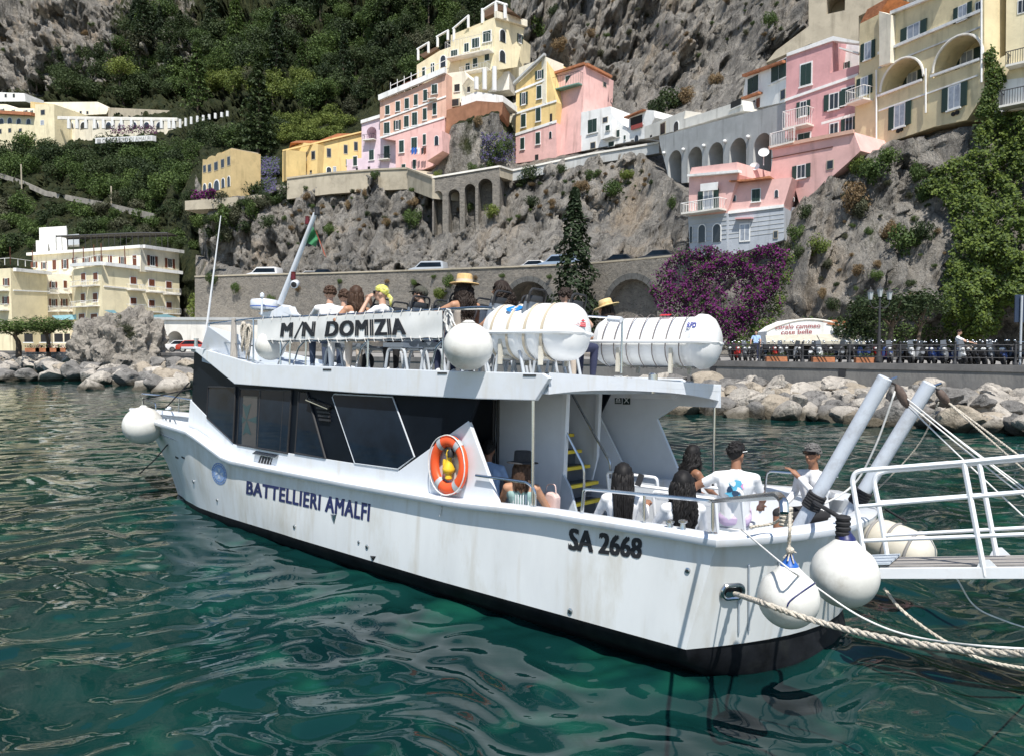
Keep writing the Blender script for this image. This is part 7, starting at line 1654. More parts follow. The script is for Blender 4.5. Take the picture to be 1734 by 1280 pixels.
scatter_shrubs([(480, 320), (690, 300), (870, 310), (1090, 270), (1110, 330), (1000, 360), (840, 380), (690, 380), (480, 420)], 110, 10, 2.5, 7, 'scattered over the cliff above the coast road', (1, 3, 3, 2, 0))
scatter_shrubs([(890, 10), (1080, 0), (1340, 0), (1330, 60), (1200, 120), (1050, 130), (900, 80)], 44, 15, 2.5, 8, 'scattered over the high cliff', (1, 3, 2))
scatter_shrubs([(0, 0), (180, 0), (190, 70), (60, 120), (0, 150)], 12, 22, 3, 8, 'scattered over the pale cliff beyond the convent', (1, 3, 2))
scatter_shrubs([(1340, 450), (1400, 290), (1560, 260), (1600, 420), (1590, 500), (1420, 520)], 30, 14, 4, 10, 'scattered over the cliff below the straw house', (1, 3, 2, 0))
scatter_shrubs([(318, 362), (440, 345), (470, 330), (470, 352), (330, 385)], 14, 10, 7, 14, 'under the terrace of the ochre house', (1, 0, 2))
# wall-hugging plants: leaves spread over a patch of the terrain
def leafpatch(name, P, n, size, thick, ms, wts, label, cat, base=None, seed=1, clump=1.2, front=0.3):
    rr = random.Random(seed); pts = []; xs_, ys_ = [p[0] for p in P], [p[1] for p in P]; tries = 0; o = None
    while len(pts) < n and tries < n * 12:
        tries += 1; x, y = rr.uniform(min(xs_), max(xs_)), rr.uniform(min(ys_), max(ys_))
        if not inpoly(x, y, P): continue
        p = base(x, y) if base else at_ground(x, y)
        if p is None: continue
        q = p / clump; d = noise.fractal(q, .8, 2, 4) * .5 + .5
        if rr.random() > min(1, max(.05, (d - .18) * 2.6)): continue
        out = Vector((-p.x * .01, -1, .25)).normalized(); pos = p + out * (front + thick * d * rr.uniform(.55, 1.0)) + Vector((rr.gauss(0, .1), 0, rr.gauss(0, .1))); pts.append((pos, out))
    o = pts[0][0].copy(); v, f, m = leaves(rr, [(p - o, d) for p, d in pts], size, range(len(ms)), wts, .35); me = leafmesh(name, (v, f, m), ms); ob = link(name, me); ob.location = o; return tag(ob, label, cat)
leafpatch('bougainvillea', [(1098, 500), (1105, 470), (1140, 440), (1200, 428), (1260, 432), (1310, 425), (1330, 440), (1310, 500), (1290, 530), (1260, 560), (1230, 590), (1165, 590), (1115, 530)], 15000, .20, 1.9, [L_boug, L_mid, L_dark], (.62, .22, .16), 'huge purple bougainvillea spilling down below the pink house', 'bougainvillea', base=lambda x, y: W(x, y, Y=float(np.interp(x, (1098, 1330), (62.5, 59.5))) + (y - 430) * -.004), seed=3)
leafpatch('ivy', [(1230, 595), (1240, 550), (1300, 520), (1330, 430), (1345, 440), (1320, 540), (1290, 560), (1290, 600)], 3500, .18, 1.2, [L_mid, L_lite, L_boug], (.6, .3, .1), 'green creeper hanging beside the bougainvillea', 'creeper', base=lambda x, y: W(x, y, Y=60), seed=8)
leafpatch('ivy', [(1590, 560), (1590, 480), (1610, 420), (1600, 360), (1560, 330), (1575, 300), (1640, 270), (1650, 230), (1700, 205), (1760, 200), (1760, 560), (1700, 520), (1680, 570), (1640, 590)], 26000, .24, 2.0, [L_ivy, L_mid, L_dark], (.62, .22, .16), 'great yellow green creeper covering the cliff below the cream house', 'creeper', seed=4)
leafpatch('ivy', [(1640, 270), (1650, 200), (1668, 150), (1665, 100), (1678, 85), (1690, 120), (1700, 140), (1685, 170), (1690, 205)], 2600, .22, .8, [L_ivy, L_mid], (.6, .4), 'creeper strand climbing up the drain pipe of the loggia house', 'creeper', base=lambda x, y: W(x, y, Y=57.2), seed=5, front=.1)
leafpatch('ivy', [(1340, 600), (1330, 560), (1360, 545), (1440, 540), (1600, 560), (1640, 600)], 2500, .2, .8, [L_dark, L_mid], (.6, .4), 'dark undergrowth along the foot of the cliff behind the scooters', 'creeper', seed=6)
for px, py, w, h, lab in ((845, 255, 30, 24, 'wisteria bush with violet flowers beside the narrow cream house'), (445, 318, 22, 12, 'violet flowering shrub below the yellow house'), (455, 285, 16, 14, 'violet flowering shrub by the ochre house')):
    leafpatch('wisteria', [(px - w, py - h), (px + w, py - h), (px + w, py + h), (px - w, py + h)], 1400, .30, 1.6, [L_wist, L_mid], (.65, .35), lab, 'wisteria', base=lambda x, y: at_ground(x, y), seed=px)
for px, py, w, h, lab in ((345, 333, 18, 6, 'magenta bougainvillea along the terrace of the ochre house'), (225, 222, 40, 7, 'purple bougainvillea below the far pergola')):
    leafpatch('bougainvillea', [(px - w, py - h), (px + w, py - h), (px + w, py + h), (px - w, py + h)], 900, .35, 1.0, [L_boug, L_mid], (.7, .3), lab, 'bougainvillea', base=(lambda x, y: W(x, y, Y=111)) if px > 300 else (lambda x, y: W(x, y, Y=196)), seed=px)
p = Vector((STB[0], STB[1], 0))
for dx, dz, s in ((.4, 5.2, 1.0), (1.5, 4.4, 1.0), (1.0, 4.8, .9), (2.1, 3.6, .8)): plant('shrub', 'bush', L_oliv, (p.x + dx, p.y - 1.8 - (6 - dz) * .25, dz), s, 'grey green shrub growing on the big rock before the hotel', 'shrub', 'shrubs on the big rock', trunk=False)
# stepped path walls on the slope at the far side
PW_ = thing('path_wall', 'pale stone wall of the zigzag path on the slope behind the hotel', 'wall', T(at_ground(100, 325)))
def slopewall(L, h, m):
    mb = MB(); o = PW_.matrix_world.translation; P = [at_ground(*q) for q in L]
    for a, b in zip(P[:-1], P[1:]): mb.prism([a - o - Vector((0, 1.2, .8)), b - o - Vector((0, 1.2, .8)), b - o - Vector((0, 1.2, -h)), a - o - Vector((0, 1.2, -h))], (0, 1.0, 0))
    mb.build('wall', mat('path_stone', (.27, .25, .215), .95, var=.3, scale=.6), PW_, 0)
slopewall([(-20, 290), (40, 310), (80, 328), (130, 338), (190, 350), (265, 368)], .5, P_stone)
for px, py, h in ((41, 315, 34), (193, 350, 32)): q = at_ground(px, py); mb = MB(); mb.tube([(0, 0, -1), (0, 0, h * q.y / F)], .16, 6); single(mb, 'utility_pole', P_stone, 'pale utility pole by the zigzag path ' + ('higher up' if px < 100 else 'lower down'), 'pole', T(q - Vector((0, 1, 0))))
# ------------------------------------------------------------------ people: one continuous body each, hair and clothing extras as children
SKIN = {'light': mat('light_skin', (.50, .30, .21), .55, var=.06), 'tan': mat('tanned_skin', (.42, .22, .13), .55, var=.06), 'brown': mat('brown_skin', (.27, .13, .075), .55, var=.06)}
HAIR = {'black': mat('black_hair', (.010, .009, .009), .6, spec=.25, var=.3, scale=30), 'brown': mat('brown_hair', (.055, .03, .018), .6, spec=.25, var=.35, scale=30), 'dark': mat('dark_brown_hair', (.022, .014, .010), .6, spec=.25, var=.3, scale=30), 'grey': mat('grey_hair', (.12, .115, .11), .6, spec=.25, var=.4, scale=40)}
CLO = {'white': mat('white_cotton', (.74, .74, .74), .85, var=.05), 'green': mat('dark_green_cotton', (.012, .07, .045), .85), 'blue': mat('blue_cotton', (.10, .19, .42), .85), 'sky': mat('light_blue_cotton', (.33, .48, .74), .85), 'black': mat('black_cotton', (.015, .015, .017), .85), 'mint': mat('mint_striped_cotton', (.30, .44, .41), .85), 'beige': mat('beige_linen', (.52, .44, .36), .85), 'lilac': mat('pastel_shorts', (.62, .48, .66), .85), 'denim': mat('denim', (.05, .07, .12), .85), 'navy': mat('navy_cotton', (.02, .025, .06), .85)}
shoe = mat('white_shoe', (.65, .65, .65), .6); sunglass = mat('black_sunglasses', (.008, .008, .01), .15)
def capsule(mb, a, b, ra, rb, n=10):
    a, b = Vector(a), Vector(b); d = (b - a); L = max(d.length, 1e-4); d = d / L; M = T(a) @ d.to_track_quat('Z', 'Y').to_matrix().to_4x4(); pr = []
    for i in range(5): t = math.pi / 2 * (i / 4); pr.append((max(.001, ra * math.sin(t)), -ra * math.cos(t)))
    for i in range(5): t = math.pi / 2 * (i / 4); pr.append((max(.001, rb * math.cos(t)), L + rb * math.sin(t)))
    mb.lathe(pr, M, n)
def person(label, M, skin='tan', top='white', legs='denim', sleeve='short', pose=None, head=(0, 0), hair=None, extras=(), lean=.08, twist=0, standing=False, female=False, group=None, legs_len='long', feet=True, sc=1.14):
    """origin at the hips, facing +x; head=(yaw, pitch) degrees; pose gives elbow and hand of l / r"""
    po = {'l': ((.05, .25, .22), (.30, .17, .08)), 'r': ((.05, -.25, .22), (.30, -.17, .08))}
    po.update(pose or {})
    V_ = Vector; sh = .17 if female else .19; chest = V_((-lean, 0, .36)); neck = V_((-lean * .9, 0, .49)); hc = neck + V_((.03, 0, .172))
    seg = []   # (a, b, ra, rb, zone)
    S = lambda a, b, ra, rb, z: seg.append((V_(a), V_(b), ra, rb, z))
    S((0, .07, 0), (0, -.07, 0), .105, .105, 'legs')
    for s in (-1, 1):
        S((-.01, s * .055, .02), (-lean * .5, s * .06, .2), .10 if not female else .092, .098 if not female else .085, 'top'); S((-lean * .5, s * .06, .2), (chest.x, s * .085, .36), .098 if not female else .085, .105 if not female else .09, 'top'); S((chest.x, s * .03, .43), (chest.x - .005, s * sh, .425), .075, .058, 'top' if sleeve != 'none' else 'strap')
    S(chest + V_((0, 0, .06)), neck, .07, .056, 'top' if sleeve != 'none' else 'skin'); S(neck, neck + V_((.015, 0, .09)), .054, .052, 'skin')
    for k, s in (('l', 1), ('r', -1)):
        shd = V_((chest.x, s * sh, .42)); el, ha = V_(po[k][0]), V_(po[k][1]); z1 = {'none': 'skin', 'short': 'top', 'long': 'top'}[sleeve]
        mid = shd.lerp(el, .55); S(shd, mid, .056, .050, z1); S(mid, el, .048, .042, 'top' if sleeve == 'long' else 'skin'); S(el, el.lerp(ha, .9), .042, .029, 'top' if sleeve == 'long' else 'skin')
        d = (ha - el).normalized(); w = d.cross(V_((0, 0, 1))); w = w.normalized() if w.length > .1 else V_((0, 1, 0)); dn = w.cross(d)
        S(ha.lerp(el, .04), ha + d * .06, .030, .033, 'skin')
        for q, (off, ln) in enumerate(((-.032, .075), (-.011, .088), (.011, .083), (.032, .065))):
            b = ha + d * .075 + w * off; t = b + d * ln * .6 + w * off * .25 - dn * .01; S(b, t, .0105, .010, 'skin'); S(t, t + d * ln * .4 - dn * .022, .010, .0085, 'skin')
        tb = ha + d * .02 + w * (-.032 * s); S(tb, tb + d * .05 + w * (-.03 * s), .012, .010, 'skin')
    for s in (-1, 1):
        if standing: kn, an = V_((.02, s * .10, -.43)), V_((-.02, s * .11, -.86))
        else: kn, an = V_((.43, s * .13, .01)), V_((.42, s * .12, -.42))
        S((0, s * .09, 0), kn, .088, .062, 'legs'); z2 = 'legs' if legs_len == 'long' else 'skin'; S(kn, kn.lerp(an, .4), .058, .056, z2); S(kn.lerp(an, .4), an, .056, .038, z2)
        if feet: S(an + V_((-.03, 0, -.02)), an + V_((.16, 0, -.045)), .038, .034, 'shoe')
    mb = MB()
    for a, b, ra, rb, z in seg: capsule(mb, a, b, ra, rb)
    yaw, pit = R(head[0]), R(head[1]); HM = T(hc) @ Matrix.Rotation(yaw, 4, 'Z') @ Matrix.Rotation(pit, 4, 'Y')
    def hb_(c, r): mb.ball(HM @ V_(c), r, 16, 10, 0, HM.to_3x3())
    hb_((-.005, 0, .02), (.098, .076, .10)); hb_((.025, 0, -.045), (.062, .056, .068)); hb_((.055, 0, -.075), (.03, .03, .028))
    capsule(mb, HM @ V_((.09, 0, .015)), HM @ V_((.112, 0, -.025)), .010, .015, 8); hb_((.085, 0, -.058), (.016, .024, .012))
    for s in (-1, 1): hb_((-.005, s * .076, -.01), (.022, .012, .034)); hb_((.083, s * .032, .028), (.014, .022, .010))
    o = mb.build('person', [SKIN[skin], CLO[top], CLO[legs], shoe], None, 180, weld=False)
    md = o.modifiers.new('r', 'REMESH'); md.mode = 'VOXEL'; md.voxel_size = .0115; m2 = o.modifiers.new('s', 'SMOOTH'); m2.factor = .5; m2.iterations = 3
    dg = bpy.context.evaluated_depsgraph_get(); dg.update(); me = bpy.data.meshes.new_from_object(o.evaluated_get(dg)); old = o.data; o.modifiers.clear(); o.data = me; bpy.data.meshes.remove(old)
    me.materials.clear()
    for q in (SKIN[skin], CLO[top], CLO[legs], shoe): me.materials.append(q)
    nf = len(me.polygons); c = np.zeros(nf * 3, np.float32); me.polygons.foreach_get('center', c); c = c.reshape(-1, 3); best = np.full(nf, 9e9); zi = np.zeros(nf, np.int32); zn = {'skin': 0, 'strap': 0, 'top': 1, 'legs': 2, 'shoe': 3}
    for a, b, ra, rb, z in seg:
        a_, d_ = np.array(a), np.array(b - a); t = np.clip(((c - a_) @ d_) / max(d_ @ d_, 1e-9), 0, 1); ds = np.linalg.norm(c - a_ - t[:, None] * d_, axis=1) - (ra + (rb - ra) * t); k = ds < best; best[k] = ds[k]; zi[k] = zn[z]
    hd = np.linalg.norm(c - np.array(hc), axis=1) < .125; zi[hd & (c[:, 2] > neck.z + .04)] = 0
    if sleeve == 'none': zi[(zi == 1) & (c[:, 2] > .40)] = 0
    me.polygons.foreach_set('material_index', zi); me.shade_smooth()
    o.matrix_world = M @ Matrix.Scale(sc, 4); tag(o, label, 'person', group)
    # hair and wearables
    rr = random.Random(len(label) * 7 + int(M.translation.x * 100)); HM3 = HM.to_3x3()
    def cap_(mat_, name, grow, lo=-.02, back=-.09, jitter=.006, n=22, k=14, front=.03):
        h = MB(); vs = []; fs = []
        for i in range(k + 1):
            for j in range(n):
                a = 2 * math.pi * j / n; fr = (1 + math.cos(a)) / 2; tmax = lerp(math.pi * (.5 - math.asin(max(-1, min(1, back / .11))) / math.pi), math.pi * (.5 - math.asin(front / .11) / math.pi), fr ** .7); t = tmax * i / k
                g = grow + jitter * noise.noise(Vector((math.cos(a) * 3, math.sin(a) * 3, t * 4)) * 1.7 + Vector((rr.random(), 0, 0))); g *= min(1, (1 - i / k) * 3 + .25)
                vs.append(HM @ Vector((-.005 + (.098 + g) * math.sin(t) * math.cos(a), (.078 + g) * math.sin(t) * math.sin(a), .02 + (.10 + g) * math.cos(t))))
        fs = [(i * n + j, (i + 1) * n + j, (i + 1) * n + (j + 1) % n, i * n + (j + 1) % n) for i in range(k) for j in range(n)]
        h.add(vs, fs); return h.build(name, mat_, o, 180)
    if hair:
        kind, col = hair[0], HAIR[hair[1]]
        if kind == 'short':
            cap_(col, 'hair', .010); h = MB()
            for i in range(170):
                a = rr.uniform(0, 6.28); t = rr.uniform(0, 1.55 if math.cos(a) < .3 else 1.05); d = Vector((math.sin(t) * math.cos(a), math.sin(t) * math.sin(a), math.cos(t))); p = Vector((-.005 + d.x * .104, d.y * .084, .02 + d.z * .107)); s = rr.uniform(.008, .016); h.ball(HM @ p, (s * 1.5, s, s * .9), 6, 4, 0, HM3 @ Matrix.Rotation(rr.uniform(0, 3), 3, 'Z'))
            h.build('hair_tuft', col, o, 180)
        elif kind == 'messy':
            h = MB(); 
            for i in range(90):
                d = Vector((rr.gauss(-.25, .8), rr.gauss(0, .8), abs(rr.gauss(.3, .7)) - .15)).normalized(); p = Vector((-.01 + d.x * .095, d.y * .078, .02 + d.z * .10)); s = rr.uniform(.016, .03); h.ball(HM @ p, (s * 1.4, s, s), 7, 5, 0, HM3 @ Matrix.Rotation(rr.uniform(0, 3), 3, 'X'))
            h.build('hair', col, o, 180)
        elif kind in ('curly', 'long', 'wavy'):
            cap_(col, 'hair', .02, back=-.10); L = hair[2] if len(hair) > 2 else .35; h = MB(); ns = 130 if kind != 'curly' else 150
            for i in range(ns):
                a = rr.uniform(R(62), R(298)); st_ = HM @ Vector((-.005 + .10 * math.cos(a) * .95, .083 * math.sin(a), rr.uniform(-.07, .03))); ln = L * rr.uniform(.75, 1.08); out = HM3 @ Vector((math.cos(a), math.sin(a), 0)); pts = []; ph = rr.uniform(0, 6)
                for q in range(8):
                    t = q / 7; wv = {'long': .004, 'wavy': .022, 'curly': .03}[kind]; bulge = .02 * math.sin(t * 2.2) + (.05 * math.sin(min(1, t * 1.6) * 1.6) if kind == 'curly' else .012)
                    p = st_ + out * bulge + Vector((0, 0, -ln * t)); 
                    bx = -.115 - lean * .6 if p.z < neck.z + .02 else None   # lies on the back
                    if bx is not None and math.cos(a) < .2: p.x = min(p.x, bx - rr.uniform(0, .035) + .0); p.y = p.y * (1 - .38 * t)
                    p += Vector((math.sin(ph + t * 14) * wv, math.cos(ph + t * 12) * wv, 0)); pts.append(p)
                if i % 2: up_ = HM @ Vector((rr.uniform(-.04, .02), math.sin(a) * .02, .122)); pts = [up_, (up_ + st_) / 2 + out * .022 + HM3 @ Vector((0, 0, .018))] + pts[1:]
                h.tube(pts, [.010, .014, .015, .014, .013, .012, .011, .008, .003][-len(pts):], 5)
            h.build('hair', col, o, 180)
    for e in extras:
        k = e[0]
        if k == 'glasses':
            h = MB(); P = [HM @ Vector(p) for p in ((.062, .074, .028), (.098, .055, .03), (.106, .02, .026), (.106, -.02, .026), (.098, -.055, .03), (.062, -.074, .028))]; up = HM3 @ Vector((0, 0, 1)); h.prism([p + up * .018 for p in P] + [p - up * .018 for p in P[::-1]], HM3 @ Vector((.008, 0, 0)))
            for s in (-1, 1): h.tube([HM @ Vector((.07, s * .08, .035)), HM @ Vector((-.01, s * .085, .03))], .005, 5, mi=1)
            h.build('sunglasses', [sunglass, e[1] if len(e) > 1 else sunglass], o, 30)
        elif k == 'hat':   # (hat, material, brim, crown height, band material)
            h = MB(); HT = HM @ T(-.01, 0, .06) @ Matrix.Rotation(R(e[5] if len(e) > 5 else -6), 4, 'Y'); br = e[2]
            h.lathe([(br, -.006), (br * .97, .004), (.125, .012), (.108, .02), (.102, e[3]), (.09, e[3] + .012), (.02, e[3] + .008)], HT, 26); ho = h.build('hat', e[1], o, 50)
            if e[4]: b = MB(); b.lathe([(.111, .016), (.108, .055)], HT, 26); b.build('hat_band', e[4], ho, 50)
        elif k == 'cap':
            cap_(e[1], 'cap', .022, back=-.05, front=.045); h = MB(); h.prism([HM @ Vector(p) for p in ((.07, .07, .055), (.14, .05, .045), (.175, 0, .04), (.14, -.05, .045), (.07, -.07, .055))], HM3 @ Vector((0, 0, .01))); h.build('cap_peak', e[1], o, 30)
        elif k == 'scarf': cap_(e[1], 'headscarf', .02, back=-.07, front=.05); h = MB(); h.tube([HM @ Vector((-.1, 0, -.03)), HM @ Vector((-.14, .01, -.08)), HM @ Vector((-.13, .02, -.2))], [.03, .035, .012], 8); h.build('scarf_tail', e[1], o, 180)
        elif k == 'beard': h = MB(); h.ball(HM @ Vector((.045, 0, -.07)), (.052, .058, .045), 12, 8, 0, HM3); h.build('beard', HAIR['dark'], o, 180)
        elif k == 'print':
            h = MB(); bx = -.105 - lean
            def P(u, v): return Vector((bx - .002 - lean * (v - .3) * .6 + .05 * (abs(u) / .12) ** 2 * .9, u, v))
            for cx, cz, r, mi, n in ((.025, .31, .10, 0, 14), (-.10, .35, .045, 1, 10), (-.01, .25, .055, 0, 9), (.0, .27, .038, 2, 8), (.06, .31, .034, 2, 7), (.03, .375, .032, 3, 7), (-.03, .32, .022, 3, 6)):
                for i in range(n):
                    a0, a1 = 2 * math.pi * i / n, 2 * math.pi * (i + 1) / n; f = lambda a: r * (1 + .2 * math.sin(3 * a + cx * 50)); h.quad(P(cx, cz) - Vector((.004 + .001 * mi, 0, 0)), P(cx + f(a0) * math.cos(a0), cz + f(a0) * math.sin(a0)) - Vector((.004 + .001 * mi, 0, 0)), P(cx + f(a1) * math.cos(a1), cz + f(a1) * math.sin(a1)) - Vector((.004 + .001 * mi, 0, 0)), mi=mi)
            h.build('shirt_print', [mat('cyan_print', (.10, .42, .60), .8), mat('magenta_print', (.70, .28, .52), .8), mat('dark_print', (.02, .05, .10), .8), mat('pale_print2', (.70, .75, .78), .8)], o, 0)
        elif k == 'stripes':
            h = MB()
            for i in range(9):
                u = -.12 + i * .03; h.quad(*[Vector((-.112 - lean * (.5 + z) + .07 * (abs(u + w) / .14) ** 2.2, u + w, z)) for w, z in ((-.006, .03), (.006, .03), (.006, .36), (-.006, .36))])
            h.build('shirt_stripe', CLO['white'], o, 0)
        elif k == 'brace': pass
    return o
straw = mat('straw', (.55, .37, .16), .8, var=.25, scale=25); strawd = mat('pale_ribbon', (.55, .48, .38), .8); blackhat = mat('black_straw', (.02, .02, .022), .8, var=.3, scale=25)
ysc = mat('yellow_patterned_scarf', (.55, .52, .10), .7, var=.6, scale=26, dirt=(.65, .68, .62, 1), dscale=18)
olive = mat('olive_cap', (.055, .055, .04), .85)
def seat_at(x, y, z, yaw): return BM @ T(x, y, z) @ Matrix.Rotation(R(yaw), 4, 'Z')
HH = .775   # head centre above the hips
person('person in white shirt with tousled short hair gesturing on the upper deck beside the radar', seat_at(7.38, 1.05, 4.03 - HH, -25), 'light', 'white', 'denim', 'long', {'r': ((.20, -.26, .24), (.34, -.34, .36)), 'l': ((.28, .24, .24), (.55, .24, .20))}, (0, 0), ('messy', 'brown'))
person('person with short brown hair half hidden by the person in white shirt', seat_at(7.75, .42, 4.05 - HH, -20), 'light', 'beige', 'denim', 'short', None, (-10, 0), ('messy', 'brown'))
person('person with long brown hair in sleeveless white top, elbow over the banner rail', seat_at(6.72, 1.05, 4.0 - HH, -12), 'tan', 'white', 'white', 'none', {'l': ((-.02, .30, .26), (.28, .26, .30))}, (-20, 0), ('long', 'brown', .26), female=True)
person('person in white blouse and yellow patterned headscarf with hands raised to the face', seat_at(6.15, 1.02, 3.99 - HH, 10), 'light', 'white', 'beige', 'short', {'l': ((.16, .32, .22), (.13, .10, .56)), 'r': ((.2, -.28, .24), (.16, -.02, .54))}, (20, 6), None, (('scarf', ysc), ('glasses',)), female=True)
person('person in dark green shirt with olive cap and sunglasses looking toward the bow', seat_at(5.72, .55, 4.0 - HH, 12), 'light', 'green', 'black', 'short', None, (14, 0), ('short', 'dark'), (('cap', olive), ('glasses',), ('beard',)))
person('person with straw hat and long brown hair, bare arm resting along the banner rail', seat_at(4.30, 1.05, 4.0 - HH, -20), 'tan', 'beige', 'navy', 'none', {'l': ((.20, .40, .26), (.62, .38, .16))}, (-25, 4), ('wavy', 'dark', .36), (('hat', straw, .20, .115, strawd, -4),), female=True)
person('person with curly dark hair and blue shirt on the upper deck behind the ball fender', seat_at(3.80, .82, 3.97 - HH, 14), 'tan', 'blue', 'navy', 'short', None, (25, 0), ('curly', 'dark', .20), (('glasses',),))
person('person with dark hair and sunglasses peering over the ribbed raft canister', seat_at(3.12, -.05, 3.93 - HH, -100), 'light', 'navy', 'navy', 'short', {'r': ((.25, -.2, .3), (.22, -.02, .52))}, (10, 12), ('messy', 'dark'), (('glasses',),))
person('person with wide straw hat seated between the two raft canisters', seat_at(B(1022, 524, y=-2.0).x, -2.0, B(1022, 524, y=-2.0).z - HH, 10), 'tan', 'white', 'beige', 'short', None, (15, 8), ('long', 'dark', .2), (('hat', mat('pale_straw', (.60, .45, .22), .8, var=.2, scale=25), .21, .10, straw, 10),), female=True)
person('person with short dark hair in light blue polo shirt by the cabin door', seat_at(3.92, .74, 1.585 - HH, -70), 'brown', 'sky', 'navy', 'short', {'l': ((.06, .27, .20), (.30, .2, .06))}, (0, 4), ('short', 'black'))
person('person with black brimmed hat and mint striped top sitting inside the port gunwale', seat_at(2.82, 1.40, 1.475 - HH, -58), 'tan', 'mint', 'beige', 'none', {'r': ((.02, -.30, .20), (.30, -.36, .06))}, (10, 6), ('long', 'brown', .22), (('hat', blackhat, .19, .13, None, -4), ('stripes',)), female=True)
person('person with very long straight black hair and white shirt', seat_at(1.33, 1.32, 1.515 - .68 * 1.2, -56), 'brown', 'white', 'white', 'long', {'r': ((.16, -.27, .22), (.33, -.30, .30))}, (0, 4), ('long', 'black', .50), female=True, sc=1.2)
person('person with long wavy black hair and white shirt seated nearest the stern corner post', seat_at(.53, 1.34, 1.50 - .68 * 1.2, -50), 'brown', 'white', 'white', 'long', None, (-10, 6), ('wavy', 'black', .52), female=True, sc=1.2)
person('person with long wavy dark hair and sunglasses in profile beyond the white seats', seat_at(1.5, -1.3, 1.585 - HH, -120), 'brown', 'black', 'navy', 'none', None, (10, 0), ('wavy', 'black', .45), (('glasses',),), female=True)
person('person in white T-shirt with colourful back print and white-framed sunglasses', seat_at(B(1247, 765, y=-.35).x, -.35, B(1247, 765, y=-.35).z - .68 * 1.3, -68), 'brown', 'white', 'lilac', 'short', {'l': ((-.02, .40, .30), (-.10, .52, .14)), 'r': ((.04, -.28, .2), (.30, -.28, .1))}, (-38, 0), ('short', 'black'), (('glasses', frame_w), ('print',)), legs_len='short', sc=1.3)
person('person with grey hair in white long-sleeved shirt and black shorts on the stern', seat_at(B(1385, 767, y=-1.45).x, -1.45, B(1385, 767, y=-1.45).z - .68 * 1.27, 62), 'brown', 'white', 'black', 'long', {'l': ((.26, .26, .24), (.34, .05, .44)), 'r': ((.05, -.27, .2), (.3, -.2, .06))}, (16, 0), ('short', 'grey'), (('glasses',),), legs_len='short', lean=-.06, sc=1.27)
# seats of the open stern, backs toward the port side
def aft_seat(px, y): p = B(px, 870, y=y); shell_seat(T(p.x, y, DZ + .02) @ Matrix.Rotation(R(-90), 4, 'Z'))
for px, y in ((1221, .62), (1150, .30), (1264, -.35)): aft_seat(px, y)
for x, y in ((1.75, -.7),): shell_seat(T(x, y, DZ + .02) @ Matrix.Rotation(R(-90), 4, 'Z'))
mb = MB(); mb.bb((.1, 1.05, DZ), (3.3, 1.55, DZ + .34)); mb.build('side_bench', white, boat, 0, .02)
mb = MB(); mb.bb((-.75, -1.95, DZ), (.1, -1.35, DZ + .48)); mb.build('stern_bench', white, boat, 0, .02)
# handbags
c = B(938, 848, x=2.55); bg_ = thing('handbag', 'pale pink handbag beside the person with the black hat', 'bag', boat_M(c - Vector((0, 0, .17))))
pk = mat('pale_pink_leather', (.60, .44, .40), .6); mb = MB(); mb.prism([(-.10, -.02, 0), (.10, -.02, 0), (.12, 0, .26), (.06, 0, .31), (-.07, 0, .29), (-.12, 0, .24)], (0, .14, 0)); mb.build('pouch', pk, bg_, 0, .03); mb = MB(); mb.tube(fillet([(-.08, .07, .27), (-.06, .07, .42), (.08, .07, .40), (.09, .07, .28)], .05), .009, 6); mb.build('strap', pk, bg_)
ph = MB(); c = BW(B(1083, 812, x=1.0)); ph.box((0, 0, 0), (.075, .01, .15)); single(ph, 'mobile_phone', rubber, 'dark mobile phone held up by the person with straight black hair', 'phone', T(c) @ Matrix.Rotation(R(20), 4, 'Y'), None, 0, .004)
bpk = MB(); bpk.ball((0, 0, .15), (.14, .11, .17), 14, 10)
single(bpk, 'backpack', CLO['black'], 'black backpack on the upper deck floor under the banner', 'bag', boat_M((6.9, .55, UD)), None, 180)
# ------------------------------------------------------------------ promenade: railing, lamps, kiosk, scooters, people
RL = thing('promenade_railing', 'black iron railing with ball-topped posts along the promenade edge', 'railing', T(SWL[8] + Vector((0, 0, PZ))))
mb = MB(); posts = []; run = 0
for i in range(6, len(SWL) - 1):
    a, b = SWL[i], SWL[i + 1]; n = Vector((-(b - a).y, (b - a).x, 0)).normalized(); L = (b - a).length; k = int(L / 2.4)
    for z in (.36, .68, .98): m_ = MB(); m_.tube([a + n * .35 + Vector((0, 0, z)) - SWL[8], b + n * .35 + Vector((0, 0, z)) - SWL[8]], .028, 5); m_.build('rail_bar', irond, RL)
    for j in range(k):
        p = a.lerp(b, j / k) + n * .35 - SWL[8]; x_ = W(CX, 0, Y=1); m_ = MB(); m_.lathe([(.11, 0), (.11, .12), (.06, .2), (.05, .5), (.075, .6), (.05, .7), (.045, 1.0), (.03, 1.03), (.06, 1.07), (.065, 1.12), (.03, 1.17)], T(p), 10); posts.append(m_)
for m_ in posts: m_.build('rail_post', irond, RL)
def street_lamp(p, label, h=4.1):
    t = thing('street_lamp', label, 'street lamp', T(p)); mb = MB(); mb.lathe([(.2, 0), (.2, .3), (.12, .5), (.09, 1.2), (.06, 2.0), (.05, h - .6)], None, 12)
    for s in (-1, 1): mb.tube(bezier([(0, 0, h - 1.1), (s * .3, 0, h - 1.2), (s * .5, 0, h - .95), (s * .5, 0, h - .75)], 5), .025, 6)
    mb.build('post', irond, t)
    for x, z in ((0, h - .6), (-.5, h - .75), (.5, h - .75)):
        g = MB(); g.lathe([(.10, 0), (.17, .42), (.02, .43)], T(x, 0, z), 6); go = g.build('lantern', mat('frosted_lantern_glass', (.42, .45, .46), .3), t, 0); c_ = MB(); c_.lathe([(.20, .42), (.10, .52), (.04, .56), (.03, .66), (.01, .68)], T(x, 0, z), 8); c_.build('lantern_cap', irond, go)
    return t
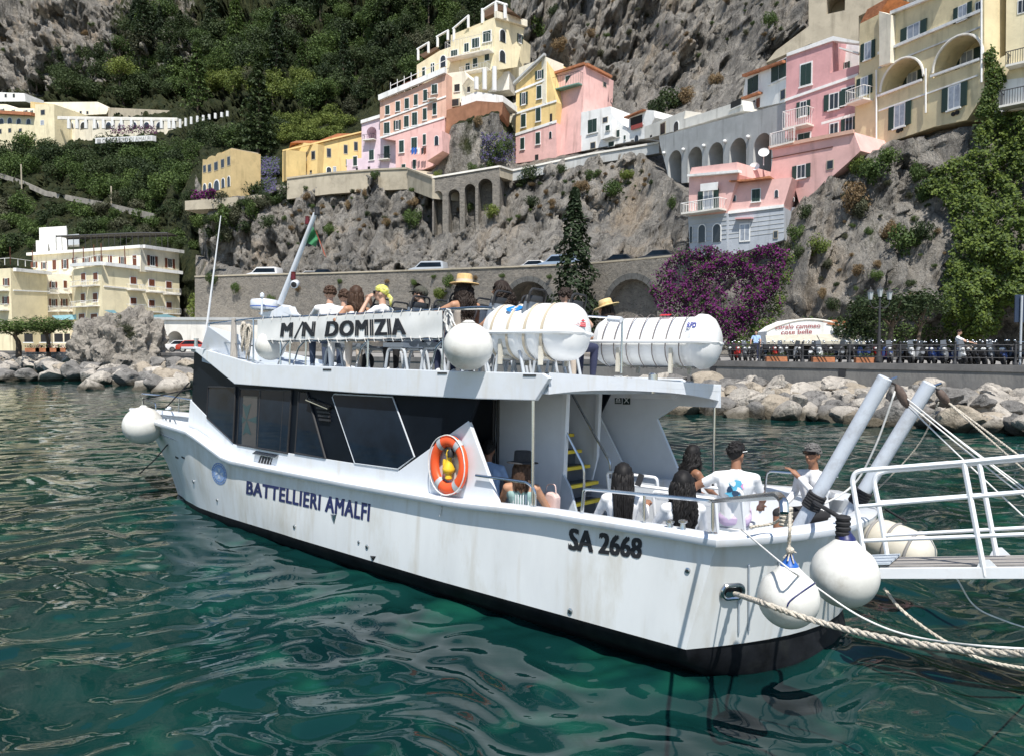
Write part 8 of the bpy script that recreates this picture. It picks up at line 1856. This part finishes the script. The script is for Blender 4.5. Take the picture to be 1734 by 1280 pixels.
p, t_ = on_wall(1480, PZ); n = Vector((t_.y, -t_.x, 0)); street_lamp(p - n * .9, 'black street lamp with three lanterns on the promenade before the dark tree')
p, t_ = on_wall(1722, PZ); n = Vector((t_.y, -t_.x, 0)); sp = p - n * .6; mb = MB(); mb.tube([(0, 0, 0), (0, 0, 3.3)], .05, 8); single(mb, 'sign_post', greymet, 'grey metal post carrying a dark board at the promenade edge', 'post', T(sp)); mb = MB(); mb.box((.25, .12, 2.7), (1.0, .06, 1.3)); single(mb, 'notice_board', mat('dark_blue_board', (.02, .035, .07), .5), 'dark blue notice board on the grey metal post', 'board', T(sp))
# kiosk
KO = Bld('kiosk', 'low white coral and cameo kiosk with arched red-lettered front and cream awning', (1370, 51.5), 'kiosk').cv((1034, 400, 2.477)); KO.face((1288, 51.5), (1452, 50.5))
KO.poly([(655, 560), (1060, 560), (1050, 405), (985, 388), (910, 365), (840, 350), (745, 352), (690, 375), (655, 400)], P_white, 4)
KO.poly([(905, 370), (990, 385), (1000, 360), (940, 352)], tile, 3, 'roof', off=.05); mb = MB(); a, b = KO.Z(640, 446) + KO.n * 1.3, KO.Z(1045, 443) + KO.n * 1.3; c_, d_ = KO.Z(1045, 412), KO.Z(650, 418)
for q in range(2):
    e0, e1, e2, e3 = a.lerp(b, q * .55), a.lerp(b, .54 + q * .46), d_.lerp(c_, .54 + q * .46), d_.lerp(c_, q * .55); m_ = MB(); m_.prism([e0, e1, e2, e3], (0, 0, .03)); m_.prism([e0, e1, e1 - Vector((0, 0, .22)), e0 - Vector((0, 0, .22))], KO.n * .02); m_.build('awning', mat('cream_awning', (.44, .41, .33), .85, var=.15), KO.t, 0)
KO.poly([(680, 560), (1030, 560), (1030, 460), (680, 460)], hole, .1, 'counter_opening', off=.02); KO.poly([(1062, 560), (1100, 560), (1100, 425), (1050, 415)], P_grey, 3, 'side_room'); KO.win(1080, 470, 30, 60, 'h')
redl = mat('dark_red_lettering', (.24, .02, .03), .6)
for body, q in (('coralo cammeo', [(690, 392), (880, 385), (880, 366), (695, 372)]), ('cose belle', [(714, 414), (845, 410), (845, 390), (716, 394)])):
    v, f = text2d(body, .01); mb = MB(); q2 = [KO.px(*w) for w in q]; mb.add([KO.at(*bil(q2, a, b), .05) for a, b in v], f); mb.build('lettering', redl, KO.t, 0)
mb = MB()
mb.tube([KO.Z(655 + i * 19.5, 398 - 48 * math.sin(math.pi * (i / 20) ** .9)) for i in range(18)], .07, 6)
mb.build('roof_trim', P_offw, KO.t)
# scooters parked along the promenade: one of each kind, then copies
def scooter(col, name):
    t = thing('scooter', '', 'scooter'); cm = mat('scooter_paint_' + name, col, .3, var=.05, coat=.4); dk = rubber
    mb = MB(); mb.prism([(-.85, 0, .62), (-.80, 0, .78), (-.3, 0, .74), (-.15, 0, .42), (-.3, 0, .32), (-.62, 0, .40)], (0, .02, 0)); b = MB()
    b.tube([(-.82, 0, .66), (-.55, 0, .60), (-.25, 0, .48)], [.10, .17, .13], 10); b.tube([(-.25, 0, .36), (.28, 0, .32)], [.14, .15], 8); b.tube([(.30, 0, .34), (.40, 0, .62), (.46, 0, .92)], [.17, .19, .13], 10); b.ball((.62, 0, .52), (.24, .08, .10), 12, 6); b.build('body', cm, t)
    s = MB(); s.tube([(-.80, 0, .80), (-.5, 0, .80), (-.22, 0, .72)], [.09, .14, .10], 8); s.build('seat', dk, t)
    for x in (-.62, .66): w = MB(); w.tube([(x + .22 * math.cos(a), 0, .25 + .22 * math.sin(a)) for a in [2 * math.pi * i / 16 for i in range(16)]], .055, 6, closed=True); w.lathe([(.14, -.03), (.14, .03)], T(x, 0, .25) @ Matrix.Rotation(R(90), 4, 'X'), 10, 0); w.build('wheel', dk, t)
    h = MB(); h.tube([(.42, -.34, 1.06), (.48, 0, 1.0), (.42, .34, 1.06)], .02, 6); h.tube([(.66, 0, .3), (.5, 0, .95)], .03, 6)
    for sy in (-1, 1): h.tube([(.46, sy * .2, 1.04), (.5, sy * .3, 1.25)], .008, 5)
    h.build('handlebar', irond, t)
    for sy in (-1, 1): m_ = MB(); m_.ball((.5, sy * .31, 1.27), (.02, .06, .045), 8, 6); m_.build('mirror', steel, t)
    l = MB(); l.ball((.60, 0, .86), (.05, .09, .07), 10, 6); l.build('headlight', mat('headlight_glass', (.6, .6, .58), .1), t)
    if name in ('white', 'grey'): ws = MB(); ws.prism([(.52, -.16, .98), (.52, .16, .98), (.42, .13, 1.34), (.42, -.13, 1.34)], (.01, 0, 0)); ws.build('windshield', mat('smoked_windshield', (.12, .13, .14), .1), t, 0)
    if name in ('black', 'red'): bx_ = MB(); bx_.bb((-1.0, -.19, .80), (-.66, .19, 1.1)); bx_.build('top_case', dk, t, 0, .04)
    return t
kinds = {n: scooter(c, n) for n, c in (('black', (.015, .015, .017)), ('grey', (.20, .21, .22)), ('white', (.62, .63, .63)), ('blue', (.02, .04, .13)), ('red', (.42, .03, .025)))}
rs2 = random.Random(12); first = set(); px = 1216
while px < 1790:
    p, t_ = on_wall(px, PZ); n = Vector((t_.y, -t_.x, 0)); k = rs2.choices(list(kinds), (.48, .24, .16, .06, .06))[0]; q = p - n * rs2.uniform(1.7, 2.2); ang = math.degrees(math.atan2(n.y, n.x)) + rs2.choice((0, 180, 0)) + rs2.uniform(-16, 16) + 25
    M = T(q) @ Matrix.Scale(.92, 4) @ Rz(ang) @ Matrix.Rotation(R(8), 4, 'X'); lab = k + ' scooter in the parked row behind the promenade railing'
    if k not in first: o = kinds[k]; o.matrix_world = M; o['label'] = lab; o['group'] = k + ' scooters behind the railing'; first.add(k)
    else: dup(kinds[k], M, lab, k + ' scooters behind the railing')
    px += rs2.uniform(9, 14)
for k in kinds:
    if k not in first: p, t_ = on_wall(1250 + len(first) * 30, PZ); n = Vector((t_.y, -t_.x, 0)); o = kinds[k]; o.matrix_world = T(p - n * 3.4) @ Rz(60); o['label'] = k + ' scooter standing in the second row behind the railing'; o['group'] = k + ' scooters behind the railing'
for px in (1306, 1460, 1386):
    p, t_ = on_wall(px, PZ); n = Vector((t_.y, -t_.x, 0)); t = thing('planter', 'terracotta planter of green plants behind the promenade railing', 'planter', T(p - n * .75), 'planters behind the railing'); mb = MB(); mb.bb((-.6, -.16, 0), (.6, .16, .3)); mb.build('box', tile, t, 0, .02); lp_ = [(Vector((rt_.uniform(-.55, .55), rt_.uniform(-.14, .14), .3 + rt_.uniform(0, .22))), Vector((0, 0, 1))) for i in range(120)]; link('foliage', leafmesh('foliage', leaves(rt_, lp_, .1), [L_mid]), t)
p, t_ = on_wall(1612, PZ); n = Vector((t_.y, -t_.x, 0)); person('person in white shirt sitting on a scooter with a pink bag', T(p - n * 2.0 + Vector((0, 0, .86))) @ Rz(-40), 'light', 'white', 'beige', 'short', {'l': ((.25, .25, .25), (.48, .22, .2)), 'r': ((.25, -.25, .25), (.48, -.22, .2))}, (0, 10), ('short', 'dark'))
p = W(1288, 0, Y=50.5); person('person in light blue shirt standing beside the kiosk', T(p.x, p.y, PZ + 1.02) @ Rz(-120), 'light', 'sky', 'navy', 'short', {'l': ((.02, .27, .18), (.08, .27, -.08)), 'r': ((.02, -.27, .18), (.08, -.27, -.08))}, (0, 0), ('short', 'dark'), standing=True)
for px, Y, lab in ((1216, 50, 'person in dark clothes behind the parked scooters near the raft canister'),): p = W(px, 0, Y=Y); person(lab, T(p.x, p.y, PZ + 1.02) @ Rz(100), 'light', 'navy', 'black', 'short', {'l': ((.02, .27, .18), (.08, .27, -.08)), 'r': ((.02, -.27, .18), (.08, -.27, -.08))}, (0, 0), ('short', 'dark'), standing=True)
# small floats on the water at the far shore
for px, py, r, m, lab in ((12, 638, .22, buoyw, 'small white mooring buoy floating off the hotel shore'), (93, 642, .2, yplast, 'small yellow mooring buoy floating off the hotel shore')):
    p = W(px, py, z=WATER_Z); mb = MB(); mb.ball((0, 0, r * .4), (r, r, r), 14, 9); mb.tube([(0, 0, r * 1.2), (0, 0, r * 1.7)], .03, 6); single(mb, 'mooring_buoy', m, lab, 'buoy', T(p))
# plants and tables on the hotel forecourt
for i, px in enumerate((40, 58, 76, 94, 110)):
    p = W(px, 0, Y=96); t = thing('planter', 'flower planter along the hotel forecourt', 'planter', T(p.x, p.y, PZ), 'hotel forecourt planters'); mb = MB(); mb.bb((-.9, -.25, 0), (.9, .25, .5)); mb.build('box', tile, t, 0); lp_ = [(Vector((rt_.uniform(-.9, .9), rt_.uniform(-.25, .25), .5 + rt_.uniform(0, .4))), Vector((0, 0, 1))) for i in range(120)]; link('foliage', leafmesh('foliage', leaves(rt_, lp_, .2, (0, 1), (.7, .3)), [L_mid, L_boug]), t)
